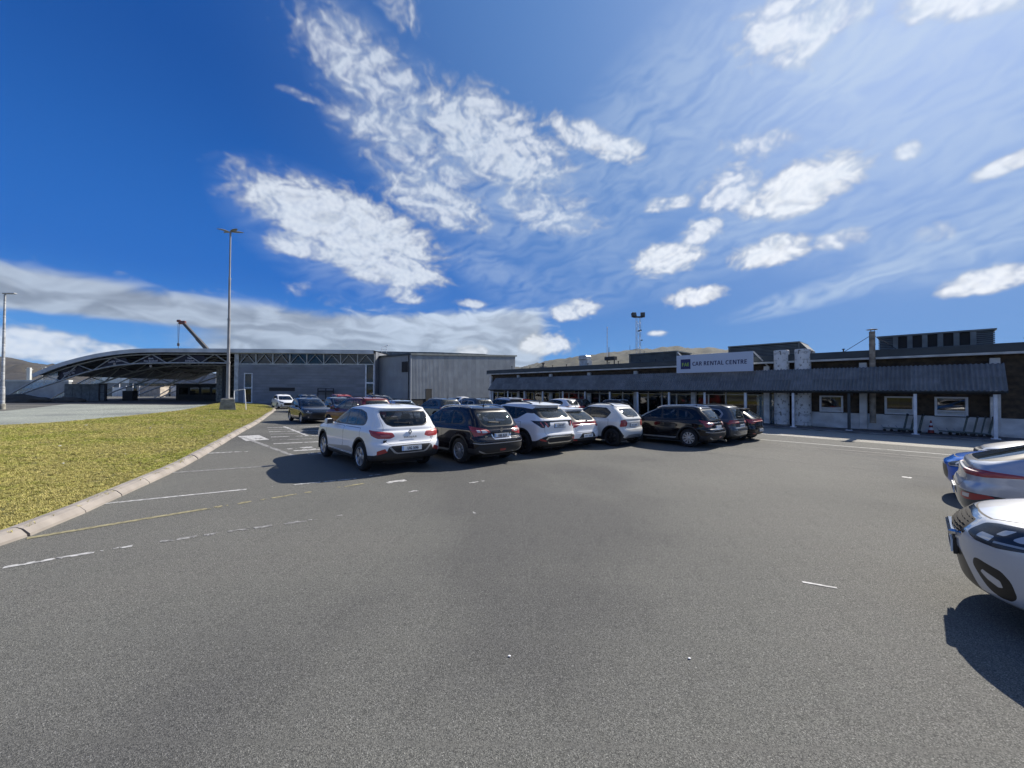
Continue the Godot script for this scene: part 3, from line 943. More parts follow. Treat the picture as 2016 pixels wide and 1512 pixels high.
func build_terminal() -> void:
	var f0 := 55.0
	var top := smooth_line(ARCH_TOP, 5)
	var low := smooth_line(ARCH_LOW, 5)
	var b := thing("terminal_building", "long low terminal with an arched white roof and lattice trusses over its forecourt", "building")
	# roof shell: from the arch over to the far end of the hall
	var roof := smooth_line([Vector2(-67.9, 3.85), Vector2(-65.3, 4.95), Vector2(-62.4, 5.9), Vector2(-58.85, 6.75), Vector2(-55.2, 7.3), Vector2(-51.6, 7.52), Vector2(-46.2, 7.56), Vector2(-40.5, 7.56)], 5)
	roof.append(Vector2(-19.6, 7.44))
	var rs := new_st()
	for i in roof.size() - 1:
		var p: Vector2 = roof[i]
		var q: Vector2 = roof[i + 1]
		var n := Vector3(-(q.y - p.y), q.x - p.x, 0).normalized()
		var f1 := 82.0
		face(rs, v3(p.x, f0 - 0.6, p.y), v3(q.x, f0 - 0.6, q.y), v3(q.x, f1, q.y), v3(p.x, f1, p.y), n)
		var lo0 := p - Vector2(n.x, n.y) * 0.14
		var lo1 := q - Vector2(n.x, n.y) * 0.14
		if q.x > -47.0 or q.x < -66.5:
			face(rs, v3(lo0.x, f0 - 0.6, lo0.y), v3(lo1.x, f0 - 0.6, lo1.y), v3(lo1.x, f1, lo1.y), v3(lo0.x, f1, lo0.y), -n)
		else:
			face(rs, v3(lo0.x, f0 - 0.6, lo0.y), v3(lo1.x, f0 - 0.6, lo1.y), v3(lo1.x, f1, lo1.y), v3(lo0.x, f1, lo0.y), -n)
	obj("roof", rs.commit(), M.louvre, b)
	var fa := new_st()
	for i in roof.size() - 1:
		var p: Vector2 = roof[i]
		var q: Vector2 = roof[i + 1]
		var dn := Vector2(q.y - p.y, p.x - q.x).normalized() * 0.56
		var a := v3(p.x, f0 - 0.7, p.y + 0.03)
		var c := v3(q.x, f0 - 0.7, q.y + 0.03)
		var d := Vector3(dn.x, dn.y, 0)
		var bk := Vector3(0, 0, -0.1)
		face(fa, a, c, c + d, a + d, Vector3(0, 0, 1))
		face(fa, a, c, c + bk, a + bk, -d)
		face(fa, a + d, c + d, c + d + bk, a + d + bk, d)
	obj("roof_edge", fa.commit(), M.roof_white, b)
	# trusses, one behind the other
	var n_tr := 0
	for f in [f0, 61.0, 67.0, 73.0, 79.0]:
		var tr := new_st()
		tube_along(tr, top, f, 0.10, -0.72)
		tube_along(tr, low, f, 0.12)
		var m: Material = M.steel
		var o := obj("truss", tr.commit(), m, b)
		var x := -68.2
		var up := true
		var prev := Vector2(x, on_curve(low, x))
		var k := 0
		for nx in [-66.8, -64.6, -62.2, -60.0, -57.2, -54.6, -51.6, -49.4, -46.6, -44.6, -42.6, -40.6]:
			var nxt := Vector2(nx, (on_curve(top, nx) - 0.72) if up else on_curve(low, nx))
			if nx > -66.0:
				var dg := new_st()
				rod(dg, v3(prev.x, f, prev.y), v3(nxt.x, f, nxt.y), 0.07)
				obj("brace", dg.commit(), m, o)
			prev = nxt
			up = not up
			k += 1
		n_tr += 1
	# purlins under the roof and roof lights between them
	var pu := new_st()
	for x in [-64.0, -61.5, -59.0, -56.5, -54.0, -51.5, -49.0, -46.5, -44.0, -41.5]:
		bar(pu, v3(x, f0 + 0.3, on_curve(top, x) - 0.35), v3(x, 81.0, on_curve(top, x) - 0.35), 0.12, 0.3)
	obj("purlins", pu.commit(), M.dark, b).set_meta("kind", "stuff")
	# slatted screen closing the far end under the roof; daylight shows between the slats
	var slats := new_st()
	var rng := RandomNumberGenerator.new()
	rng.seed = 8
	var sx := -61.2
	while sx < -42.0:
		var ytop := on_curve(top, sx) - 0.9
		for row in 9:
			var y := 3.75 + row * 0.24
			if y > ytop: continue
			var tall := 0.13 if rng.randf() < 0.72 else 0.235
			box(slats, Vector3(sx, y, -81.2), Vector3(sx + 0.95, y + tall, -81.12))
		box(slats, Vector3(sx + 0.95, 3.7, -81.25), Vector3(sx + 1.2, ytop + 0.3, -81.1))
		box(slats, Vector3(sx, minf(ytop, 5.9), -81.2), Vector3(sx + 0.95, ytop + 0.5, -81.12))
		sx += 1.2
	obj("slat_screen", slats.commit(), M.dark, b).set_meta("kind", "stuff")
	# glazed foot of the arch
	for s in [[f0 + 0.05, 0], [61.0, 1]]:
		for k in 4:
			var x0 := -72.6 + k * 1.9
			var x1 := x0 + 1.82
			var pg := PackedVector2Array([Vector2(x0, on_curve(top, x0) - 0.75), Vector2(x0, on_curve(low, x0) + 0.1), Vector2(x1, on_curve(low, x1) + 0.1), Vector2(x1, on_curve(top, x1) - 0.75)])
			var st := new_st()
			prism(st, pg, -s[0] - 0.02, -s[0] + 0.02)
			obj("pane", st.commit(), M.glass_pale, b)
	# hoardings between the truss members
	var signs := [[-65.7, -61.4, ["Short time", "Kiss & fly"], 0.85], [-59.3, -54.9, ["Traffic zone"], 1.0], [-53.9, -49.9, ["Non", "Pre-booked", "taxi"], 1.0], [-49.0, -43.6, ["Taxi", "Airways"], 1.0]]
	for s in signs:
		var xa: float = s[0]
		var xb: float = s[1]
		var pl := PackedVector2Array()
		for k in 7: pl.append(Vector2(lerpf(xa, xb, k / 6.0), on_curve(low, lerpf(xa, xb, k / 6.0)) + 0.16))
		for k in 7: pl.append(Vector2(lerpf(xb - 0.7, xa + 1.0, k / 6.0), on_curve(top, lerpf(xb - 0.7, xa + 1.0, k / 6.0)) - 0.92))
		var st := new_st()
		prism(st, pl, -f0 - 0.25, -f0 - 0.19)
		var h := obj("hoarding", st.commit(), M.navy, b)
		var mx := lerpf(xa, xb, 0.5)
		var yt := on_curve(top, mx) - 1.3
		var lines: Array = s[2]
		for k in lines.size():
			var t := obj("lettering", text_mesh(lines[k], 0.36), M.letter_white, h, Vector3(mx, yt - k * 0.36, -f0 - 0.17))
			t.rotation.z = 0.36 if mx < -62 else (0.13 if mx < -56 else 0.02)
		var em := new_st()
		rod(em, v3(mx, f0 + 0.2, 0), v3(mx, f0 + 0.165, 0), 0.19, -1, 14)
		obj("roundel", em.commit(), M.beige, h, Vector3(0, yt - lines.size() * 0.36 - 0.03, 0))
	# the hall to the right of the arch: cladding courses, band of glazing, doors
	var xl := -39.1
	var xr := -21.0
	for k in 14:
		var y0 := -0.2 + k * 0.405
		var doorgap := y0 < 4.2
		obj("cladding_board", box_mesh(Vector3(xl if not doorgap else -37.1, y0, -f0 - 0.12), Vector3(xr, y0 + 0.397, -f0), 0.012), M.cladding if k % 3 else M.cladding_b, b)
		if doorgap: obj("cladding_board", box_mesh(Vector3(xl, y0, -f0 - 0.12), Vector3(-38.35, y0 + 0.397, -f0), 0.012), M.cladding if k % 3 else M.cladding_b, b)
	# the tall door on its left
	var dr := obj("door", box_mesh(Vector3(-38.33, -0.15, -f0 - 0.10), Vector3(-37.12, 2.0, -f0 - 0.04)), M.glass, b)
	for e in [[-38.33, -38.19, -0.15, 4.2], [-37.26, -37.12, -0.15, 4.2], [-38.19, -37.26, 4.06, 4.2], [-38.19, -37.26, 1.98, 2.14], [-38.19, -37.26, -0.15, 0.02]]:
		obj("door_frame", box_mesh(Vector3(e[0], e[2], -f0 - 0.05), Vector3(e[1], e[3], -f0 + 0.03)), M.white, dr)
	obj("pane", box_mesh(Vector3(-38.19, 2.14, -f0 - 0.09), Vector3(-37.26, 4.06, -f0 - 0.06)), M.glass, b)
	# column at the corner
	obj("column", box_mesh(Vector3(-39.75, -0.2, -f0 - 0.3), Vector3(-39.12, 7.0, -f0 + 0.04), 0.02), M.steel, b)
	# glazing band
	var yb := 5.5
	var yt2 := 6.95
	var bays := 8
	for k in bays:
		var x0 := lerpf(-39.1, -19.7, float(k) / bays)
		var x1 := lerpf(-39.1, -19.7, float(k + 1) / bays)
		obj("window", box_mesh(Vector3(x0 + 0.08, yb + 0.05, -f0 - 0.14), Vector3(x1 - 0.08, yt2, -f0 - 0.11)), M.glass, b)
		var mb := new_st()
		box(mb, Vector3(x1 - 0.07, yb, -f0 - 0.1), Vector3(x1 + 0.07, yt2, -f0 + 0.02))
		obj("mullion", mb.commit(), M.steel, b)
		var db := new_st()
		var xm := (x0 + x1) * 0.5
		for e in [[x0 + 0.15, xm, 1.0], [xm, x1 - 0.15, -1.0]]:
			bar(db, v3(e[0], f0 - 0.02, yb + 0.1 if e[2] > 0 else yt2 - 0.1), v3(e[1], f0 - 0.02, yt2 - 0.1 if e[2] > 0 else yb + 0.1), 0.07, 0.09, Vector3(0, 0, 1))
		obj("brace", db.commit(), M.steel, b)
	obj("rail", box_mesh(Vector3(-39.1, yb - 0.1, -f0 - 0.05), Vector3(-19.7, yb + 0.04, -f0 + 0.035)), M.steel, b)
	obj("rail", box_mesh(Vector3(-40.6, yt2 - 0.02, -f0 - 0.05), Vector3(-19.7, yt2 + 0.1, -f0 + 0.03)), M.steel, b)
	# strip of glazing with the white door at the right end
	for e in [[2.95, 5.35], [1.05, 2.75]]:
		obj("pane", box_mesh(Vector3(-20.9, e[0], -f0 - 0.12), Vector3(-19.75, e[1], -f0 - 0.09)), M.glass, b)
	var d2 := obj("door", box_mesh(Vector3(-20.9, -0.15, -f0 - 0.12), Vector3(-19.75, 1.0, -f0 - 0.09)), M.glass, b)
	for e in [[-21.0, -20.82, -0.2, 5.45], [-19.85, -19.66, -0.2, 5.45], [-20.82, -19.85, 2.72, 2.95], [-20.82, -19.85, 1.0, 1.14], [-20.3, -20.16, -0.2, 1.0]]:
		obj("door_frame", box_mesh(Vector3(e[0], e[2], -f0 - 0.06), Vector3(e[1], e[3], -f0 + 0.04)), M.white, d2)
	# long low slot window
	obj("window", box_mesh(Vector3(-34.7, 1.62, -f0 - 0.02), Vector3(-31.05, 2.12, -f0 + 0.03)), M.black, b)
	# hall body behind: side walls, back, floor
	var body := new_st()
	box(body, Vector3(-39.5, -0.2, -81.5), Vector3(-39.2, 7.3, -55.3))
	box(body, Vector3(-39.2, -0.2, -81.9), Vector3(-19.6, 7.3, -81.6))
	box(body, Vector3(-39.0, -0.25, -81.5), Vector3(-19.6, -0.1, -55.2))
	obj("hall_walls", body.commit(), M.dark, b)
	obj("side_wall", box_mesh(Vector3(-19.75, -0.2, -81.5), Vector3(-19.55, 7.3, -55.12)), M.cladding, b)
	# the taller rear hall, whose roof shows over the ribbed shed
	var rr := new_st()
	prism(rr, PackedVector2Array([Vector2(-24.6, 0), Vector2(-24.6, 8.78), Vector2(-14.0, 8.66), Vector2(-5.0, 8.38), Vector2(-2.9, 8.05), Vector2(-2.2, 7.4), Vector2(-2.2, 0)]), -69.0, -82.5)
	obj("rear_hall", rr.commit(), M.louvre, b)
	# steel frame of a notice rack on the cladding
	var rk := thing("notice_rack", "black steel notice rack with a dark shelf standing against the grey cladding", "rack", v3(-26.4, f0 - 0.5, 0.0))
	for x in [-1.1, 0.02, 1.1]: obj("post", box_mesh(Vector3(x - 0.05, -0.15, -0.04), Vector3(x + 0.05, 2.05, 0.04)), M.black, rk)
	for y in [1.2, 1.98]: obj("rail", box_mesh(Vector3(-1.05, y, -0.03), Vector3(1.05, y + 0.07, 0.03)), M.black, rk)
	obj("shelf", box_mesh(Vector3(-1.05, 1.45, -0.12), Vector3(1.05, 1.72, 0.045)), M.dark, rk)
	# what stands in the shade under the arch; the black box is added for a dark mass
	var shade_box := thing("added_shade_box", "added black box standing for the dark mass in the shade under the arch", "shade_box", v3(-51.5, 66.0, 0))
	obj("wall", box_mesh(Vector3(-6.2, -0.2, -3.0), Vector3(2.2, 2.55, 0.0), 0.05), M.black, shade_box)
	obj("roof", box_mesh(Vector3(-6.4, 2.55, -3.2), Vector3(2.4, 2.75, 0.2), 0.03), M.dark, shade_box)
	for k in 4: obj("window", box_mesh(Vector3(-5.6 + 1.9 * k, 0.9, 0.003), Vector3(-4.1 + 1.9 * k, 2.1, 0.03)), M.glass, shade_box)
	var core := thing("stair_core", "tall ribbed grey shaft beside the added black box under the arch", "shaft", v3(-45.2, 60.0, 0))
	for k in 4:
		obj("wall_panel", box_mesh(Vector3(-1.0 + 0.5 * k, -0.2, -3.0), Vector3(-0.53 + 0.5 * k, 5.4, 0.0), 0.03), M.concrete if k != 2 else M.dark, core)
	var inn := thing("counter_wall", "low dark counter wall with pale panels beside the terminal corner column", "counter", v3(-42.4, 62.0, 0))
	obj("panel", box_mesh(Vector3(-1.9, -0.2, -0.3), Vector3(2.2, 2.3, 0.0)), M.dark, inn)
	obj("top", box_mesh(Vector3(-1.95, 2.3, -0.4), Vector3(2.25, 2.42, 0.1)), M.concrete, inn)
	for k in 3: obj("panel", box_mesh(Vector3(-1.6 + 1.2 * k, 0.9, 0.004), Vector3(-0.7 + 1.2 * k, 1.9, 0.03)), M.beige if k == 1 else M.concrete, inn)
	var bw := thing("shade_wall", "black back wall closing the shaded space under the arch behind the added black box", "wall", v3(-48.0, 81.0, 0))
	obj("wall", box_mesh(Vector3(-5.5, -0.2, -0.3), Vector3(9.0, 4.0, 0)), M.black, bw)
	# grey screen wall and its dark gate, left under the arch
	var scr := thing("screen_wall", "pale grey panelled screen wall under the left end of the arch", "wall", v3(-64.0, 58.5, 0))
	for k in 4: obj("wall_panel", box_mesh(Vector3(-4.1 + 1.3 * k, -0.2, -0.12), Vector3(-2.84 + 1.3 * k, 2.55, 0), 0.015), M.louvre, scr)
	for e in [[1.2, 1.34, -0.2, 2.6], [2.0, 2.3, -0.2, 2.6], [1.34, 2.0, 2.4, 2.6], [1.34, 2.0, 1.25, 1.32]]:
		obj("gate_frame", box_mesh(Vector3(e[0], e[2], -0.14), Vector3(e[1], e[3], 0.03)), M.black, scr)
	for k in 2: obj("pane", box_mesh(Vector3(1.34, 0.05 + 1.27 * k, -0.07), Vector3(2.0, 1.25 + 1.15 * k, -0.04)), M.louvre, scr)
	var bin := thing("black_cabinet", "black square cabinet beside the gate in the screen wall", "cabinet", v3(-60.0, 60.0, 0))
	obj("cabinet_body", box_mesh(Vector3(-0.8, -0.2, -0.9), Vector3(0.8, 1.45, 0), 0.03), M.black, bin)
	obj("lid", box_mesh(Vector3(-0.85, 1.45, -0.95), Vector3(0.85, 1.53, 0.05)), M.dark, bin)
	# mounds of dark rock at the foot of the arch
	boulder("rock_mound", v3(-64.8, 50.5, -0.1), Vector3(3.4, 1.15, 2.2), 81, "dark rounded rock mound at the foot of the arch, farther from the lamp post")
	boulder("rock_mound", v3(-69.0, 51.0, -0.1), Vector3(3.2, 1.05, 2.0), 82, "dark rounded rock mound at the very foot of the arch behind the tall lamp post")
	boulder("rock_mound", v3(-60.8, 52.5, -0.1), Vector3(2.6, 0.7, 1.6), 83, "low dark rock mound in front of the pale screen wall")
	# far side, seen through the arch
	var hall := thing("far_hall", "grey flat fronted hall with a white roof edge seen through the arch", "building", v3(-85.0, 100.0, 0))
	for k in 9: obj("wall_panel", box_mesh(Vector3(-14.5 + 2.5 * k, 3.3, -20.0 if k == 0 else -0.3), Vector3(-12.03 + 2.5 * k, 5.6, 0.0)), M.cladding, hall)
	obj("roof", box_mesh(Vector3(-15.0, 5.6, -20.0), Vector3(8.3, 5.95, 0.3)), M.roof_white, hall)
	obj("window", box_mesh(Vector3(-14.5, 1.0, -0.3), Vector3(8.0, 3.3, -0.1)), M.glass, hall)
	obj("wall", box_mesh(Vector3(-14.5, -0.2, -0.31), Vector3(8.0, 1.0, 0.02)), M.dark, hall)
	var shed := thing("far_shed", "low white roofed shed seen through the arch beside the grey hall", "shed", v3(-104.5, 100.0, 0))
	var sh := new_st()
	prism(sh, PackedVector2Array([Vector2(-5.2, 3.3), Vector2(0, 5.6), Vector2(4.9, 5.6), Vector2(4.9, 3.3)]), 0, -12.0)
	obj("roof", sh.commit(), M.hall_white, shed)
	obj("wall", box_mesh(Vector3(-5.0, -0.2, -11.5), Vector3(4.8, 3.28, -0.2)), M.cladding, shed)
	var fence := thing("white_fence", "long white panelled site fence with posts seen through the arch", "fence", v3(-97.0, 92.0, 0))
	for k in 7: obj("panel", box_mesh(Vector3(-5.0 + 1.6 * k, -0.2, -0.1), Vector3(-3.46 + 1.6 * k, 2.1, 0.0)), M.hall_white if k % 3 else M.louvre, fence)
	for k in 9: obj("post", box_mesh(Vector3(-5.1 + 1.6 * k, -0.2, -0.2), Vector3(-4.98 + 1.6 * k, 3.0 if k % 2 else 2.5, -0.1)), M.white, fence)
	var cont := thing("beige_container", "long beige container beside the white site fence", "container", v3(-88.0, 92.5, 0))
	for k in 7: obj("wall_panel", box_mesh(Vector3(-2.2 + 0.8 * k, -0.1, -2.4), Vector3(-1.43 + 0.8 * k, 2.4, 0), 0.02), M.beige, cont)
	obj("roof", box_mesh(Vector3(-2.3, 2.4, -2.5), Vector3(3.5, 2.5, 0.05)), M.beige, cont)
	var cont2 := thing("pale_container", "short cream container standing in the sun behind the added black box", "container", v3(-83.0, 96.0, 0))
	for k in 6: obj("wall_panel", box_mesh(Vector3(-2.2 + 0.8 * k, -0.1, -2.4), Vector3(-1.43 + 0.8 * k, 2.5, 0), 0.02), M.hall_white, cont2)
	# grey retaining wall with a white coping, far left
	var rw := thing("retaining_wall", "long grey retaining wall with a white coping behind the left lamp post", "wall", v3(-92.0, 72.0, 0))
	obj("wall", box_mesh(Vector3(-30, -0.3, -0.5), Vector3(9.0, 3.1, 0)), M.ribbed_b, rw)
	obj("coping", box_mesh(Vector3(-30, 3.1, -0.6), Vector3(9.1, 3.4, 0.1)), M.roof_white, rw)
	var py := thing("white_pylon", "plain white sign pylon rising behind the grey retaining wall", "pylon", v3(-100.5, 80.0, 0))
	obj("panel", box_mesh(Vector3(-0.35, -0.2, -0.2), Vector3(0.35, 6.1, 0.2), 0.05), M.roof_white, py)
	obj("base", box_mesh(Vector3(-0.5, -0.3, -0.35), Vector3(0.5, 0.3, 0.35), 0.04), M.concrete, py)
	# two far lamp posts with flat heads behind the wall
	for k in 2:
		var lp := thing("far_lamp_post", "%s of two slim far lamp posts with flat white heads behind the retaining wall" % ["shorter", "taller"][k], "lamp post", v3(-103.0 + 1.5 * k, 82.0 + k, 0), 0.0, "lamp posts behind the retaining wall")
		var ps := new_st()
		rod(ps, Vector3(0, -0.3, 0), Vector3(0, 5.7 + 0.6 * k, 0), 0.09, 0.06)
		obj("pole", ps.commit(), M.galv, lp)
		obj("lamp_head", box_mesh(Vector3(-0.7 + 0.5 * k, 5.7 + 0.6 * k, -0.14), Vector3(0.7 + 0.1 * k, 5.83 + 0.6 * k, 0.14), 0.04), M.roof_white, lp)
	# small aerial frame on the hall roof
	var ae := thing("roof_aerial", "small white aerial frame on the terminal roof above the ribbed shed", "aerial", v3(-19.0, 57.0, 7.38))
	var as_ := new_st()
	for x in [-0.35, 0.35]: rod(as_, Vector3(x, 0, 0), Vector3(x, 0.85, 0), 0.03)
	obj("post", as_.commit(), M.white, ae)
	var ar := new_st()
	for y in [0.45, 0.85]: rod(ar, Vector3(-0.45, y, 0), Vector3(0.45, y, 0), 0.025)
	rod(ar, Vector3(0.1, 0.95, 0), Vector3(0.65, 1.1, 0), 0.05)
	obj("crossbar", ar.commit(), M.white, ae)

func boulder(called: String, at: Vector3, size: Vector3, sd: int, label: String) -> void:
	var s := SphereMesh.new()
	s.radial_segments = 40
	s.rings = 20
	var arr := s.get_mesh_arrays()
	var vs: PackedVector3Array = arr[Mesh.ARRAY_VERTEX]
	var n := noise(FastNoiseLite.TYPE_SIMPLEX_SMOOTH, 1.1, 4, sd)
	for i in vs.size():
		var p := vs[i] * 2.0
		vs[i] = p * (1.0 + 0.32 * n.get_noise_3d(p.x, p.y, p.z)) * size
	arr[Mesh.ARRAY_VERTEX] = vs
	var am := ArrayMesh.new()
	am.add_surface_from_arrays(Mesh.PRIMITIVE_TRIANGLES, arr)
	var st := SurfaceTool.new()
	st.create_from(am, 0)
	st.generate_normals()
	tag(obj(called, st.commit(), M.soil, null, at), label, "rock", "rock mounds at the foot of the arch")

# ---------------------------------------------------------------- ribbed metal shed in front of the hall
func build_hall_box() -> void:
	var b := thing("ribbed_shed", "tall grey ribbed metal shed with a black door between terminal and rental building", "building", v3(-13.7, 52.0, 0.0), deg_to_rad(52.0))
	# local x runs along the wide wall (to the right and away), local z towards the camera side
	var long := 23.2
	var deep := 8.5
	var h0 := 6.65
	var h1 := 8.1
	var wd := 0.98
	var k := 0
	var x := 0.0
	while x < long - 0.1:
		var x1 := minf(x + wd, long)
		var ha := lerpf(h0, h1, x / long)
		var hb := lerpf(h0, h1, x1 / long)
		var holes := x > 1.8 and x1 < 4.2
		var pl := PackedVector2Array([Vector2(x + 0.006, 0.62), Vector2(x1 - 0.006, 0.62), Vector2(x1 - 0.006, hb), Vector2(x + 0.006, ha)])
		var st := new_st()
		prism(st, pl, -0.1, 0.0)
		var ribs := 4
		for r in ribs:
			var rx := x + (r + 0.5) * (x1 - x) / ribs
			box(st, Vector3(rx - 0.035, 0.62, -0.01), Vector3(rx + 0.035, lerpf(h0, h1, rx / long) - 0.03, 0.028))
		obj("wall_panel", st.commit(), M.ribbed if k % 2 else M.ribbed_b, b)
		x += wd
		k += 1
	var z := 0.0
	while z < deep - 0.1:
		var z1 := minf(z + wd, deep)
		var st := new_st()
		box(st, Vector3(0.002, 0.62, -z1 + 0.006), Vector3(0.1, h0, -z - 0.006))
		for r in 4:
			var rz := -z - (r + 0.5) * (z1 - z) / 4.0
			box(st, Vector3(-0.026, 0.62, rz - 0.035), Vector3(0.01, h0 - 0.03, rz + 0.035))
		obj("wall_panel", st.commit(), M.ribbed_b, b)
		z += wd
	obj("plinth", box_mesh(Vector3(0.03, -0.6, -deep), Vector3(long, 0.618, -0.03)), M.black, b)
	obj("corner_trim", box_mesh(Vector3(-0.06, 0.0, -0.06), Vector3(0.07, h0 + 0.02, 0.06)), M.ribbed, b)
	var rt := new_st()
	bar(rt, Vector3(-0.1, h0 + 0.06, 0.06), Vector3(long + 0.3, h1 + 0.07, 0.06), 0.25, 0.26)
	obj("roof_trim", rt.commit(), M.louvre, b)
	obj("roof_trim", box_mesh(Vector3(-0.14, h0 - 0.06, -deep - 0.1), Vector3(0.1, h0 + 0.2, -0.08)), M.fascia, b)
	var rf := new_st()
	face(rf, Vector3(0, h0 + 0.05, 0), Vector3(long, h1 + 0.05, 0), Vector3(long, h1 + 0.05, -deep), Vector3(0, h0 + 0.05, -deep), Vector3.UP)
	obj("roof", rf.commit(), M.louvre, b)
	var bk := new_st()
	box(bk, Vector3(long - 0.1, 0, -deep), Vector3(long - 0.003, h1, -0.1))
	box(bk, Vector3(0.1, 0, -deep - 0.1), Vector3(long, h0, -deep))
	obj("wall", bk.commit(), M.ribbed_b, b)
	var d := obj("door", box_mesh(Vector3(2.55, -0.2, 0.032), Vector3(3.62, 1.95, 0.06)), M.black, b)
	obj("door_frame", box_mesh(Vector3(2.47, 1.95, 0.032), Vector3(3.70, 2.03, 0.07)), M.dark, d)
	obj("window", box_mesh(Vector3(-0.06, 4.3, -1.95), Vector3(-0.028, 5.75, -0.6)), M.black, b)
	var dp := new_st()
	rod(dp, Vector3(-0.12, 0, -0.35), Vector3(-0.12, h0, -0.35), 0.06)
	obj("downpipe", dp.commit(), M.dark, b)

# ---------------------------------------------------------------- the rental building with its corrugated canopy
const BU := 16.0
const BW := 31.0
var rental: Node3D

func ub(u0: float, u1: float, w0: float, w1: float, y0: float, y1: float, c := 0.0) -> ArrayMesh:
	return box_mesh(Vector3(-(u1 - BU), y0, -(w1 - BW)), Vector3(-(u0 - BU), y1, -(w0 - BW)), c)

func lp(u: float, w: float, y: float) -> Vector3:
	return Vector3(-(u - BU), y, -(w - BW))

func grid_turn() -> float:
	return -atan2(0.728, 0.685)

func frame_thing(called: String, label: String, category: String, u: float, w: float, y: float, group := "") -> Node3D:
	var p := xf(u, w)
	return thing(called, label, category, v3(p.x, p.y, y), grid_turn(), group)

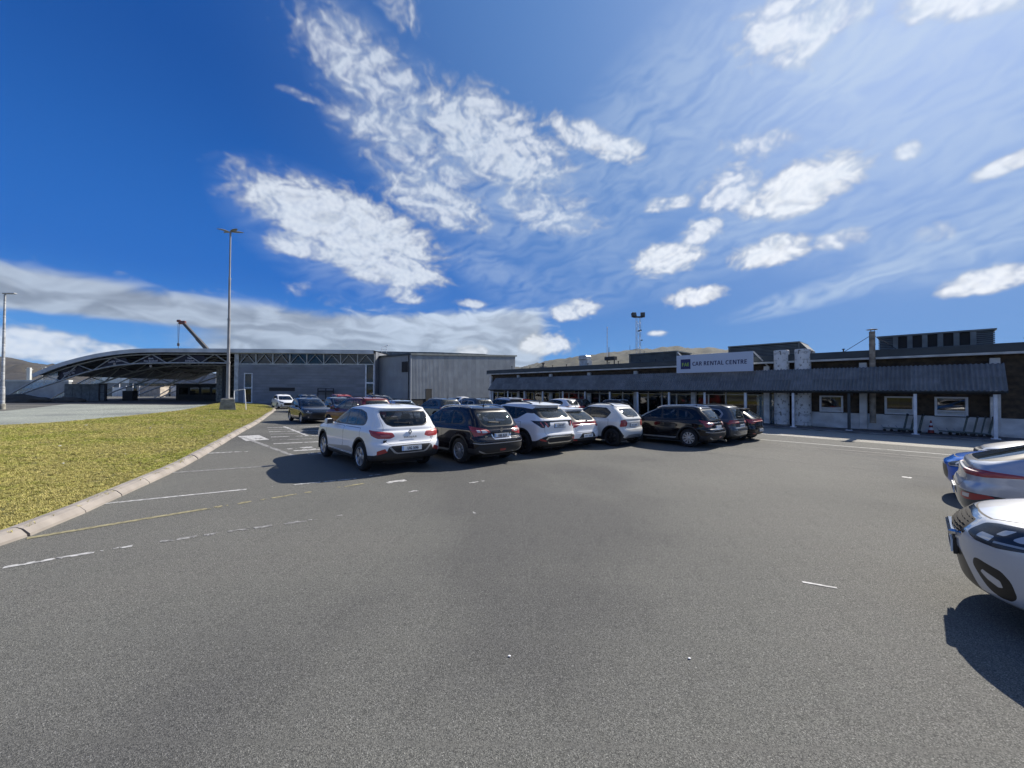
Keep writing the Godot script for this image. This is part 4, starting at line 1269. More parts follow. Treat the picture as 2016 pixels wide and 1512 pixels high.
func build_rental() -> void:
	rental = frame_thing("rental_building", "long low dark brick rental building with a corrugated canopy along its front", "building", BU, BW, 0.0)
	var b := rental
	var u0 := -9.0
	var u1 := 36.7
	# upper wall of dark brick, piers, fascia, roof
	obj("wall", ub(u0, u1, 31.0, 31.25, 2.05, 3.9), M.brick, b)
	obj("fascia", ub(u0, u1 + 0.35, 30.5, 30.62, 3.9, 4.32, 0.02), M.fascia, b)
	obj("fascia", ub(u1 + 0.25, u1 + 0.37, 30.62, 44.0, 3.9, 4.30), M.fascia, b)
	obj("drip_edge", ub(u0, u1 + 0.36, 30.46, 30.9, 3.78, 3.895), M.steel, b)
	obj("soffit", ub(u0, u1 + 0.2, 30.63, 31.0, 3.85, 3.89), M.dark, b)
	obj("roof", ub(u0, u1 + 0.24, 30.63, 44.0, 4.1, 4.28), M.fascia, b)
	obj("wall", ub(u1 - 0.25, u1, 31.26, 44.0, -0.5, 4.09), M.brick, b)
	obj("wall", ub(u0, u1, 43.75, 44.0, -0.5, 4.09), M.dark, b)
	obj("wall", ub(u0, u0 + 0.25, 31.26, 43.7, -0.5, 4.09), M.dark, b)
	obj("floor", ub(u0, u1, 31.0, 43.7, -0.6, -0.34), M.dark, b)
	for k in 9:
		var u := -2.55 + k * 4.895
		obj("pier", ub(u - 0.17, u + 0.17, 30.76, 30.998, -0.3, 3.62, 0.015), M.white_wall, b)
	# ground floor, right part: brick over a white plinth, three white windows
	var wins := [[-1.68, -0.50], [0.24, 1.45], [3.27, 4.42]]
	var edges := [u0, -1.68, -0.50, 0.24, 1.45, 3.27, 4.42, 5.0]
	for k in 4: obj("wall", ub(edges[k * 2], edges[k * 2 + 1], 31.0, 31.25, 0.62, 2.048), M.brick, b)
	for w in wins:
		obj("wall", ub(w[0], w[1], 31.0, 31.25, 1.64, 2.048), M.brick, b)
		var win := obj("window", ub(w[0] + 0.1, w[1] - 0.1, 31.10, 31.12, 0.92, 1.56), M.glass, b)
		for e in [[w[0], w[0] + 0.1, 0.62, 1.64], [w[1] - 0.1, w[1], 0.62, 1.64], [w[0] + 0.1, w[1] - 0.1, 1.56, 1.64], [w[0] + 0.1, w[1] - 0.1, 0.62, 0.70], [w[0] + 0.1, w[1] - 0.1, 0.86, 0.92]]:
			obj("window_frame", ub(e[0], e[1], 30.95, 31.16, e[2], e[3], 0.008), M.white, win)
		obj("window_panel", ub(w[0] + 0.1, w[1] - 0.1, 31.06, 31.1, 0.70, 0.86), M.white_wall, win)
		obj("sill", ub(w[0] - 0.03, w[1] + 0.03, 30.9, 31.0, 0.585, 0.618), M.dark, win)
	obj("blind", ub(0.85, 1.35, 31.2, 31.22, 0.92, 1.56), mat(lin(0.62, 0.56, 0.25), 0.8), b)
	obj("plinth", ub(u0, 5.0, 30.93, 31.25, -0.45, 0.60), M.white_wall, b)
	# entrance and shop front: dark glass between pale posts
	var u := 5.0
	var k := 0
	while u < u1 - 0.4:
		var wide := 1.22
		var v := minf(u + wide, u1 - 0.25)
		obj("window", ub(u + 0.04, v - 0.04, 31.08, 31.10, -0.3, 1.62), M.glass, b)
		obj("window", ub(u + 0.04, v - 0.04, 31.08, 31.10, 1.68, 2.04), M.glass, b)
		obj("mullion", ub(v - 0.04, v + 0.04, 31.0, 31.16, -0.3, 2.048), M.white_wall if k % 2 == 0 else M.steel, b)
		u = v
		k += 1
	obj("transom", ub(5.0, u1 - 0.25, 31.02, 31.14, 1.62, 1.68), M.steel, b)
	obj("door", ub(6.9, 7.9, 31.03, 31.06, -0.3, 1.6), M.glass_pale, b)
	# canopy: posts, beam, gutter, and two courses of corrugated sheets
	var uc0 := -2.78
	var uc1 := 34.9
	for i in 15:
		var up := -2.42 + i * 2.63
		var p := obj("post", ub(up - 0.065, up + 0.065, 29.21, 29.34, -0.36, 1.80, 0.01), M.white if i != 2 else M.fascia, b)
		obj("base_plate", ub(up - 0.15, up + 0.15, 29.12, 29.43, -0.36, -0.29, 0.015), M.white, p)
		obj("bracket", ub(up - 0.05, up + 0.05, 29.35, 30.9, 1.68, 1.82), M.dark, p)
	obj("beam", ub(uc0 + 0.05, uc1 - 0.05, 29.18, 29.36, 1.803, 1.95), M.black, b)
	var gt := new_st()
	for s in 6:
		var a0 := PI * s / 6
		var a1 := PI * (s + 1) / 6
		var r := 0.075
		face(gt, lp(uc0, 29.06 + r * cos(a0), 1.95 - r * sin(a0)), lp(uc1, 29.06 + r * cos(a0), 1.95 - r * sin(a0)), lp(uc1, 29.06 + r * cos(a1), 1.95 - r * sin(a1)), lp(uc0, 29.06 + r * cos(a1), 1.95 - r * sin(a1)), Vector3(0, -sin((a0 + a1) / 2), -cos((a0 + a1) / 2)))
	obj("gutter", gt.commit(), M.fascia, b)
	var ya := 1.965
	var yb := 3.30
	var wa := 29.0
	var wb := 30.2
	var nsheet := 36
	var sw := (uc1 - uc0) / nsheet
	var sheet := corrugated_sheet(sw, 6, Vector2(0, 0), Vector2(-(wb - wa) * 0.515, (yb - ya) * 0.515))
	var sheet2 := corrugated_sheet(sw, 6, Vector2(-(wb - wa) * 0.495, (yb - ya) * 0.495 + 0.02), Vector2(-(wb - wa), (yb - ya) + 0.02))
	var rng := RandomNumberGenerator.new()
	rng.seed = 17
	for i in nsheet:
		for c in 2:
			var o := obj("roof_sheet", sheet if c == 0 else sheet2, M.corrugated[rng.randi() % 4], b, lp(uc0 + (i + 1) * sw, wa, ya + rng.randf_range(-0.004, 0.004)))
	var gable := new_st()
	for e in [uc0 + 0.02, uc1 - 0.02]:
		prism(gable, PackedVector2Array([Vector2(0, -0.02), Vector2(-(wb - wa), (yb - ya) - 0.04), Vector2(-(wb - wa), (yb - ya) - 0.14), Vector2(0, -0.12)]), -0.02, 0.02, Transform3D(Basis(Vector3(0, 0, 1), Vector3.UP, Vector3(-1, 0, 0)), lp(e, wa, ya)))
	obj("barge_board", gable.commit(), M.fascia, b)
	# rooftop plant rooms
	plant_room(1.78, -2.75, 32.9, 5.30, 5, 0.0)
	plant_room(10.25, 5.8, 32.9, 5.36, 0, 0.42)
	plant_room(18.8, 14.35, 32.9, 5.32, 0, 0.12)
	# aerial pole, cowls and little vents along the roof
	for e in [[33.6, 0.42, 0], [31.9, 0.2, 0], [30.6, 0.25, 0], [29.8, 0.55, 1], [28.6, 0.25, 0], [27.2, 0.25, 0], [25.3, 0.28, 0], [23.9, 1.0, 2], [22.6, 0.25, 0], [20.9, 0.8, 3], [20.2, 0.24, 0], [19.2, 0.3, 0], [17.0, 0.3, 0], [15.6, 0.3, 0], [14.9, 0.3, 0], [4.9, 0.25, 0], [3.3, 0.25, 0], [-3.6, 0.3, 0]]:
		roof_vent(e[0], e[1], e[2])

func corrugated_sheet(wide: float, waves: int, a: Vector2, c: Vector2) -> ArrayMesh:
	# a, c: (z, y) of its lower and upper edge
	var st := new_st()
	var d := Vector3(0, c.y - a.y, c.x - a.x).normalized()
	var up := Vector3(0, -d.z, d.y)
	if up.y < 0: up = -up
	var n := waves * 8
	var amp := 0.036
	var pts := []
	var nor := []
	for i in n + 1:
		var t := TAU * waves * i / n
		pts.append(Vector3(wide * i / n, 0, 0) + up * amp * cos(t))
		nor.append((up + Vector3(1, 0, 0) * amp * sin(t) * TAU * waves / wide).normalized())
	var lo := Vector3(0, a.y, a.x)
	var hi := Vector3(0, c.y, c.x)
	var th := -up * 0.009
	for i in n:
		quad_n(st, lo + pts[i], lo + pts[i + 1], hi + pts[i + 1], hi + pts[i], nor[i], nor[i + 1], nor[i + 1], nor[i])
		quad_n(st, lo + th + pts[i], lo + th + pts[i + 1], hi + th + pts[i + 1], hi + th + pts[i], -nor[i], -nor[i + 1], -nor[i + 1], -nor[i])
		face(st, lo + pts[i], lo + pts[i + 1], lo + th + pts[i + 1], lo + th + pts[i], -d)
	return st.commit()

func plant_room(ua: float, ub_: float, w: float, top: float, openings: int, slant: float) -> void:
	var b := rental
	var pr := obj("plant_room", ub(ub_ + 0.05, ua - 0.05, w + 0.12, w + 3.0, 4.2, top - 0.06), M.black, b)
	var bars := new_st()
	var y := 4.32
	var n := 9
	var gap := (ua - ub_) / (openings + 1.3) if openings else 0.0
	while y < top - 0.1:
		if openings == 0:
			louvre_blade(bars, ub_, ua, w, y)
		else:
			louvre_blade(bars, ua - 0.75, ua, w, y)
			louvre_blade(bars, ub_, ub_ + 0.75, w, y)
		y += 0.105
	obj("louvre_blades", bars.commit(), M.louvre, pr).set_meta("kind", "stuff")
	obj("roof", ub(ub_ - 0.06, ua + 0.06, w - 0.06, w + 3.1, top - 0.055, top + 0.03), M.louvre, pr)
	if openings:
		var span := (ua - ub_ - 1.5) / openings
		for k in openings + 1:
			var u := ub_ + 0.75 + k * span
			obj("jamb", ub(u - 0.11, u + 0.11, w - 0.02, w + 0.115, 4.25, top - 0.06), M.louvre, pr)
	else:
		for u in [ub_, ua]: obj("jamb", ub(u - 0.04, u + 0.04, w - 0.02, w + 0.115, 4.25, top - 0.06), M.louvre, pr)
	if slant > 0.2:
		var sl := new_st()
		prism(sl, PackedVector2Array([Vector2(0, 0), Vector2(slant, 0), Vector2(slant, 0.55), Vector2(0, top - 4.3)]), 0, -2.8, Transform3D(Basis.IDENTITY, lp(ub_ - 0.07, w, 4.28)))
		obj("side_hood", sl.commit(), M.fascia, pr)

func louvre_blade(st: SurfaceTool, ua: float, ub_: float, w: float, y: float) -> void:
	var a := lp(ua, w, y)
	var c := lp(ub_, w, y)
	var o := Vector3(0, 0.085, -0.075)
	face(st, a, c, c + o, a + o, Vector3(0, 0.3, 1))
	face(st, a + Vector3(0, 0.012, -0.012), c + Vector3(0, 0.012, -0.012), c, a, Vector3(0, 0, 1))

func roof_vent(u: float, h: float, kind: int) -> void:
	var st := new_st()
	var o := lp(u, 31.6 if kind == 0 else 33.0, 4.28)
	var m: Material = M.dark
	if kind == 0:
		rod(st, o, o + Vector3(0, h, 0), 0.035)
		rod(st, o + Vector3(0, h, 0), o + Vector3(0, h + 0.05, 0), 0.075)
	elif kind == 1:
		box(st, o + Vector3(-0.35, 0, -0.3), o + Vector3(0.35, 0.35, 0.3))
		rod(st, o + Vector3(0, 0.35, 0), o + Vector3(0, h + 0.15, 0), 0.14)
		rod(st, o + Vector3(0, h + 0.15, 0), o + Vector3(0, h + 0.22, 0), 0.22)
		m = M.rust
	elif kind == 2:
		box(st, o + Vector3(-0.5, 0, -0.4), o + Vector3(0.5, 0.75, 0.4))
		box(st, o + Vector3(-0.6, 0.75, -0.5), o + Vector3(0.4, 1.25, 0.5), Transform3D(), 0.1)
		m = M.galv
	else:
		for x in [-0.4, 0.4]: rod(st, o + Vector3(x, 0, 0), o + Vector3(x, 0.9, 0), 0.05)
		box(st, o + Vector3(-0.55, 0.6, -0.25), o + Vector3(0.55, 0.95, 0.25))
		rod(st, o + Vector3(-0.2, 0.9, 0), o + Vector3(-0.2, 1.9, 0), 0.03)
		m = M.dark
	obj("roof_vent", st.commit(), m, rental)

# ---------------------------------------------------------------- cars
# A car's own axes: x forwards, y up, z to its right; the origin lies on the ground midway between the axles.
# Its skin is a stack of closed plan outlines (rows) from the sills to the middle of the roof. Parts are cut out of that skin
# with outlines drawn in side view (x, y), or unrolled round the tail or the nose (q, y), q being the way from the middle line round the corner.
const NR := 13
const NS := 40
const NF := 15
const SUB := 4

func car_rows(d: Dictionary) -> Array:
	var c: float = d.clear
	var hw: float = d.hw
	var yb: float = d.yb
	var be: Array = d.belt
	var yt: Array = d.ytop
	var rear: float = d.rear
	var front: float = d.front
	var tail: float = d.tail
	var ym6: float = (yb + 0.14 + be[0]) * 0.5
	var hb: float = hw - d.get("inset", 0.075)
	var ht: float = d.hwtop
	var cr: float = d.get("cr", 0.34)
	var pr: float = d.get("pr", 3.4)
	var cf: float = d.get("cf", 0.62)
	var pf: float = d.get("pf", 2.7)
	var tg: float = d.get("tg", 0.06)
	var xm: float = lerpf(tail, d.wr, 0.5) - d.get("rbulge", 0.02)
	return [
		[rear + 0.26, c + 0.11, c + 0.03, c + 0.07, front - 0.36 * d.get("chin", 1.0), hw - 0.24, cr, pr, cf, pf],
		[rear + 0.09, c + 0.12, c + 0.05, c + 0.08, front - 0.13 * d.get("chin", 1.0), hw - 0.05, cr, pr, cf, pf],
		[rear + 0.015, c + 0.24, c + 0.19, c + 0.2, front - 0.03, hw - 0.008, cr, pr, cf, pf],
		[rear, yb - 0.04, yb - 0.06, yb - 0.05, front, hw, cr, pr, cf, pf],
		[rear + 0.02, yb + 0.05, yb + 0.04, yb + 0.03, front, hw, cr, pr, cf, pf],
		[rear + tg + 0.02, yb + 0.11, yb + 0.13, yb + 0.10, front - 0.015, hw - 0.003, cr, pr, cf, pf],
		[lerpf(rear + tg, tail, 0.35), ym6, (yb + be[1]) * 0.52 + 0.04, maxf(d.ynose - 0.07, yb + 0.13), lerpf(front, d.nose, 0.45), hw - 0.006, cr, pr, cf, pf],
		[lerpf(rear + tg, tail, 0.75), be[0] - 0.10, be[1] - 0.085, d.ynose, d.nose, hw - 0.022, cr, pr, cf * 0.95, pf],
		[tail - 0.02, be[0] - 0.045, be[1] - 0.04, d.yhood, d.xhood, lerpf(hw, hb, 0.6), cr, pr, cf * 0.85, pf + 0.5],
		[tail, be[0], be[1], be[2], d.cowl, hb, cr, pr, 0.42, 2.6],
		[xm, lerpf(be[0], yt[0], 0.52), lerpf(be[1], yt[1], 0.52), lerpf(be[2], yt[2], 0.52), lerpf(d.cowl, d.wf, 0.5) + 0.02, lerpf(hb, ht, 0.47), cr * 0.92, pr, 0.38, 2.7],
		[d.wr, yt[0], yt[1], yt[2], d.wf, ht, cr * 0.85, pr, 0.34, 2.8],
		[d.wr + d.get("lip", 0.03), yt[0] + (d.H - yt[1]) * 0.45, yt[1] + (d.H - yt[1]) * 0.52, yt[2] + 0.035, d.wf - 0.06, ht - 0.075, cr * 0.8, pr, 0.32, 2.9],
		[d.wr + 0.16, yt[0] + (d.H - yt[1]) * 0.72, d.H - 0.018, yt[2] + 0.065, d.wf - 0.16, ht - 0.27, 0.25, 3.0, 0.3, 3.0],
		[d.wr + 0.24, yt[0] + (d.H - yt[1]) * 0.78, d.H, yt[2] + 0.07, d.wf - 0.2, 0.0, 0.2, 3.0, 0.3, 3.0],
	]

func row_at(rows: Array, v: float) -> PackedFloat32Array:
	var j := clampi(int(v), 0, rows.size() - 2)
	var t := v - j
	var a: Array = rows[maxi(j - 1, 0)]
	var b: Array = rows[j]
	var c: Array = rows[j + 1]
	var e: Array = rows[mini(j + 2, rows.size() - 1)]
	var out := PackedFloat32Array()
	for k in 10:
		var m0: float = (c[k] - a[k]) * 0.5
		var m1: float = (e[k] - b[k]) * 0.5
		var dd: float = c[k] - b[k]
		# keep it free of overshoots
		if dd == 0.0:
			m0 = 0.0
			m1 = 0.0
		else:
			m0 = clampf(m0 / dd, 0.0, 2.2) * dd
			m1 = clampf(m1 / dd, 0.0, 2.2) * dd
		var t2 := t * t
		var t3 := t2 * t
		out.append((2 * t3 - 3 * t2 + 1) * b[k] + (t3 - 2 * t2 + t) * m0 + (-2 * t3 + 3 * t2) * c[k] + (t3 - t2) * m1)
	return out

func skin_point(r: PackedFloat32Array, i: int) -> Vector3:
	var x := 0.0
	var z := 0.0
	if i <= NR:
		var a := PI * 0.5 * i / NR
		z = r[5] * pow(sin(a), 2.0 / r[7])
		x = r[0] + r[6] - r[6] * pow(maxf(cos(a), 0.0), 2.0 / r[7])
	elif i >= NR + NS:
		var a := PI * 0.5 * (NR + NS + NF - i) / NF
		z = r[5] * pow(sin(a), 2.0 / r[9])
		x = r[4] - r[8] + r[8] * pow(maxf(cos(a), 0.0), 2.0 / r[9])
	else:
		x = lerpf(r[0] + r[6], r[4] - r[8], float(i - NR) / NS)
		z = r[5]
	var s := clampf((x - r[0]) / maxf(r[4] - r[0], 0.01), 0, 1)
	z *= 1.0 - 0.045 * pow(2.0 * s - 1.0, 4.0)
	var y := r[1] * (1 - s) * (1 - 2 * s) + 4.0 * r[2] * s * (1 - s) + r[3] * s * (2 * s - 1)
	return Vector3(x, y, z)

func tail_x(rows: Array, y: float) -> float:
	var v := 0.0
	while v < rows.size() - 1:
		var r := row_at(rows, v)
		if r[1] >= y: return r[0]
		v += 0.1
	return rows[-1][0]

func nose_x(rows: Array, y: float) -> float:
	var v := 0.0
	while v < rows.size() - 1:
		var r := row_at(rows, v)
		if r[3] >= y: return r[4]
		v += 0.1
	return rows[-1][4]

func pv(a: Array) -> PackedVector2Array:
	var o := PackedVector2Array()
	for k in range(0, a.size(), 2): o.append(Vector2(a[k], a[k + 1]))
	return o

func rounded(p: PackedVector2Array, r: float) -> PackedVector2Array:
	# cut the corners of an outline round
	var o := PackedVector2Array()
	for i in p.size():
		var a := p[(i + p.size() - 1) % p.size()]
		var b := p[i]
		var c := p[(i + 1) % p.size()]
		var k := minf(r, 0.45 * minf(a.distance_to(b), b.distance_to(c)))
		var s := b.move_toward(a, k)
		var e := b.move_toward(c, k)
		for t in 4:
			var u := t / 3.0
			o.append(s.lerp(b, u).lerp(b.lerp(e, u), u))
	return o

func circle(c: Vector2, r: float, n := 32) -> PackedVector2Array:
	var o := PackedVector2Array()
	for i in n: o.append(c + Vector2(cos(TAU * i / n), sin(TAU * i / n)) * r)
	return o

# mode 0 side view, 1 round the tail, 2 round the nose
func cut(called: String, mode: int, poly: PackedVector2Array, m: Material, apart := true, lift := 0.0) -> Dictionary:
	var lo := poly[0]
	var hi := poly[0]
	for p in poly:
		lo = lo.min(p)
		hi = hi.max(p)
	return {"n": called, "mode": mode, "poly": poly, "m": m, "apart": apart, "lo": lo, "hi": hi, "lift": lift}

func skin(rows: Array, cuts: Array) -> Array:
	# returns [SurfaceTool per cut and side ...]: out[k][side], the last one being the bare body
	var out := []
	for k in cuts.size() + 1: out.append([null, null])
	var nv := (rows.size() - 1) * SUB + 1
	var nc := NR + NS + NF + 1
	var P := PackedVector3Array()
	var Q := PackedVector2Array()       # q round the tail, q round the nose
	P.resize(nv * nc)
	Q.resize(nv * nc)
	for j in nv:
		var r := row_at(rows, float(j) / SUB)
		for i in nc:
			var p := skin_point(r, i)
			P[j * nc + i] = p
			Q[j * nc + i] = Vector2(p.z + p.x - r[0], p.z + r[4] - p.x)
	var N := PackedVector3Array()
	N.resize(nv * nc)
	for j in nv:
		for i in nc:
			var dv := P[mini(j + 1, nv - 1) * nc + i] - P[maxi(j - 1, 0) * nc + i]
			var du := Vector3.ZERO
			if i == 0:
				var p1 := P[j * nc + 1]
				du = Vector3(0, 0, maxf(p1.z, 0.001))
			elif i == nc - 1:
				du = Vector3(0, 0, -maxf(P[j * nc + nc - 2].z, 0.001))
			else:
				du = P[j * nc + i + 1] - P[j * nc + i - 1]
			if j >= nv - 2:
				N[j * nc + i] = Vector3.UP
				continue
			var n := dv.cross(du)
			N[j * nc + i] = n.normalized() if n.length() > 1e-9 else Vector3.UP
	# check that the normals point outwards
	var probe := (nv / 3) * nc + NR + NS / 2
	if N[probe].z < 0.0:
		for k in N.size():
			if k < (nv - 2) * nc: N[k] = -N[k]
	var full := PackedVector2Array([Vector2(0, 0), Vector2(1000, 0), Vector2(0, 1000)])
	for j in nv - 1:
		for i in nc - 1:
			var a := j * nc + i
			for t in 2:
				var ids := [a, a + 1, a + nc + 1] if t == 0 else [a, a + nc + 1, a + nc]
				var p0 := P[ids[0]]
				var p1 := P[ids[1]]
				var p2 := P[ids[2]]
				if (p1 - p0).cross(p2 - p0).length_squared() < 1e-14: continue
				var nz := N[ids[0]].z + N[ids[1]].z + N[ids[2]].z
				var mx := (p0.x + p1.x + p2.x) / 3.0
				var mz := (p0.z + p1.z + p2.z) / 3.0
				var rest: Array = [full]
				for k in cuts.size():
					var c: Dictionary = cuts[k]
					var a0: Vector2
					var a1: Vector2
					var a2: Vector2
					if c.mode == 0:
						if c.n == "hole":
							if mz < 0.5: continue
						elif nz < 1.0: continue
						a0 = Vector2(p0.x, p0.y)
						a1 = Vector2(p1.x, p1.y)
						a2 = Vector2(p2.x, p2.y)
					elif c.mode == 1:
						if mx > 0.0: continue
						a0 = Vector2(Q[ids[0]].x, p0.y)
						a1 = Vector2(Q[ids[1]].x, p1.y)
						a2 = Vector2(Q[ids[2]].x, p2.y)
					else:
						if mx < -0.4: continue
						a0 = Vector2(Q[ids[0]].y, p0.y)
						a1 = Vector2(Q[ids[1]].y, p1.y)
						a2 = Vector2(Q[ids[2]].y, p2.y)
					var lo: Vector2 = c.lo
					var hi: Vector2 = c.hi
					if maxf(a0.x, maxf(a1.x, a2.x)) < lo.x or minf(a0.x, minf(a1.x, a2.x)) > hi.x or maxf(a0.y, maxf(a1.y, a2.y)) < lo.y or minf(a0.y, minf(a1.y, a2.y)) > hi.y: continue
					var e1 := a1 - a0
					var e2 := a2 - a0
					var det := e1.cross(e2)
					if absf(det) < 1e-9: continue
					var pb := PackedVector2Array()
					for v in c.poly:
						var w: Vector2 = v - a0
						pb.append(Vector2(w.cross(e2), e1.cross(w)) / det * 1000.0)
					var next := []
					for piece in rest:
						var inside := Geometry2D.intersect_polygons(piece, pb)
						if inside.is_empty():
							next.append(piece)
							continue
						for q in inside:
							if c.n != "hole": emit(out, k, q, ids, P, N, c.lift)
						for q in Geometry2D.clip_polygons(piece, pb): next.append(q)
					rest = next
					if rest.is_empty(): break
				for q in rest: emit(out, cuts.size(), q, ids, P, N, 0.0)
	return out

func emit(out: Array, k: int, q: PackedVector2Array, ids: Array, P: PackedVector3Array, N: PackedVector3Array, lift: float) -> void:
	if q.size() < 3: return
	var t := PackedInt32Array([0, 1, 2]) if q.size() == 3 else Geometry2D.triangulate_polygon(q)
	if t.is_empty(): return
	var vs := PackedVector3Array()
	var ns := PackedVector3Array()
	for b in q:
		var w1 := b.x * 0.001
		var w2 := b.y * 0.001
		var w0 := 1.0 - w1 - w2
		var n := (N[ids[0]] * w0 + N[ids[1]] * w1 + N[ids[2]] * w2).normalized()
		vs.append(P[ids[0]] * w0 + P[ids[1]] * w1 + P[ids[2]] * w2 + n * lift)
		ns.append(n)
	for side in 2:
		if out[k][side] == null: out[k][side] = new_st()
		var st: SurfaceTool = out[k][side]
		var f := Vector3(1, 1, 1 if side == 0 else -1)
		for m in range(0, t.size(), 3):
			var a := t[m]
			var b := t[m + 1]
			var c := t[m + 2]
			var g := ((vs[b] - vs[a]) * f).cross((vs[c] - vs[a]) * f)
			if g.length_squared() < 1e-16: continue
			if g.dot(ns[a] * f) > 0.0:
				var s := b
				b = c
				c = s
			for v in [a, b, c]:
				st.set_normal(ns[v] * f)
				st.add_vertex(vs[v] * f)

var wheel_cache := {}

func make_wheel(r: float, wide: float, style: String) -> Dictionary:
	var key := "%s%.3f" % [style, r]
	if wheel_cache.has(key): return wheel_cache[key]
	var w := wide
	var rr := r * (0.64 if style != "big" else 0.70)
	var ty := new_st()
	# axis along +z (outwards)
	lathe(ty, [Vector2(-w / 2, rr), Vector2(-w / 2 + 0.005, r * 0.86), Vector2(-w / 2 + 0.03, r * 0.97), Vector2(-w / 2 + 0.06, r), Vector2(w / 2 - 0.06, r), Vector2(w / 2 - 0.03, r * 0.97), Vector2(w / 2 - 0.002, r * 0.86), Vector2(w / 2 + 0.004, r * 0.76), Vector2(w / 2 - 0.012, rr)], Vector3.ZERO, Vector3(0, 0, 1), 36)
	var rim := new_st()
	lathe(rim, [Vector2(w / 2 - 0.012, rr), Vector2(w / 2 - 0.002, rr * 0.985), Vector2(w / 2 - 0.006, rr * 0.95), Vector2(w / 2 - 0.03, rr * 0.92), Vector2(-w / 2, rr * 0.9)], Vector3.ZERO, Vector3(0, 0, 1), 36)
	var n := 5
	var wd := 0.052
	if style == "multi":
		n = 10
		wd = 0.028
	elif style == "double":
		n = 10
		wd = 0.03
	elif style == "big": n = 5
	for k in n:
		var a := TAU * k / n
		if style == "double": a = TAU * (k / 2) / 5.0 + (0.16 if k % 2 else -0.16)
		var t := Transform3D(Basis(Vector3(0, 0, 1), a), Vector3.ZERO)
		var q := rr * 0.95
		var pts := PackedVector2Array([Vector2(0.02, -wd * 0.62), Vector2(q, -wd), Vector2(q, wd), Vector2(0.02, wd * 0.62)])
		if style == "big" or style == "five": pts = PackedVector2Array([Vector2(0.02, -0.04), Vector2(q * 0.5, -0.034), Vector2(q, -0.075), Vector2(q, 0.075), Vector2(q * 0.5, 0.034), Vector2(0.02, 0.04)])
		prism(rim, pts, w / 2 - 0.055, w / 2 - 0.022, t)
	lathe(rim, [Vector2(w / 2 - 0.06, rr * 0.30), Vector2(w / 2 - 0.02, rr * 0.28), Vector2(w / 2 - 0.012, rr * 0.2), Vector2(w / 2 - 0.012, 0.0)], Vector3.ZERO, Vector3(0, 0, 1), 20)
	var bk := new_st()
	lathe(bk, [Vector2(w / 2 - 0.085, rr * 0.72), Vector2(w / 2 - 0.075, rr * 0.70), Vector2(w / 2 - 0.075, 0.0)], Vector3.ZERO, Vector3(0, 0, 1), 24)
	var dk := new_st()
	lathe(dk, [Vector2(w / 2 - 0.10, rr * 0.93), Vector2(w / 2 - 0.10, 0.0)], Vector3.ZERO, Vector3(0, 0, 1), 24)
	wheel_cache[key] = {"tyre": ty.commit(), "rim": rim.commit(), "brake_disc": bk.commit(), "dark": dk.commit()}
	return wheel_cache[key]

func paint(r: float, g: float, b: float, flake_ := 0.0) -> StandardMaterial3D:
	var m := mat(lin(r, g, b), 0.32, flake_)
	m.metallic_specular = 0.12 if flake_ < 0.05 else 0.4
	m.clearcoat_enabled = true
	m.clearcoat = 1.0
	m.clearcoat_roughness = 0.02
	return m

var CM := {}

func car_materials() -> void:
	CM.white = paint(0.74, 0.76, 0.78)
	CM.pearl = paint(0.68, 0.68, 0.64)
	CM.black = paint(0.006, 0.006, 0.008)
	CM.plum = paint(0.009, 0.008, 0.011)
	CM.dark_blue = paint(0.012, 0.019, 0.032)
	CM.grey = paint(0.055, 0.062, 0.072, 0.3)
	CM.slate = paint(0.030, 0.042, 0.055, 0.3)
	CM.green_grey = paint(0.030, 0.040, 0.042, 0.2)
	CM.red = paint(0.22, 0.018, 0.012)
	CM.copper = paint(0.115, 0.016, 0.012)
	CM.silver = paint(0.50, 0.52, 0.56, 0.35)
	CM.silver_blue = paint(0.40, 0.43, 0.49, 0.45)
	CM.blue = paint(0.010, 0.12, 0.52)
	CM.pale_blue = paint(0.30, 0.38, 0.48, 0.2)
	CM.glass = pane(Color(0.025, 0.032, 0.036, 0.55))
	CM.glass_dark = pane(Color(0.008, 0.009, 0.011, 0.86))
	CM.glass_clear = pane(Color(0.25, 0.28, 0.28, 0.30))
	CM.trim = mat(lin(0.010, 0.010, 0.011), 0.35)
	CM.plastic = mat(lin(0.020, 0.020, 0.021), 0.65)
	CM.seam = mat(lin(0.006, 0.006, 0.006), 0.8)
	CM.grille = mat(lin(0.005, 0.005, 0.005), 0.9)
	CM.tyre = mat(lin(0.014, 0.014, 0.014), 0.85)
	CM.alloy = mat(lin(0.52, 0.53, 0.55), 0.32, 0.75)
	CM.alloy_dark = mat(lin(0.012, 0.012, 0.013), 0.4, 0.2)
	CM.disc = mat(lin(0.10, 0.10, 0.10), 0.5, 0.6)
	CM.chrome = mat(lin(0.62, 0.62, 0.63), 0.12, 1.0)
	CM.satin = mat(lin(0.34, 0.35, 0.36), 0.4, 0.5)
	CM.lamp_red = mat(lin(0.30, 0.006, 0.010), 0.12)
	CM.lamp_red.clearcoat_enabled = true
	CM.lamp_pink = mat(lin(0.46, 0.12, 0.12), 0.15)
	CM.lamp_pale = mat(lin(0.60, 0.58, 0.56), 0.12, 0.3)
	CM.lamp_clear = pane(Color(0.75, 0.8, 0.85, 0.25))
	CM.lamp_house = mat(lin(0.035, 0.04, 0.05), 0.2, 0.3)
	CM.plate = mat(lin(0.68, 0.72, 0.74), 0.45)
	CM.plate_blue = mat(lin(0.22, 0.36, 0.62), 0.5)
	CM.ink = mat(lin(0.010, 0.012, 0.03), 0.6)
	CM.seat = mat(lin(0.018, 0.019, 0.022), 0.85)
	CM.cabin = mat(lin(0.012, 0.012, 0.013), 0.9)

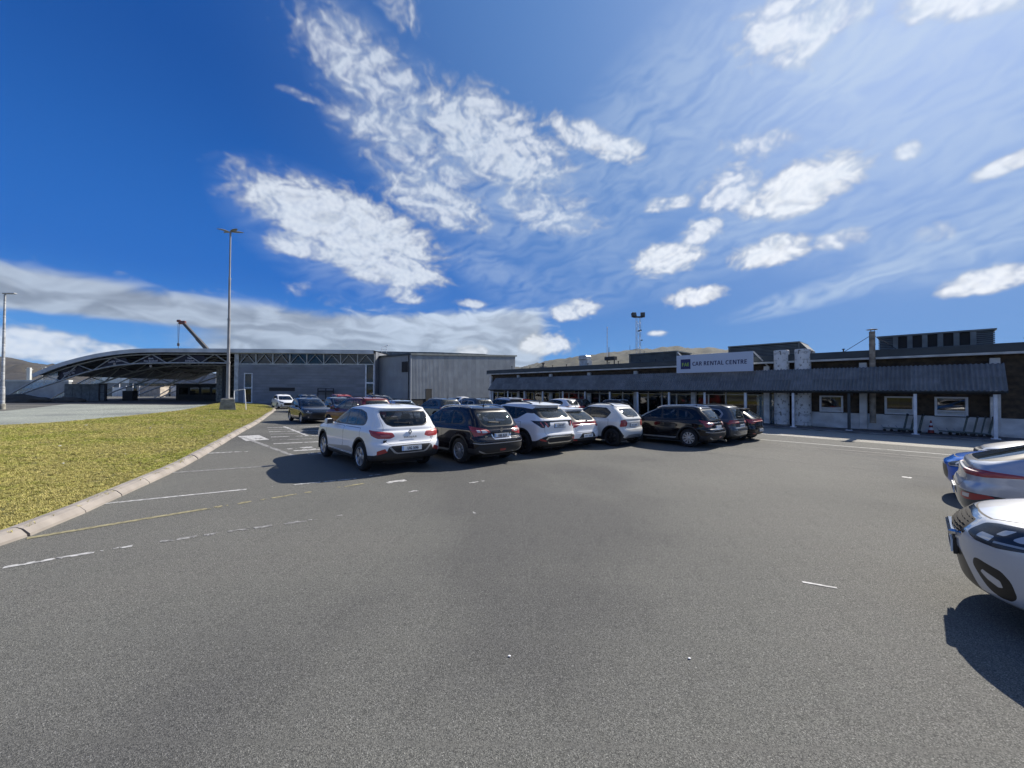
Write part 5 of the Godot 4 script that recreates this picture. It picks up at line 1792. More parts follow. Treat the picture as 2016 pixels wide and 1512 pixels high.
# d: measures; own: list of further cuts that belong to this model, tested before the common ones
func make_car(d: Dictionary, body: Material, called: String, label: String, group: String) -> Node3D:
	var o := thing(called, label, "car", Vector3.ZERO, 0.0, group)
	var rows := car_rows(d)
	var ax: float = d.wb * 0.5
	var r: float = d.r
	var R: float = r * d.get("arch", 1.14)
	var clad: Material = d.get("clad", body)
	var cuts := []
	for s in [-1.0, 1.0]: cuts.append(cut("hole", 0, circle(Vector2(ax * s, r + 0.01), R), null))
	for c in d.cuts: cuts.append(c)
	# windscreen and its black edge
	var hb: float = d.hw - d.get("inset", 0.075)
	var be: Array = d.belt
	var yt: Array = d.ytop
	cuts.append(cut("windscreen", 2, pv([-0.1, be[2] + 0.03, hb - 0.03, be[2] + 0.035, hb * 0.93, be[2] + 0.12, d.hwtop - 0.02, yt[2] - 0.05, d.hwtop - 0.10, yt[2] - 0.02, -0.1, yt[2] - 0.015]), CM.glass, false))
	cuts.append(cut("cowl_panel", 2, pv([-0.1, be[2] - 0.035, hb - 0.12, be[2] - 0.02, hb - 0.03, be[2] + 0.04, -0.1, be[2] + 0.035]), CM.trim, false))
	# doors: panels with a dark gap round them
	var ylow: float = d.clear + d.get("sill", 0.17)
	for dr in d.doors:
		# [front edge, rear edge, top at front, top at rear]
		var p := rounded(pv([dr[0], ylow, dr[0] + 0.02, dr[2] - 0.2, dr[0] - 0.02, dr[2], dr[1], dr[3], dr[1] - 0.01, ylow + 0.22, dr[1] + 0.10, ylow]), 0.04)
		cuts.append(cut("door", 0, p, body))
		cuts.append(cut("door_gap", 0, Geometry2D.offset_polygon(p, 0.009)[0], CM.seam, false))
	if d.has("gate"):
		var gp_ := rounded(pv(d.gate), 0.05)
		cuts.append(cut("tailgate", 1, gp_, body, false))
		cuts.append(cut("tailgate_gap", 1, Geometry2D.offset_polygon(gp_, 0.008)[0], CM.seam, false))
	var hq: float = hb - 0.07
	var bon := pv([-0.1, d.ynose - 0.005, hq * 0.62, d.ynose - 0.002, hq + 0.02, d.ynose + 0.045, hq + 0.06, be[2] - 0.03, -0.1, be[2] - 0.03])
	cuts.append(cut("bonnet", 2, bon, body, false))
	cuts.append(cut("bonnet_gap", 2, Geometry2D.offset_polygon(bon, 0.007)[0], CM.seam, false))
	var res := skin(rows, cuts)
	var doors := []
	var got := {}
	for k in cuts.size():
		var c: Dictionary = cuts[k]
		if c.n == "hole" or res[k][0] == null: continue
		if c.apart:
			for side in 2:
				var q := obj(c.n, res[k][side].commit(), c.m, o)
				if c.n == "door": doors.append(q)
				if c.m == body: q.set_meta("painted", true)
		else:
			var am: ArrayMesh = res[k][0].commit()
			res[k][1].commit(am)
			var q := obj(c.n, am, c.m, o)
			if c.m == body: q.set_meta("painted", true)
	var bm: ArrayMesh = res[-1][0].commit()
	res[-1][1].commit(bm)
	obj("body", bm, body, o).set_meta("painted", true)
	# door handles
	for k in doors.size():
		var dr: Array = d.doors[k / 2]
		var side := 1.0 if k % 2 == 0 else -1.0
		var hx: float = dr[1] + 0.14
		var hy: float = lerpf(dr[2], dr[3], 0.8) - d.get("handle_drop", 0.13)
		var st := new_st()
		var hz: float = d.hw - 0.028
		rod(st, Vector3(hx - 0.09, hy, hz * side), Vector3(hx + 0.09, hy - 0.005, (hz + 0.006) * side), 0.017)
		obj("handle", st.commit(), body if d.get("handles", 0) == 0 else CM.chrome, doors[k]).set_meta("painted", d.get("handles", 0) == 0)
	# wheels with their arches
	var W := make_wheel(r, 0.215, d.get("style", "five"))
	var al: Material = d.get("alloy", CM.alloy)
	for s in [-1.0, 1.0]:
		for side in [1.0, -1.0]:
			var wh := Node3D.new()
			wh.name = "wheel"
			o.add_child(wh, true)
			wh.position = Vector3(ax * s, r, side * (d.hw - 0.125))
			if side < 0: wh.rotation.y = PI
			obj("tyre", W.tyre, CM.tyre, wh)
			obj("rim", W.rim, al, wh)
			obj("brake_disc", W.brake_disc, CM.disc, wh)
			obj("wheel_back", W.dark, CM.cabin, wh)
	var ar := new_st()
	for s in [-1.0, 1.0]:
		for side in [1.0, -1.0]:
			for k in 16:
				var a0 := PI * (k / 16.0 * 1.2 - 0.1)
				var a1 := PI * ((k + 1) / 16.0 * 1.2 - 0.1)
				var c := Vector3(ax * s, r + 0.01, 0)
				var d0 := Vector3(cos(a0), sin(a0), 0) * (R + 0.005)
				var d1 := Vector3(cos(a1), sin(a1), 0) * (R + 0.005)
				var z0 := Vector3(0, 0, (d.hw - 0.012) * side)
				var z1 := Vector3(0, 0, 0.42 * side)
				face(ar, c + d0 + z0, c + d1 + z0, c + d1 + z1, c + d0 + z1, -(d0 + d1))
				tri(ar, c + z1, c + d0 + z1, c + d1 + z1, Vector3(0, 0, side))
	obj("arch_liner", ar.commit(), CM.cabin, o)
	# floor, dashboard, seats
	var yd: float = be[1] - 0.22
	var under := new_st()
	box(under, Vector3(d.rear + 0.3, d.clear, -0.5), Vector3(d.front - 0.4, 0.42, 0.5))
	box(under, Vector3(-ax + R + 0.03, d.clear + 0.02, -d.hw + 0.1), Vector3(ax - R - 0.03, yd - 0.05, d.hw - 0.1))
	box(under, Vector3(d.tail + 0.16, 0.55, -d.hw + 0.24), Vector3(d.cowl - 0.15, yd, d.hw - 0.24))
	obj("underbody", under.commit(), CM.cabin, o)
	var dash := new_st()
	box(dash, Vector3(d.cowl - 0.62, yd - 0.03, -hb + 0.08), Vector3(d.cowl - 0.22, be[2] - 0.02, hb - 0.08), Transform3D(), 0.05)
	obj("dashboard", dash.commit(), CM.cabin, o)
	var fx: float = d.get("seat_x", 0.0) - 0.18
	for e in [[fx, 0.36, 0.5], [fx, -0.36, 0.5], [fx - 0.86, 0.38, 0.44], [fx - 0.86, -0.38, 0.44]]:
		var st := new_st()
		var t := Transform3D(Basis(Vector3(0, 0, 1), 0.22), Vector3(e[0], yd - 0.05, e[1]))
		box(st, Vector3(-0.08, 0, -0.24), Vector3(0.06, e[2] - 0.06, 0.24), t, 0.05)
		box(st, Vector3(-0.06, e[2] - 0.02, -0.13), Vector3(0.05, e[2] + 0.15, 0.13), t, 0.05)
		obj("seat", st.commit(), CM.seat, o)
	var sw := new_st()
	lathe(sw, [Vector2(-0.015, 0.175), Vector2(0.0, 0.19), Vector2(0.015, 0.175), Vector2(0.0, 0.16), Vector2(-0.015, 0.175)], Vector3(d.cowl - 0.62, be[1] - 0.02, -0.36), Vector3(-0.9, 0.43, 0).normalized(), 20)
	obj("steering_wheel", sw.commit(), CM.cabin, o)
	# mirrors
	var mp: Array = d.mirror
	for side in [1.0, -1.0]:
		var st := new_st()
		box(st, Vector3(-0.075, -0.075, 0.05 * side), Vector3(0.075, 0.075, 0.235 * side), Transform3D(Basis(Vector3.UP, -0.2 * side), Vector3(mp[0], mp[1], (hb - 0.01) * side)), 0.035)
		bar(st, Vector3(mp[0] + 0.02, mp[1] - 0.05, (hb - 0.06) * side), Vector3(mp[0], mp[1] - 0.05, (hb + 0.08) * side), 0.08, 0.04)
		var q := obj("mirror", st.commit(), body if not d.get("dark_mirror", false) else CM.trim, o)
		if not d.get("dark_mirror", false): q.set_meta("painted", true)
		obj("mirror_glass", box_mesh(Vector3(-0.083, -0.062, 0.062 * side), Vector3(-0.072, 0.062, 0.222 * side), 0.0, Transform3D(Basis(Vector3.UP, -0.2 * side), Vector3(mp[0], mp[1], (hb - 0.01) * side))), CM.lamp_house, q)
	# rails, aerial, wipers
	if d.has("rails"):
		var ra: Array = d.rails          # front x, rear x, height above the window top, material
		for side in [1.0, -1.0]:
			var st := new_st()
			var prev := Vector3.ZERO
			for k in 11:
				var t := k / 10.0
				var x := lerpf(ra[0], ra[1], t)
				var rr := row_at(rows, 12.0)
				var s := clampf((x - rr[0]) / (rr[4] - rr[0]), 0, 1)
				var y := rr[1] * (1 - s) * (1 - 2 * s) + 4.0 * rr[2] * s * (1 - s) + rr[3] * s * (2 * s - 1)
				var up: float = ra[2] * minf(1.0, minf(t, 1.0 - t) * 8.0) - 0.006
				var p := Vector3(x, y + up, (rr[5] - 0.03 * absf(2 * t - 1)) * side)
				if k: rod(st, prev, p, 0.019)
				prev = p
			obj("roof_rail", st.commit(), ra[3], o)
	if d.has("aerial"):
		var st := new_st()
		var y: float = d.H - 0.02
		rod(st, Vector3(d.aerial, y - 0.03, 0), Vector3(d.aerial - 0.02, y + 0.03, 0), 0.03, 0.012)
		rod(st, Vector3(d.aerial - 0.01, y + 0.02, 0), Vector3(d.aerial - 0.11, y + d.get("aerial_len", 0.16), 0), 0.006)
		obj("aerial", st.commit(), CM.trim, o)
	if d.get("wiper", true):
		var st := new_st()
		var wy: float = d.get("wiper_y", be[0] + 0.07)
		rod(st, Vector3(tail_x(rows, wy) - 0.02, wy, 0.02), Vector3(tail_x(rows, wy + 0.02) - 0.012, wy + 0.025, -0.36), 0.011)
		rod(st, Vector3(tail_x(rows, wy - 0.02), wy - 0.02, 0.04), Vector3(tail_x(rows, wy) - 0.03, wy, 0.0), 0.022)
		obj("wiper", st.commit(), CM.trim, o)
	# number plates
	var py: float = d.plate
	number_plate(o, tail_x(rows, py) - d.get("plate_out", 0.012), py, -1.0, d.get("reg", ""))
	var fy: float = d.get("front_plate", 0.45)
	if d.get("has_front_plate", true): number_plate(o, nose_x(rows, fy) + 0.015, fy, 1.0, "")
	return o

func number_plate(o: Node3D, x: float, y: float, face_to: float, reg: String) -> void:
	var p := obj("number_plate", box_mesh(Vector3(-0.26, -0.057, -0.006), Vector3(0.26, 0.057, 0.006)), CM.plate, o, Vector3(x, y, 0))
	p.rotation.y = PI / 2 * face_to
	if reg != "":
		obj("plate_holder", box_mesh(Vector3(-0.275, -0.072, -0.012), Vector3(0.275, 0.07, -0.004)), CM.trim, p)
		obj("plate_band", box_mesh(Vector3(-0.258, -0.055, 0.0), Vector3(-0.205, 0.055, 0.0075)), CM.plate_blue, p)
		var t := obj("lettering", text_mesh(reg, 0.098, 0.003), CM.ink, p, Vector3(0.025, -0.002, 0.0085))
		t.scale = Vector3(0.92, 1, 1)
	else:
		# characters too small to read
		var st := new_st()
		for k in 5:
			var cx := -0.17 + k * 0.075 + (0.04 if k > 1 else 0.0)
			box(st, Vector3(cx - 0.024, -0.03, 0.005), Vector3(cx - 0.014, 0.03, 0.008))
			box(st, Vector3(cx + 0.008, -0.03, 0.005), Vector3(cx + 0.018, 0.03, 0.008))
			if k % 2: box(st, Vector3(cx - 0.014, -0.006, 0.005), Vector3(cx + 0.008, 0.004, 0.0078))
		obj("plate_marks", st.commit(), CM.ink, p).set_meta("kind", "stuff")

func repaint(o: Node, m: Material) -> void:
	for c in o.get_children():
		if c.has_meta("painted") and c.get_meta("painted"): c.material_override = m
		repaint(c, m)

func copy_car(src: Node3D, called: String, label: String, m: Material, group: String) -> Node3D:
	var o: Node3D = src.duplicate()
	o.name = numbered(called)
	add_child(o, true)
	tag(o, label, "car", group)
	if m: repaint(o, m)
	return o

# put a car with the middle of its wheelbase at (u, w), its nose pointing turned degrees away from +u (anticlockwise from above)
func park(o: Node3D, u: float, w: float, turned := 0.0) -> void:
	var p := xf(u, w)
	var a := atan2(DU.y, DU.x) + deg_to_rad(turned)
	var h := Vector2(cos(a), sin(a))
	var s := Vector2(h.y, -h.x)
	# lean with the ground
	var e := 0.8
	var gx := (slope(p.x + h.x * e, p.y + h.y * e) - slope(p.x - h.x * e, p.y - h.y * e)) / (2 * e)
	var gz := (slope(p.x + s.x * e, p.y + s.y * e) - slope(p.x - s.x * e, p.y - s.y * e)) / (2 * e)
	var X := Vector3(h.x, gx, -h.y).normalized()
	var Z := Vector3(s.x, gz, -s.y)
	var Y := Z.cross(X).normalized()
	Z = X.cross(Y)
	o.transform = Transform3D(Basis(X, Y, Z), gp(p.x, p.y, 0.004))

# ---------------------------------------------------------------- the models
func arches(d: Dictionary, m: Material, wide := 0.05) -> Array:
	var ax: float = d.wb * 0.5
	var R: float = d.r * d.get("arch", 1.14)
	var o := []
	for s in [-1.0, 1.0]: o.append(cut("arch_trim", 0, circle(Vector2(ax * s, d.r + 0.01), R + wide), m, true))
	o.append(cut("sill_trim", 0, pv([-ax, 0.05, ax, 0.05, ax, d.clear + 0.15, -ax, d.clear + 0.15]), m, true))
	return o

func nose_cuts(d: Dictionary, body: Material) -> Array:
	# lamps, grille and lower intake for a plain modern nose
	var y: float = d.ynose
	var hw: float = d.hw
	return [
		cut("headlight_lens", 2, pv([0.56, y - 0.12, 0.64, y - 0.075, 0.80, y - 0.065, 0.80, y - 0.13, 0.64, y - 0.14]), CM.lamp_pale),
		cut("headlight", 2, rounded(pv([0.46, y - 0.13, 0.60, y - 0.045, 1.02, y + 0.0, hw + 0.36, y + 0.015, hw + 0.30, y - 0.07, 0.98, y - 0.15, 0.62, y - 0.175]), 0.03), CM.lamp_house),
		cut("grille", 2, rounded(pv([-0.2, y - 0.175, 0.42, y - 0.165, 0.45, y - 0.085, 0.40, y - 0.05, -0.2, y - 0.04]), 0.02), CM.trim, false),
		cut("fog_lamp", 2, circle(Vector2(0.70, 0.40), 0.045, 16), CM.lamp_pale),
		cut("fog_bezel", 2, rounded(pv([0.58, 0.34, 0.80, 0.34, 0.86, 0.46, 0.62, 0.46]), 0.03), CM.plastic),
		cut("lower_grille", 2, rounded(pv([-0.2, d.clear + 0.10, 0.46, d.clear + 0.11, 0.56, d.clear + 0.24, 0.50, d.clear + 0.28, -0.2, d.clear + 0.28]), 0.03), CM.trim, false),
	]

func side_glass(polys: Array, edge: Array, m: Material, edge_m: Material) -> Array:
	var o := []
	for p in polys: o.append(cut("side_window", 0, rounded(pv(p), 0.035), m))
	o.append(cut("window_trim", 0, rounded(pv(edge), 0.05), edge_m))
	return o

func badge(o: Node3D, kind: String, x: float, y: float, m: Material) -> void:
	var st := new_st()
	if kind == "diamond":
		for s in [1.0, -1.0]:
			prism(st, pv([0, 0.075, 0.047 * s, 0, 0, -0.075, 0, -0.035, 0.022 * s, 0, 0, 0.035]), -0.006, 0.012)
	elif kind == "zig":
		prism(st, pv([0.045, 0.03, 0.0, 0.055, -0.045, 0.022, -0.045, 0.008, 0.022, -0.016, 0.0, -0.03, -0.045, -0.004, -0.045, -0.03, 0.0, -0.055, 0.045, -0.022, 0.045, -0.008, -0.022, 0.016, 0.0, 0.03, 0.045, 0.004]), -0.006, 0.01)
	else:
		rod(st, Vector3(0, 0, -0.008), Vector3(0, 0, 0.008), 0.05, -1, 20)
	var b := obj("emblem", st.commit(), m, o, Vector3(x, y, 0))
	b.rotation.y = -PI / 2

func tail_text(o: Node3D, s: String, x: float, y: float, z: float, size: float, m: Material, stretch := 1.0) -> void:
	var b := obj("lettering", text_mesh(s, size, 0.004), m, o, Vector3(x, y, z))
	b.rotation.y = -PI / 2
	b.scale = Vector3(stretch, 1, 1)

func model_crossover() -> Node3D:
	var d := {"rear": -2.20, "front": 2.25, "hw": 0.918, "clear": 0.20, "yb": 0.64, "tail": -2.03, "belt": [1.09, 1.035, 1.05], "cowl": 1.02, "nose": 2.10, "ynose": 0.90, "xhood": 1.62, "yhood": 1.01,
		"wr": -1.74, "wf": 0.16, "ytop": [1.46, 1.485, 1.42], "hwtop": 0.69, "H": 1.60, "wb": 2.646, "r": 0.352, "style": "double", "mirror": [0.70, 1.08], "aerial": -1.05, "plate": 0.585, "reg": "UG 596", "rbulge": 0.03, "tg": 0.05, "lip": -0.03, "plate_out": 0.02,
		"doors": [[1.00, -0.24, 1.01, 1.01], [-0.27, -1.30, 1.01, 1.02]], "gate": [-0.1, 0.70, 0.58, 0.70, 0.66, 0.78, 0.69, 0.95, 0.665, 1.10, 0.73, 1.28, 0.70, 1.455, -0.1, 1.46], "front_plate": 0.52}
	d.cuts = side_glass([[0.62, 1.085, 0.04, 1.405, -0.20, 1.435, -0.22, 1.075], [-0.30, 1.078, -0.28, 1.442, -0.84, 1.435, -0.84, 1.09], [-0.89, 1.09, -0.89, 1.43, -1.22, 1.375, -1.38, 1.27, -1.40, 1.17, -1.33, 1.12]], [0.74, 1.045, 0.05, 1.44, -0.30, 1.468, -0.92, 1.462, -1.28, 1.40, -1.46, 1.27, -1.46, 1.14, -1.34, 1.085, -0.6, 1.055], CM.glass, CM.trim)
	d.cuts += [
		cut("tail_lamp_lens", 1, rounded(pv([0.50, 0.875, 0.55, 0.915, 0.76, 0.92, 0.79, 0.895, 0.72, 0.872, 0.54, 0.866]), 0.015), CM.lamp_pink),
		cut("tail_lamp", 1, rounded(pv([0.39, 0.86, 0.45, 0.955, 0.74, 0.985, 1.17, 1.02, 1.10, 0.90, 0.86, 0.825, 0.52, 0.815]), 0.035), CM.lamp_red),
		cut("rear_window", 1, rounded(pv([-0.3, 1.095, 0.40, 1.10, 0.55, 1.155, 0.655, 1.31, 0.655, 1.42, -0.3, 1.43]), 0.04), CM.glass, false),
		cut("rear_window_trim", 1, rounded(pv([-0.3, 1.075, 0.42, 1.08, 0.58, 1.14, 0.69, 1.31, 0.68, 1.445, -0.3, 1.45]), 0.04), CM.trim, false),
		cut("reflector", 1, rounded(pv([0.62, 0.515, 0.92, 0.455, 0.92, 0.545, 0.68, 0.60]), 0.01), CM.lamp_red),
		cut("bumper_trim", 1, pv([-0.1, 0.46, 0.36, 0.465, 0.44, 0.49, 0.58, 0.63, 0.52, 0.63, 0.40, 0.515, 0.34, 0.49, -0.1, 0.485]), CM.satin, false),
		cut("bumper_panel", 1, pv([-0.1, 0.1, 1.6, 0.1, 1.6, 0.41, 1.0, 0.45, 0.64, 0.525, 0.58, 0.63, 0.50, 0.655, -0.1, 0.665]), CM.plastic, false)]
	d.cuts += arches(d, CM.plastic, 0.055) + nose_cuts(d, CM.white)
	d.cuts.insert(0, cut("door_trim", 0, pv([-0.98, 0.40, -0.92, 0.50, -0.65, 0.54, 0.95, 0.42, 0.95, 0.39, -0.62, 0.39]), CM.satin))
	var o := make_car(d, CM.white, "crossover_car", "white crossover with number plate UG 596, nearest car of the parked row", "cars parked in the near row")
	var rows := car_rows(d)
	badge(o, "diamond", tail_x(rows, 0.95) - 0.012, 0.955, CM.satin)
	tail_text(o, "KADJAR", tail_x(rows, 0.83) - 0.012, 0.835, 0.0, 0.062, CM.satin, 1.55)
	tail_text(o, "dCi", tail_x(rows, 0.83) + 0.02, 0.80, 0.60, 0.05, CM.satin)
	var t := new_st()
	box(t, Vector3(-0.05, -0.028, 0), Vector3(0.06, 0.028, 0.006))
	var q := obj("sticker", t.commit(), CM.lamp_house, o, Vector3(tail_x(rows, 0.76) + 0.03, 0.76, -0.62))
	q.rotation.y = -PI / 2 + 0.12
	return o

func model_estate_suv() -> Node3D:
	var d := {"rear": -2.16, "front": 2.14, "hw": 0.893, "clear": 0.19, "yb": 0.64, "tail": -1.98, "belt": [1.045, 1.0, 1.01], "cowl": 1.0, "nose": 1.98, "ynose": 0.88, "xhood": 1.55, "yhood": 0.975,
		"wr": -1.66, "wf": 0.15, "ytop": [1.43, 1.46, 1.40], "hwtop": 0.67, "H": 1.575, "wb": 2.6, "r": 0.345, "style": "multi", "mirror": [0.70, 1.05], "aerial": -1.25, "aerial_len": 0.2, "plate": 0.775, "reg": "KM 828", "tg": 0.07,
		"doors": [[0.98, -0.24, 0.97, 0.98], [-0.27, -1.22, 0.98, 0.99]], "gate": [-0.1, 0.66, 0.56, 0.66, 0.64, 0.74, 0.66, 1.0, 0.70, 1.25, 0.67, 1.42, -0.1, 1.43], "rails": [0.05, -1.5, 0.05, CM.chrome], "clad": CM.plastic}
	d.cuts = side_glass([[0.60, 1.05, 0.03, 1.375, -0.19, 1.40, -0.21, 1.04], [-0.29, 1.04, -0.27, 1.41, -0.80, 1.40, -0.83, 1.05], [-0.89, 1.06, -0.87, 1.395, -1.16, 1.34, -1.36, 1.18, -1.30, 1.09]], [0.72, 1.01, 0.04, 1.41, -0.30, 1.435, -0.92, 1.425, -1.22, 1.37, -1.46, 1.17, -1.40, 1.06, -0.6, 1.015], CM.glass, CM.trim)
	d.cuts += [
		cut("tail_lamp_lens", 1, rounded(pv([0.47, 0.865, 0.56, 0.935, 0.70, 0.935, 0.66, 0.855]), 0.02), CM.lamp_pale),
		cut("tail_lamp_lens", 1, rounded(pv([0.72, 0.875, 0.75, 0.935, 0.87, 0.945, 0.85, 0.88]), 0.02), CM.lamp_pale),
		cut("tail_lamp", 1, rounded(pv([0.38, 0.875, 0.50, 0.965, 0.80, 1.0, 1.14, 1.035, 1.05, 0.86, 0.98, 0.77, 0.66, 0.80]), 0.03), CM.lamp_red),
		cut("rear_window", 1, rounded(pv([-0.3, 1.035, 0.44, 1.04, 0.58, 1.09, 0.66, 1.30, 0.63, 1.385, -0.3, 1.395]), 0.05), CM.glass_clear, false),
		cut("rear_window_trim", 1, rounded(pv([-0.3, 1.005, 0.46, 1.01, 0.62, 1.07, 0.70, 1.30, 0.66, 1.41, -0.3, 1.42]), 0.05), CM.trim, false),
		cut("plate_surround", 1, rounded(pv([-0.2, 0.685, 0.30, 0.685, 0.37, 0.83, 0.33, 0.83, 0.27, 0.71, -0.2, 0.71]), 0.01), CM.chrome, false),
		cut("bumper_trim", 1, pv([-0.1, 0.60, 0.80, 0.60, 1.1, 0.62, 1.1, 0.595, 0.80, 0.575, -0.1, 0.575]), CM.satin, false),
		cut("skid_trim", 1, pv([-0.1, 0.33, 0.55, 0.33, 0.85, 0.42, 0.85, 0.385, 0.58, 0.295, -0.1, 0.295]), CM.satin, false),
		cut("fog_lamp", 1, rounded(pv([-0.1, 0.37, 0.09, 0.37, 0.11, 0.43, -0.1, 0.43]), 0.01), CM.lamp_red, false),
		cut("bumper_panel", 1, pv([-0.1, 0.1, 1.6, 0.1, 1.6, 0.44, 1.0, 0.47, 0.86, 0.55, -0.1, 0.56]), CM.plastic, false)]
	d.cuts.insert(0, cut("sill_strip", 0, pv([-0.85, 0.36, 0.85, 0.33, 0.85, 0.29, -0.80, 0.30]), CM.satin))
	d.cuts += arches(d, CM.plastic, 0.05) + nose_cuts(d, CM.black)
	var o := make_car(d, CM.plum, "estate_suv_car", "black crossover with silver roof rails and number plate KM 828", "cars parked in the near row")
	var rows := car_rows(d)
	badge(o, "zig", tail_x(rows, 0.92) - 0.012, 0.93, CM.chrome)
	tail_text(o, "SX4", tail_x(rows, 0.83) + 0.01, 0.765, -0.52, 0.055, CM.chrome)
	tail_text(o, "AllGrip", tail_x(rows, 0.83) + 0.01, 0.80, 0.55, 0.045, CM.chrome)
	var ex := new_st()
	rod(ex, Vector3(-2.20, 0.24, 0.42), Vector3(-1.9, 0.26, 0.42), 0.035, -1, 12)
	obj("exhaust_pipe", ex.commit(), CM.chrome, o)
	return o

func model_angular_suv() -> Node3D:
	var d := {"rear": -2.20, "front": 2.30, "hw": 0.932, "clear": 0.20, "yb": 0.62, "tail": -2.10, "belt": [1.13, 1.05, 1.05], "cowl": 1.02, "nose": 2.12, "ynose": 0.93, "xhood": 1.6, "yhood": 1.01,
		"wr": -1.66, "wf": 0.18, "ytop": [1.50, 1.53, 1.46], "hwtop": 0.69, "H": 1.655, "wb": 2.68, "r": 0.362, "style": "big", "mirror": [0.74, 1.09], "aerial": -1.25, "aerial_len": 0.07, "plate": 0.93, "reg": "LXB 977", "tg": 0.03, "lip": -0.16, "wiper": false,
		"doors": [[1.02, -0.26, 1.0, 1.01], [-0.29, -1.28, 1.01, 1.03]], "gate": [-0.1, 0.64, 0.62, 0.64, 0.70, 0.72, 0.72, 1.0, 0.70, 1.2, 0.72, 1.40, 0.66, 1.48, -0.1, 1.49], "rails": [-0.1, -1.5, 0.05, CM.trim], "alloy": CM.alloy_dark}
	d.cuts = side_glass([[0.64, 1.10, 0.06, 1.43, -0.20, 1.465, -0.22, 1.085], [-0.30, 1.085, -0.28, 1.472, -0.86, 1.46, -0.98, 1.13], [-1.02, 1.15, -0.92, 1.455, -1.30, 1.41, -1.42, 1.30]], [0.76, 1.06, 0.06, 1.47, -0.30, 1.50, -1.2, 1.47, -1.95, 1.40, -1.70, 1.30, -1.44, 1.31, -1.05, 1.11, -0.6, 1.06], CM.glass_dark, CM.trim)
	d.cuts += [
		cut("tail_lamp_claw", 1, pv([0.52, 0.90, 0.58, 0.90, 0.70, 1.05, 0.64, 1.05]), CM.lamp_pink),
		cut("tail_lamp_claw", 1, pv([0.73, 0.90, 0.79, 0.90, 0.91, 1.05, 0.85, 1.05]), CM.lamp_pink),
		cut("tail_lamp", 1, pv([-0.2, 1.045, 0.44, 1.045, 0.46, 0.93, 0.55, 0.88, 0.60, 0.90, 0.66, 0.97, 0.72, 0.87, 0.86, 0.88, 1.05, 0.97, 1.30, 1.085, -0.2, 1.085]), CM.lamp_house, false),
		cut("rear_window", 1, rounded(pv([-0.3, 1.155, 0.50, 1.16, 0.66, 1.20, 0.66, 1.36, 0.60, 1.43, -0.3, 1.44]), 0.05), CM.glass_clear, false),
		cut("rear_window_trim", 1, rounded(pv([-0.3, 1.14, 0.54, 1.14, 0.82, 1.18, 1.02, 1.40, 0.70, 1.465, -0.3, 1.47]), 0.04), CM.trim, false),
		cut("reflector", 1, rounded(pv([0.66, 0.45, 0.98, 0.50, 0.96, 0.56, 0.70, 0.51]), 0.01), CM.lamp_red),
		cut("bumper_trim", 1, pv([-0.1, 0.565, 0.55, 0.56, 0.66, 0.50, 0.70, 0.52, 0.60, 0.60, -0.1, 0.605]), CM.chrome, false),
		cut("bumper_trim", 1, pv([-0.1, 0.42, 0.52, 0.42, 0.60, 0.46, 0.60, 0.44, 0.55, 0.385, -0.1, 0.385]), CM.chrome, false),
		cut("bumper_panel", 1, pv([-0.1, 0.1, 1.7, 0.1, 1.7, 0.42, 1.15, 0.48, 0.80, 0.60, 0.62, 0.63, -0.1, 0.63]), CM.plastic, false)]
	d.cuts += arches(d, CM.plastic, 0.06) + nose_cuts(d, CM.white)
	return make_car(d, CM.white, "angular_suv_car", "white SUV with black roof rails and slanting claw shaped tail lamps", "cars parked in the near row")

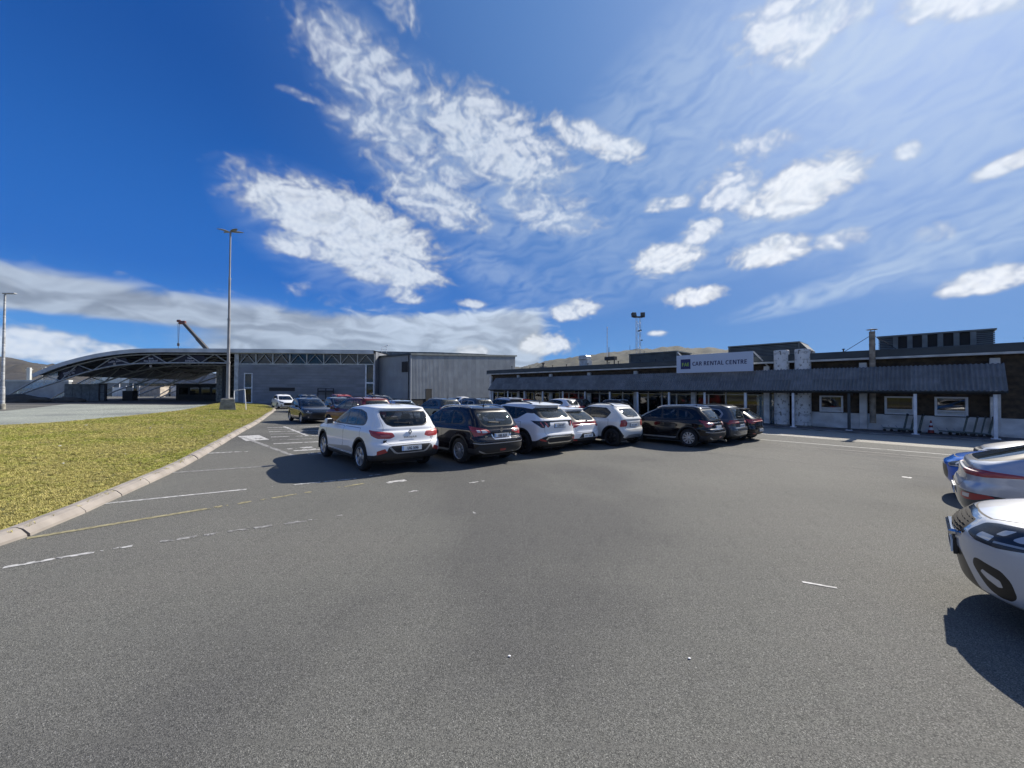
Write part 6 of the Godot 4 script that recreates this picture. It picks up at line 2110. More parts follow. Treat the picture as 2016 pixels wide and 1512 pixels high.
func model_hatch() -> Node3D:
	var d := {"rear": -1.94, "front": 2.10, "hw": 0.885, "clear": 0.16, "yb": 0.56, "tail": -1.84, "belt": [0.98, 0.925, 0.93], "cowl": 0.98, "nose": 1.95, "ynose": 0.76, "xhood": 1.5, "yhood": 0.87,
		"wr": -1.34, "wf": 0.10, "ytop": [1.33, 1.335, 1.28], "hwtop": 0.63, "H": 1.45, "wb": 2.58, "r": 0.318, "style": "five", "mirror": [0.66, 0.97], "aerial": -1.0, "plate": 0.47, "tg": 0.02, "lip": -0.10, "wiper_y": 1.0,
		"doors": [[0.94, -0.22, 0.89, 0.90], [-0.25, -1.14, 0.90, 0.93]], "gate": [-0.1, 0.60, 0.60, 0.60, 0.68, 0.70, 0.66, 0.95, 0.70, 1.15, 0.62, 1.31, -0.1, 1.32]}
	d.cuts = side_glass([[0.58, 0.97, 0.02, 1.255, -0.18, 1.28, -0.20, 0.96], [-0.27, 0.962, -0.25, 1.285, -0.78, 1.265, -1.0, 1.15, -1.06, 1.03]], [0.70, 0.935, 0.03, 1.29, -0.28, 1.31, -0.84, 1.29, -1.10, 1.17, -1.22, 1.03, -0.6, 0.935], CM.glass_dark, CM.trim)
	d.cuts += [
		cut("tail_lamp_bar", 1, pv([-0.2, 0.895, 0.62, 0.905, 0.80, 0.925, 0.80, 0.895, 0.62, 0.875, -0.2, 0.868]), CM.lamp_pink, false),
		cut("tail_lamp", 1, pv([-0.2, 0.845, 0.46, 0.845, 0.62, 0.78, 0.86, 0.745, 1.06, 0.80, 1.12, 0.95, 0.70, 0.955, -0.2, 0.94]), CM.lamp_red, false),
		cut("rear_window", 1, rounded(pv([-0.3, 0.985, 0.44, 0.99, 0.55, 1.02, 0.58, 1.14, 0.52, 1.28, -0.3, 1.29]), 0.05), CM.glass_clear, false),
		cut("rear_window_trim", 1, rounded(pv([-0.3, 0.945, 0.50, 0.955, 0.80, 0.965, 0.86, 1.10, 0.62, 1.30, -0.3, 1.31]), 0.03), CM.trim, false),
		cut("plate_recess", 1, pv([-0.2, 0.40, 0.50, 0.40, 0.34, 0.565, -0.2, 0.57]), CM.plastic, false),
		cut("reflector", 1, rounded(pv([0.56, 0.30, 0.84, 0.32, 0.84, 0.36, 0.58, 0.35]), 0.01), CM.lamp_red),
		cut("bumper_panel", 1, pv([-0.1, 0.1, 1.5, 0.1, 1.5, 0.30, 0.9, 0.385, -0.1, 0.40]), CM.plastic, false)]
	d.cuts += nose_cuts(d, CM.white)
	return make_car(d, CM.white, "hatchback_car", "small white hatchback with a red lamp bar across its tail", "cars parked in the near row")

func model_box_car() -> Node3D:
	var d := {"rear": -1.73, "front": 1.97, "hw": 0.842, "clear": 0.19, "yb": 0.60, "tail": -1.66, "belt": [1.06, 1.02, 1.01], "cowl": 0.86, "nose": 1.86, "ynose": 0.93, "xhood": 1.42, "yhood": 0.99,
		"wr": -1.26, "wf": 0.18, "ytop": [1.44, 1.47, 1.42], "hwtop": 0.67, "H": 1.60, "wb": 2.435, "r": 0.335, "style": "five", "alloy": CM.alloy_dark, "mirror": [0.62, 1.06], "plate": 0.80, "tg": 0.03, "cr": 0.26, "wiper_y": 1.11, "arch": 1.2,
		"doors": [[0.92, -0.20, 0.98, 0.98], [-0.23, -1.06, 0.98, 1.0]], "gate": [-0.1, 0.62, 0.56, 0.62, 0.60, 0.70, 0.60, 1.0, 0.66, 1.2, 0.60, 1.43, -0.1, 1.44], "rails": [0.1, -1.15, 0.055, CM.trim]}
	d.cuts = side_glass([[0.54, 1.06, 0.10, 1.40, -0.14, 1.42, -0.16, 1.05], [-0.24, 1.05, -0.22, 1.425, -0.88, 1.40, -1.06, 1.25, -0.92, 1.07]], [0.64, 1.025, 0.11, 1.435, -0.24, 1.45, -0.92, 1.43, -1.14, 1.25, -0.96, 1.035, -0.4, 1.03], CM.glass_dark, CM.trim)
	d.cuts += [
		cut("tail_lamp_lens", 1, rounded(pv([0.58, 0.80, 0.60, 0.90, 0.69, 0.90, 0.69, 0.80]), 0.02), CM.lamp_pink),
		cut("tail_lamp", 1, rounded(pv([0.47, 0.86, 0.52, 0.965, 0.64, 1.0, 0.86, 0.98, 0.93, 0.78, 0.90, 0.74, 0.54, 0.755]), 0.04), CM.lamp_red),
		cut("rear_window", 1, rounded(pv([-0.3, 1.09, 0.42, 1.10, 0.52, 1.16, 0.56, 1.30, 0.52, 1.40, -0.3, 1.41]), 0.05), CM.glass_clear, false),
		cut("plate_recess", 1, rounded(pv([-0.2, 0.72, 0.31, 0.72, 0.31, 0.88, -0.2, 0.88]), 0.01), CM.satin, false),
		cut("bumper_vent", 1, rounded(pv([1.02, 0.52, 1.08, 0.52, 1.08, 0.68, 1.02, 0.68]), 0.01), CM.trim),
		cut("bumper_panel", 1, pv([-0.1, 0.1, 0.62, 0.1, 0.56, 0.36, 0.44, 0.44, -0.1, 0.46]), CM.satin, false)]
	d.cuts += arches(d, CM.plastic, 0.045) + nose_cuts(d, CM.pearl)
	return make_car(d, CM.pearl, "box_car", "small off white boxy car with black wheels and square red tail lamps", "cars parked in the near row")

func model_wagon() -> Node3D:
	var d := {"rear": -2.28, "front": 2.27, "hw": 0.905, "clear": 0.17, "yb": 0.60, "tail": -2.16, "belt": [1.02, 0.98, 0.98], "cowl": 1.04, "nose": 2.08, "ynose": 0.80, "xhood": 1.62, "yhood": 0.92,
		"wr": -1.95, "wf": 0.20, "ytop": [1.44, 1.47, 1.41], "hwtop": 0.67, "H": 1.59, "wb": 2.70, "r": 0.335, "style": "five", "mirror": [0.72, 1.02], "aerial": -1.5, "aerial_len": 0.07, "plate": 0.74, "tg": 0.05,
		"doors": [[1.02, -0.24, 0.95, 0.95], [-0.27, -1.24, 0.95, 0.97]], "gate": [-0.1, 0.64, 0.60, 0.64, 0.68, 0.74, 0.66, 1.0, 0.68, 1.25, 0.66, 1.43, -0.1, 1.44], "rails": [0.0, -1.75, 0.045, CM.trim]}
	d.cuts = side_glass([[0.62, 1.03, 0.06, 1.38, -0.20, 1.405, -0.22, 1.02], [-0.30, 1.02, -0.28, 1.415, -0.98, 1.41, -1.0, 1.03], [-1.06, 1.04, -1.04, 1.405, -1.52, 1.36, -1.66, 1.22, -1.58, 1.08]], [0.74, 0.99, 0.06, 1.42, -0.30, 1.445, -1.06, 1.44, -1.58, 1.39, -1.74, 1.22, -1.66, 1.04, -0.6, 0.99], CM.glass_dark, CM.satin)
	d.cuts += [
		cut("tail_lamp_lens", 1, pv([0.42, 0.865, 0.90, 0.875, 1.02, 0.84, 1.06, 0.855, 0.92, 0.90, 0.42, 0.885]), CM.lamp_pink),
		cut("tail_lamp", 1, rounded(pv([0.34, 0.84, 0.36, 0.955, 0.70, 0.985, 1.02, 0.97, 1.16, 0.84, 1.12, 0.80, 0.92, 0.835]), 0.02), CM.lamp_red),
		cut("rear_window", 1, rounded(pv([-0.3, 1.05, 0.48, 1.055, 0.58, 1.09, 0.60, 1.36, 0.56, 1.40, -0.3, 1.41]), 0.04), CM.glass_clear, false),
		cut("rear_window_trim", 1, rounded(pv([-0.3, 1.02, 0.52, 1.025, 0.66, 1.06, 0.66, 1.40, 0.60, 1.425, -0.3, 1.43]), 0.04), CM.trim, false),
		cut("bumper_trim", 1, pv([-0.1, 0.40, 0.7, 0.40, 0.95, 0.44, 0.95, 0.42, 0.7, 0.375, -0.1, 0.375]), CM.satin, false),
		cut("bumper_panel", 1, pv([-0.1, 0.1, 1.6, 0.1, 1.6, 0.34, 0.9, 0.36, -0.1, 0.36]), CM.plastic, false)]
	d.cuts += nose_cuts(d, CM.grey)
	return make_car(d, CM.grey, "estate_car", "dark grey estate car with black rails and chrome window edges", "cars parked in the near row")

func model_small_hatch() -> Node3D:
	var d := {"rear": -1.80, "front": 2.04, "hw": 0.867, "clear": 0.16, "yb": 0.58, "tail": -1.68, "belt": [1.0, 0.945, 0.945], "cowl": 0.92, "nose": 1.86, "ynose": 0.80, "xhood": 1.42, "yhood": 0.90,
		"wr": -1.30, "wf": 0.10, "ytop": [1.36, 1.375, 1.33], "hwtop": 0.66, "H": 1.49, "wb": 2.45, "r": 0.305, "style": "multi", "mirror": [0.62, 0.99], "aerial": -0.9, "plate": 0.62, "tg": 0.03, "has_front_plate": false, "cf": 0.58, "pf": 2.5,
		"doors": [[0.88, -0.24, 0.91, 0.91], [-0.27, -1.06, 0.91, 0.93]], "gate": [-0.1, 0.58, 0.56, 0.58, 0.62, 0.70, 0.60, 0.98, 0.64, 1.18, 0.58, 1.34, -0.1, 1.35]}
	d.cuts = side_glass([[0.56, 0.99, 0.04, 1.30, -0.18, 1.32, -0.20, 0.98], [-0.27, 0.98, -0.25, 1.325, -0.82, 1.30, -1.0, 1.18, -0.98, 1.02]], [0.68, 0.955, 0.04, 1.335, -0.28, 1.35, -0.88, 1.33, -1.14, 1.20, -1.14, 1.0, -0.6, 0.955], CM.glass, CM.trim)
	var y := 0.80
	d.cuts += [
		cut("tail_lamp", 1, rounded(pv([0.50, 0.76, 0.52, 0.96, 0.74, 1.0, 1.0, 0.98, 0.94, 0.78]), 0.04), CM.lamp_red),
		cut("rear_window", 1, rounded(pv([-0.3, 1.02, 0.44, 1.03, 0.54, 1.08, 0.56, 1.24, 0.50, 1.31, -0.3, 1.32]), 0.05), CM.glass_clear, false),
		cut("rear_window_trim", 1, rounded(pv([-0.3, 1.0, 0.46, 1.01, 0.58, 1.06, 0.60, 1.25, 0.54, 1.33, -0.3, 1.34]), 0.05), CM.trim, false),
		cut("daylight_strip", 2, pv([0.50, 0.665, 0.56, 0.62, 0.92, 0.645, 0.98, 0.70, 0.95, 0.70, 0.90, 0.665, 0.57, 0.64, 0.53, 0.675]), CM.lamp_pale),
		cut("headlight_lens", 2, circle(Vector2(0.78, 0.715), 0.045, 16), CM.lamp_pale),
		cut("headlight", 2, rounded(pv([0.47, 0.675, 0.56, 0.61, 0.94, 0.635, 1.16, 0.80, 1.06, 0.815, 0.78, 0.775, 0.56, 0.72]), 0.03), CM.lamp_house),
		cut("grille", 2, rounded(pv([-0.2, 0.36, 0.42, 0.37, 0.52, 0.50, 0.44, 0.63, -0.2, 0.64]), 0.05), CM.trim, false),
		cut("fog_lamp", 2, circle(Vector2(0.74, 0.38), 0.04, 16), CM.lamp_pale),
		cut("fog_bezel", 2, rounded(pv([0.62, 0.31, 0.84, 0.32, 0.88, 0.46, 0.66, 0.45]), 0.03), CM.plastic)]
	return make_car(d, CM.dark_blue, "hatchback_car", "dark blue hatchback facing the camera at the bend of the kerb", "cars parked in the far row")

func model_mpv() -> Node3D:
	var d := {"rear": -2.02, "front": 2.12, "hw": 0.89, "clear": 0.18, "yb": 0.62, "tail": -1.92, "belt": [1.08, 1.03, 1.05], "cowl": 1.14, "nose": 1.98, "ynose": 0.86, "xhood": 1.62, "yhood": 0.99,
		"wr": -1.74, "wf": 0.22, "ytop": [1.50, 1.53, 1.47], "hwtop": 0.70, "H": 1.65, "wb": 2.56, "r": 0.33, "style": "five", "mirror": [0.82, 1.08], "aerial": -1.3, "plate": 0.74, "tg": 0.04,
		"doors": [[1.04, -0.18, 1.0, 1.0], [-0.21, -1.14, 1.0, 1.02]], "gate": [-0.1, 0.62, 0.58, 0.62, 0.66, 0.74, 0.64, 1.02, 0.68, 1.3, 0.64, 1.49, -0.1, 1.50], "rails": [0.1, -1.6, 0.075, CM.trim]}
	d.cuts = side_glass([[0.72, 1.08, 0.10, 1.44, -0.14, 1.465, -0.16, 1.07], [-0.23, 1.07, -0.21, 1.475, -0.80, 1.465, -0.82, 1.08], [-0.88, 1.09, -0.87, 1.46, -1.30, 1.42, -1.42, 1.14]], [0.86, 1.045, 0.10, 1.48, -0.24, 1.505, -0.92, 1.50, -1.38, 1.45, -1.52, 1.10, -0.6, 1.045], CM.glass, CM.trim)
	d.cuts += [
		cut("high_tail_lamp", 1, rounded(pv([0.70, 1.12, 0.72, 1.42, 0.88, 1.42, 0.90, 1.12]), 0.03), CM.lamp_red),
		cut("tail_lamp", 1, rounded(pv([0.58, 0.72, 0.60, 1.0, 0.86, 1.04, 0.98, 1.0, 0.94, 0.74]), 0.04), CM.lamp_red),
		cut("rear_window", 1, rounded(pv([-0.3, 1.10, 0.50, 1.10, 0.60, 1.14, 0.62, 1.40, 0.58, 1.455, -0.3, 1.465]), 0.05), CM.glass_clear, false),
		cut("rear_window_trim", 1, rounded(pv([-0.3, 1.07, 0.54, 1.07, 0.65, 1.11, 0.67, 1.42, 0.62, 1.475, -0.3, 1.485]), 0.05), CM.trim, false),
		cut("bumper_panel", 1, pv([-0.1, 0.1, 1.5, 0.1, 1.5, 0.40, 0.9, 0.44, -0.1, 0.46]), CM.plastic, false)]
	d.cuts += arches(d, CM.plastic, 0.03) + nose_cuts(d, CM.copper)
	return make_car(d, CM.copper, "people_carrier_car", "copper red people carrier with raised black roof rails, tail towards the camera", "cars parked in the middle row")

func model_tiger_nose() -> Node3D:
	# the silver one whose nose is close to the camera
	var d := {"rear": -2.10, "front": 2.16, "hw": 0.90, "clear": 0.19, "yb": 0.64, "tail": -1.98, "belt": [1.05, 1.0, 1.02], "cowl": 0.98, "nose": 1.98, "ynose": 0.885, "xhood": 1.52, "yhood": 0.985,
		"wr": -1.62, "wf": 0.14, "ytop": [1.40, 1.43, 1.38], "hwtop": 0.67, "H": 1.55, "wb": 2.63, "r": 0.345, "style": "double", "mirror": [0.68, 1.06], "aerial": -1.2, "plate": 0.8, "tg": 0.05, "cf": 0.70, "pf": 2.5, "chin": 0.55, "front_plate": 0.545,
		"doors": [[0.98, -0.22, 0.97, 0.97], [-0.25, -1.2, 0.97, 0.99]], "gate": [-0.1, 0.66, 0.56, 0.66, 0.64, 0.74, 0.66, 1.0, 0.70, 1.25, 0.66, 1.39, -0.1, 1.40], "rails": [0.0, -1.5, 0.04, CM.satin]}
	d.cuts = side_glass([[0.60, 1.05, 0.04, 1.355, -0.19, 1.38, -0.21, 1.04], [-0.28, 1.04, -0.26, 1.385, -0.92, 1.37, -1.22, 1.25, -1.18, 1.08]], [0.72, 1.015, 0.05, 1.39, -0.30, 1.41, -1.0, 1.395, -1.34, 1.26, -1.30, 1.04, -0.6, 1.015], CM.glass, CM.trim)
	d.cuts += [
		cut("tail_lamp", 1, rounded(pv([0.44, 0.84, 0.52, 0.97, 1.10, 1.02, 1.02, 0.84]), 0.04), CM.lamp_red),
		cut("rear_window", 1, rounded(pv([-0.3, 1.06, 0.48, 1.07, 0.58, 1.10, 0.62, 1.28, 0.56, 1.36, -0.3, 1.37]), 0.05), CM.glass_clear, false),
		cut("lamp_unit", 2, rounded(pv([0.645, 0.745, 0.655, 0.788, 0.82, 0.785, 0.82, 0.735]), 0.015), CM.lamp_pale),
		cut("lamp_unit", 2, rounded(pv([0.80, 0.80, 0.80, 0.845, 0.90, 0.86, 0.885, 0.805]), 0.015), CM.lamp_pale),
		cut("lamp_projector", 2, rounded(pv([0.97, 0.795, 1.0, 0.85, 1.13, 0.87, 1.16, 0.81, 1.06, 0.785]), 0.03), CM.lamp_pale),
		cut("lamp_strip", 2, pv([0.86, 0.735, 1.16, 0.752, 1.17, 0.768, 0.86, 0.752]), CM.satin),
		cut("headlight", 2, rounded(pv([0.50, 0.745, 0.52, 0.85, 0.62, 0.872, 1.00, 0.905, 1.38, 0.925, 1.34, 0.82, 1.22, 0.735, 0.92, 0.70, 0.66, 0.705]), 0.03), CM.lamp_house),
		cut("grille", 2, rounded(pv([-0.2, 0.70, 0.40, 0.71, 0.425, 0.77, 0.37, 0.84, -0.2, 0.86]), 0.02), CM.grille, false),
		cut("grille_surround", 2, rounded(pv([-0.2, 0.67, 0.43, 0.685, 0.485, 0.75, 0.46, 0.82, 0.39, 0.865, -0.2, 0.885]), 0.02), CM.chrome, false),
		cut("fog_lamp", 2, rounded(pv([0.70, 0.455, 0.73, 0.48, 0.91, 0.44, 0.92, 0.39, 0.87, 0.38, 0.76, 0.415]), 0.01), CM.lamp_pale),
		cut("fog_bezel", 2, rounded(pv([0.60, 0.49, 0.64, 0.55, 0.70, 0.56, 0.95, 0.525, 1.02, 0.46, 1.03, 0.35, 0.96, 0.30, 0.84, 0.295, 0.73, 0.34]), 0.035), CM.trim),
		cut("lower_grille", 2, rounded(pv([-0.2, 0.22, 0.52, 0.22, 0.62, 0.27, 0.46, 0.50, 0.38, 0.56, -0.2, 0.56]), 0.03), CM.trim, false),
		cut("lower_lip", 2, pv([-0.2, 0.1, 1.6, 0.1, 1.6, 0.205, 0.6, 0.205, -0.2, 0.215]), CM.satin, false)]
	d.cuts += arches(d, CM.plastic, 0.03)
	var o := make_car(d, CM.silver, "silver_suv_car", "silver SUV with a black honeycomb grille, its nose closest to the camera", "cars parked in the opposite row")
	var rows := car_rows(d)
	# raised bars of the grille, chrome nose piece, black plate holder
	var st := new_st()
	for k in 5:
		var y := 0.725 + k * 0.026
		var zw := 0.36 - 0.006 * k
		var prev := Vector3.ZERO
		for m in 15:
			var z := lerpf(-zw, zw, m / 14.0)
			var p := Vector3(nose_x(rows, y) - 0.74 + 0.74 * pow(maxf(1.0 - pow(absf(z) / 0.9, 2.35), 0.0), 1.0 / 2.35) + 0.006, y + (0.006 if m % 2 else -0.006), z)
			if m: rod(st, prev, p, 0.0045, -1, 5)
			prev = p
	obj("grille_mesh", st.commit(), CM.grille, o)
	var nb := new_st()
	box(nb, Vector3(-0.03, -0.03, -0.30), Vector3(0.035, 0.03, 0.30), Transform3D(Basis.IDENTITY, Vector3(nose_x(rows, 0.68) + 0.002, 0.675, 0)), 0.02)
	obj("chrome_bar", nb.commit(), CM.chrome, o)
	obj("plate_holder", box_mesh(Vector3(nose_x(rows, 0.54) - 0.02, 0.475, -0.275), Vector3(nose_x(rows, 0.54) + 0.006, 0.625, 0.275)), CM.trim, o)
	return o

func model_fastback() -> Node3D:
	var d := {"rear": -2.25, "front": 2.30, "hw": 0.905, "clear": 0.17, "yb": 0.66, "tail": -2.12, "belt": [1.02, 0.94, 0.94], "cowl": 1.06, "nose": 2.12, "ynose": 0.76, "xhood": 1.65, "yhood": 0.89,
		"wr": -1.34, "wf": 0.22, "ytop": [1.33, 1.34, 1.29], "hwtop": 0.64, "H": 1.45, "wb": 2.65, "r": 0.33, "style": "double", "mirror": [0.74, 0.98], "plate": 0.55, "tg": 0.03, "rbulge": -0.02, "wiper": false, "lip": -0.14,
		"doors": [[1.02, -0.22, 0.91, 0.92], [-0.25, -1.22, 0.92, 0.96]], "gate": [-0.1, 0.66, 0.58, 0.66, 0.66, 0.76, 0.64, 1.0, 0.70, 1.15, 0.62, 1.32, -0.1, 1.325]}
	d.cuts = side_glass([[0.64, 0.98, 0.10, 1.26, -0.17, 1.285, -0.20, 0.97], [-0.27, 0.972, -0.25, 1.29, -0.95, 1.25, -1.45, 1.06, -1.2, 1.0]], [0.78, 0.95, 0.10, 1.295, -0.28, 1.315, -1.0, 1.285, -1.62, 1.05, -1.3, 0.965, -0.6, 0.945], CM.glass_dark, CM.trim)
	d.cuts += [
		cut("tail_lamp", 1, rounded(pv([0.42, 0.885, 0.50, 0.935, 0.92, 0.94, 1.56, 0.90, 1.46, 0.88, 1.05, 0.845, 0.62, 0.85]), 0.02), CM.lamp_red),
		cut("rear_window", 1, rounded(pv([-0.3, 1.045, 0.50, 1.05, 0.60, 1.07, 0.60, 1.22, 0.54, 1.29, -0.3, 1.30]), 0.04), CM.glass_clear, false),
		cut("rear_window_trim", 1, rounded(pv([-0.3, 1.03, 0.54, 1.035, 0.80, 1.06, 1.0, 1.18, 0.64, 1.31, -0.3, 1.32]), 0.04), CM.trim, false),
		cut("reversing_lamp", 1, pv([0.70, 0.535, 0.73, 0.588, 0.90, 0.59, 0.88, 0.535]), CM.lamp_pale),
		cut("reflector", 1, rounded(pv([0.62, 0.52, 0.68, 0.60, 1.14, 0.605, 1.22, 0.58, 1.0, 0.515, 0.80, 0.50]), 0.02), CM.lamp_red),
		cut("bumper_panel", 1, pv([-0.1, 0.1, 2.0, 0.1, 2.0, 0.40, 1.30, 0.60, -0.1, 0.66]), CM.slate, false)]
	d.cuts += arches(d, CM.plastic, 0.03) + nose_cuts(d, CM.silver_blue)
	return make_car(d, CM.silver_blue, "fastback_car", "silver fastback with long thin red tail lamps, its tail towards the lane", "cars parked in the opposite row")

func build_car_park() -> void:
	car_materials()
	var near := "cars parked in the near row"
	var mid := "cars parked in the middle row"
	var far := "cars parked in the far row"
	var opp := "cars parked in the opposite row"
	# near row, tails towards the camera
	var a := model_crossover()
	park(a, 9.24 + 1.323, 4.57)
	var b := model_estate_suv()
	park(b, 8.59 + 1.30, 6.97)
	var c := model_angular_suv()
	park(c, 8.64 + 1.34, 9.45)
	var h := model_hatch()
	park(h, 8.75 + 1.29, 11.35)
	var g := model_box_car()
	park(g, 7.94 + 1.217, 13.40)
	var b2 := copy_car(b, "estate_suv_car", "black crossover with silver roof rails parked beside the off white boxy car", CM.black, near)
	for n in b2.find_children("lettering*", "", true, false): n.free()
	park(b2, 6.0 + 1.30, 15.62)
	var wgn := model_wagon()
	park(wgn, 5.9 + 1.35, 17.75)
	var h2 := copy_car(h, "hatchback_car", "black hatchback last in the near row, closest to the canopy posts", CM.black, near)
	park(h2, 5.5 + 1.29, 19.72)
	# middle row
	var m := model_mpv()
	park(m, 18.3 + 1.3, 7.7, 7.8)
	park(copy_car(h, "hatchback_car", "pale blue grey hatchback beside the copper red people carrier", CM.pale_blue, mid), 20.9 + 1.3, 10.9)
	park(copy_car(b, "estate_suv_car", "dark green grey SUV in the middle row, behind the black KM 828 crossover", CM.green_grey, mid), 20.6 + 1.3, 13.75)
	park(copy_car(wgn, "estate_car", "slate blue estate car with a pale reflecting rear window in the middle row", CM.slate, mid), 20.8 + 1.35, 16.5)
	park(copy_car(c, "angular_suv_car", "silver SUV of which only the railed roof shows behind the claw lamp SUV", CM.silver, mid), 20.0 + 1.34, 19.0)
	park(copy_car(h, "hatchback_car", "dark hatchback half hidden behind the white claw lamp SUV in the middle row", CM.dark_blue, mid), 20.1 + 1.3, 21.6)
	park(copy_car(a, "crossover_car", "white SUV in the middle row, directly behind the small white hatchback", CM.white, mid), 19.7 + 1.32, 24.75)
	park(copy_car(wgn, "estate_car", "dark plum estate car standing close to the canopy behind the white SUV", CM.plum, mid), 20.2 + 1.35, 27.0)
	park(copy_car(b, "estate_suv_car", "black car close to the canopy, just behind the off white boxy car", CM.black, mid), 16.2 + 1.3, 27.2)
	park(copy_car(h, "hatchback_car", "small red car under the far end of the canopy", CM.red, mid), 25.0 + 1.3, 25.4)
	for k in [2, 4, 5, 6, 7, 8]:
		pass
	# far row, noses towards the camera
	var s := model_small_hatch()
	park(s, 24.75 + 1.225, 7.25, 180.0)
	park(copy_car(s, "hatchback_car", "grey blue hatchback in the far row behind the copper red people carrier", CM.slate, far), 28.6 + 1.225, 10.4, 180.0)
	park(copy_car(b, "estate_suv_car", "black SUV facing the camera beside the white car at the end of the rows", CM.black, far), 37.0 + 1.3, 10.6, 180.0)
	park(copy_car(m, "people_carrier_car", "red car far back of which only the roof shows above the dark blue hatchback", CM.red, far), 36.0 + 1.3, 13.3, 180.0)
	park(copy_car(c, "angular_suv_car", "black SUV with dark roof far back behind the copper red people carrier", CM.black, far), 30.0 + 1.34, 14.4, 180.0)
	park(copy_car(s, "hatchback_car", "white car facing the camera at the far end of the lane", CM.white, far), 45.6 + 1.225, 10.45, 180.0)
	var pw := copy_car(s, "hatchback_car", "white car parked side on against the black plinth of the ribbed shed", CM.white, "")
	park(pw, 38.9, 28.8, -92.0)
	# opposite row, beside the camera on its right
	var k1 := model_tiger_nose()
	park(k1, -0.20 - 2.16, 5.75)
	var fb := model_fastback()
	park(fb, -0.35 - 2.25, 9.25, 180.0)
	park(copy_car(s, "hatchback_car", "bright blue hatchback facing the lane, next to the silver fastback", CM.blue, opp), -0.30 - 2.04, 11.95)
	park(copy_car(wgn, "estate_car", "grey silver estate car with its bonnet showing behind the bright blue hatchback", CM.silver, opp), -0.9 - 2.27, 15.1)

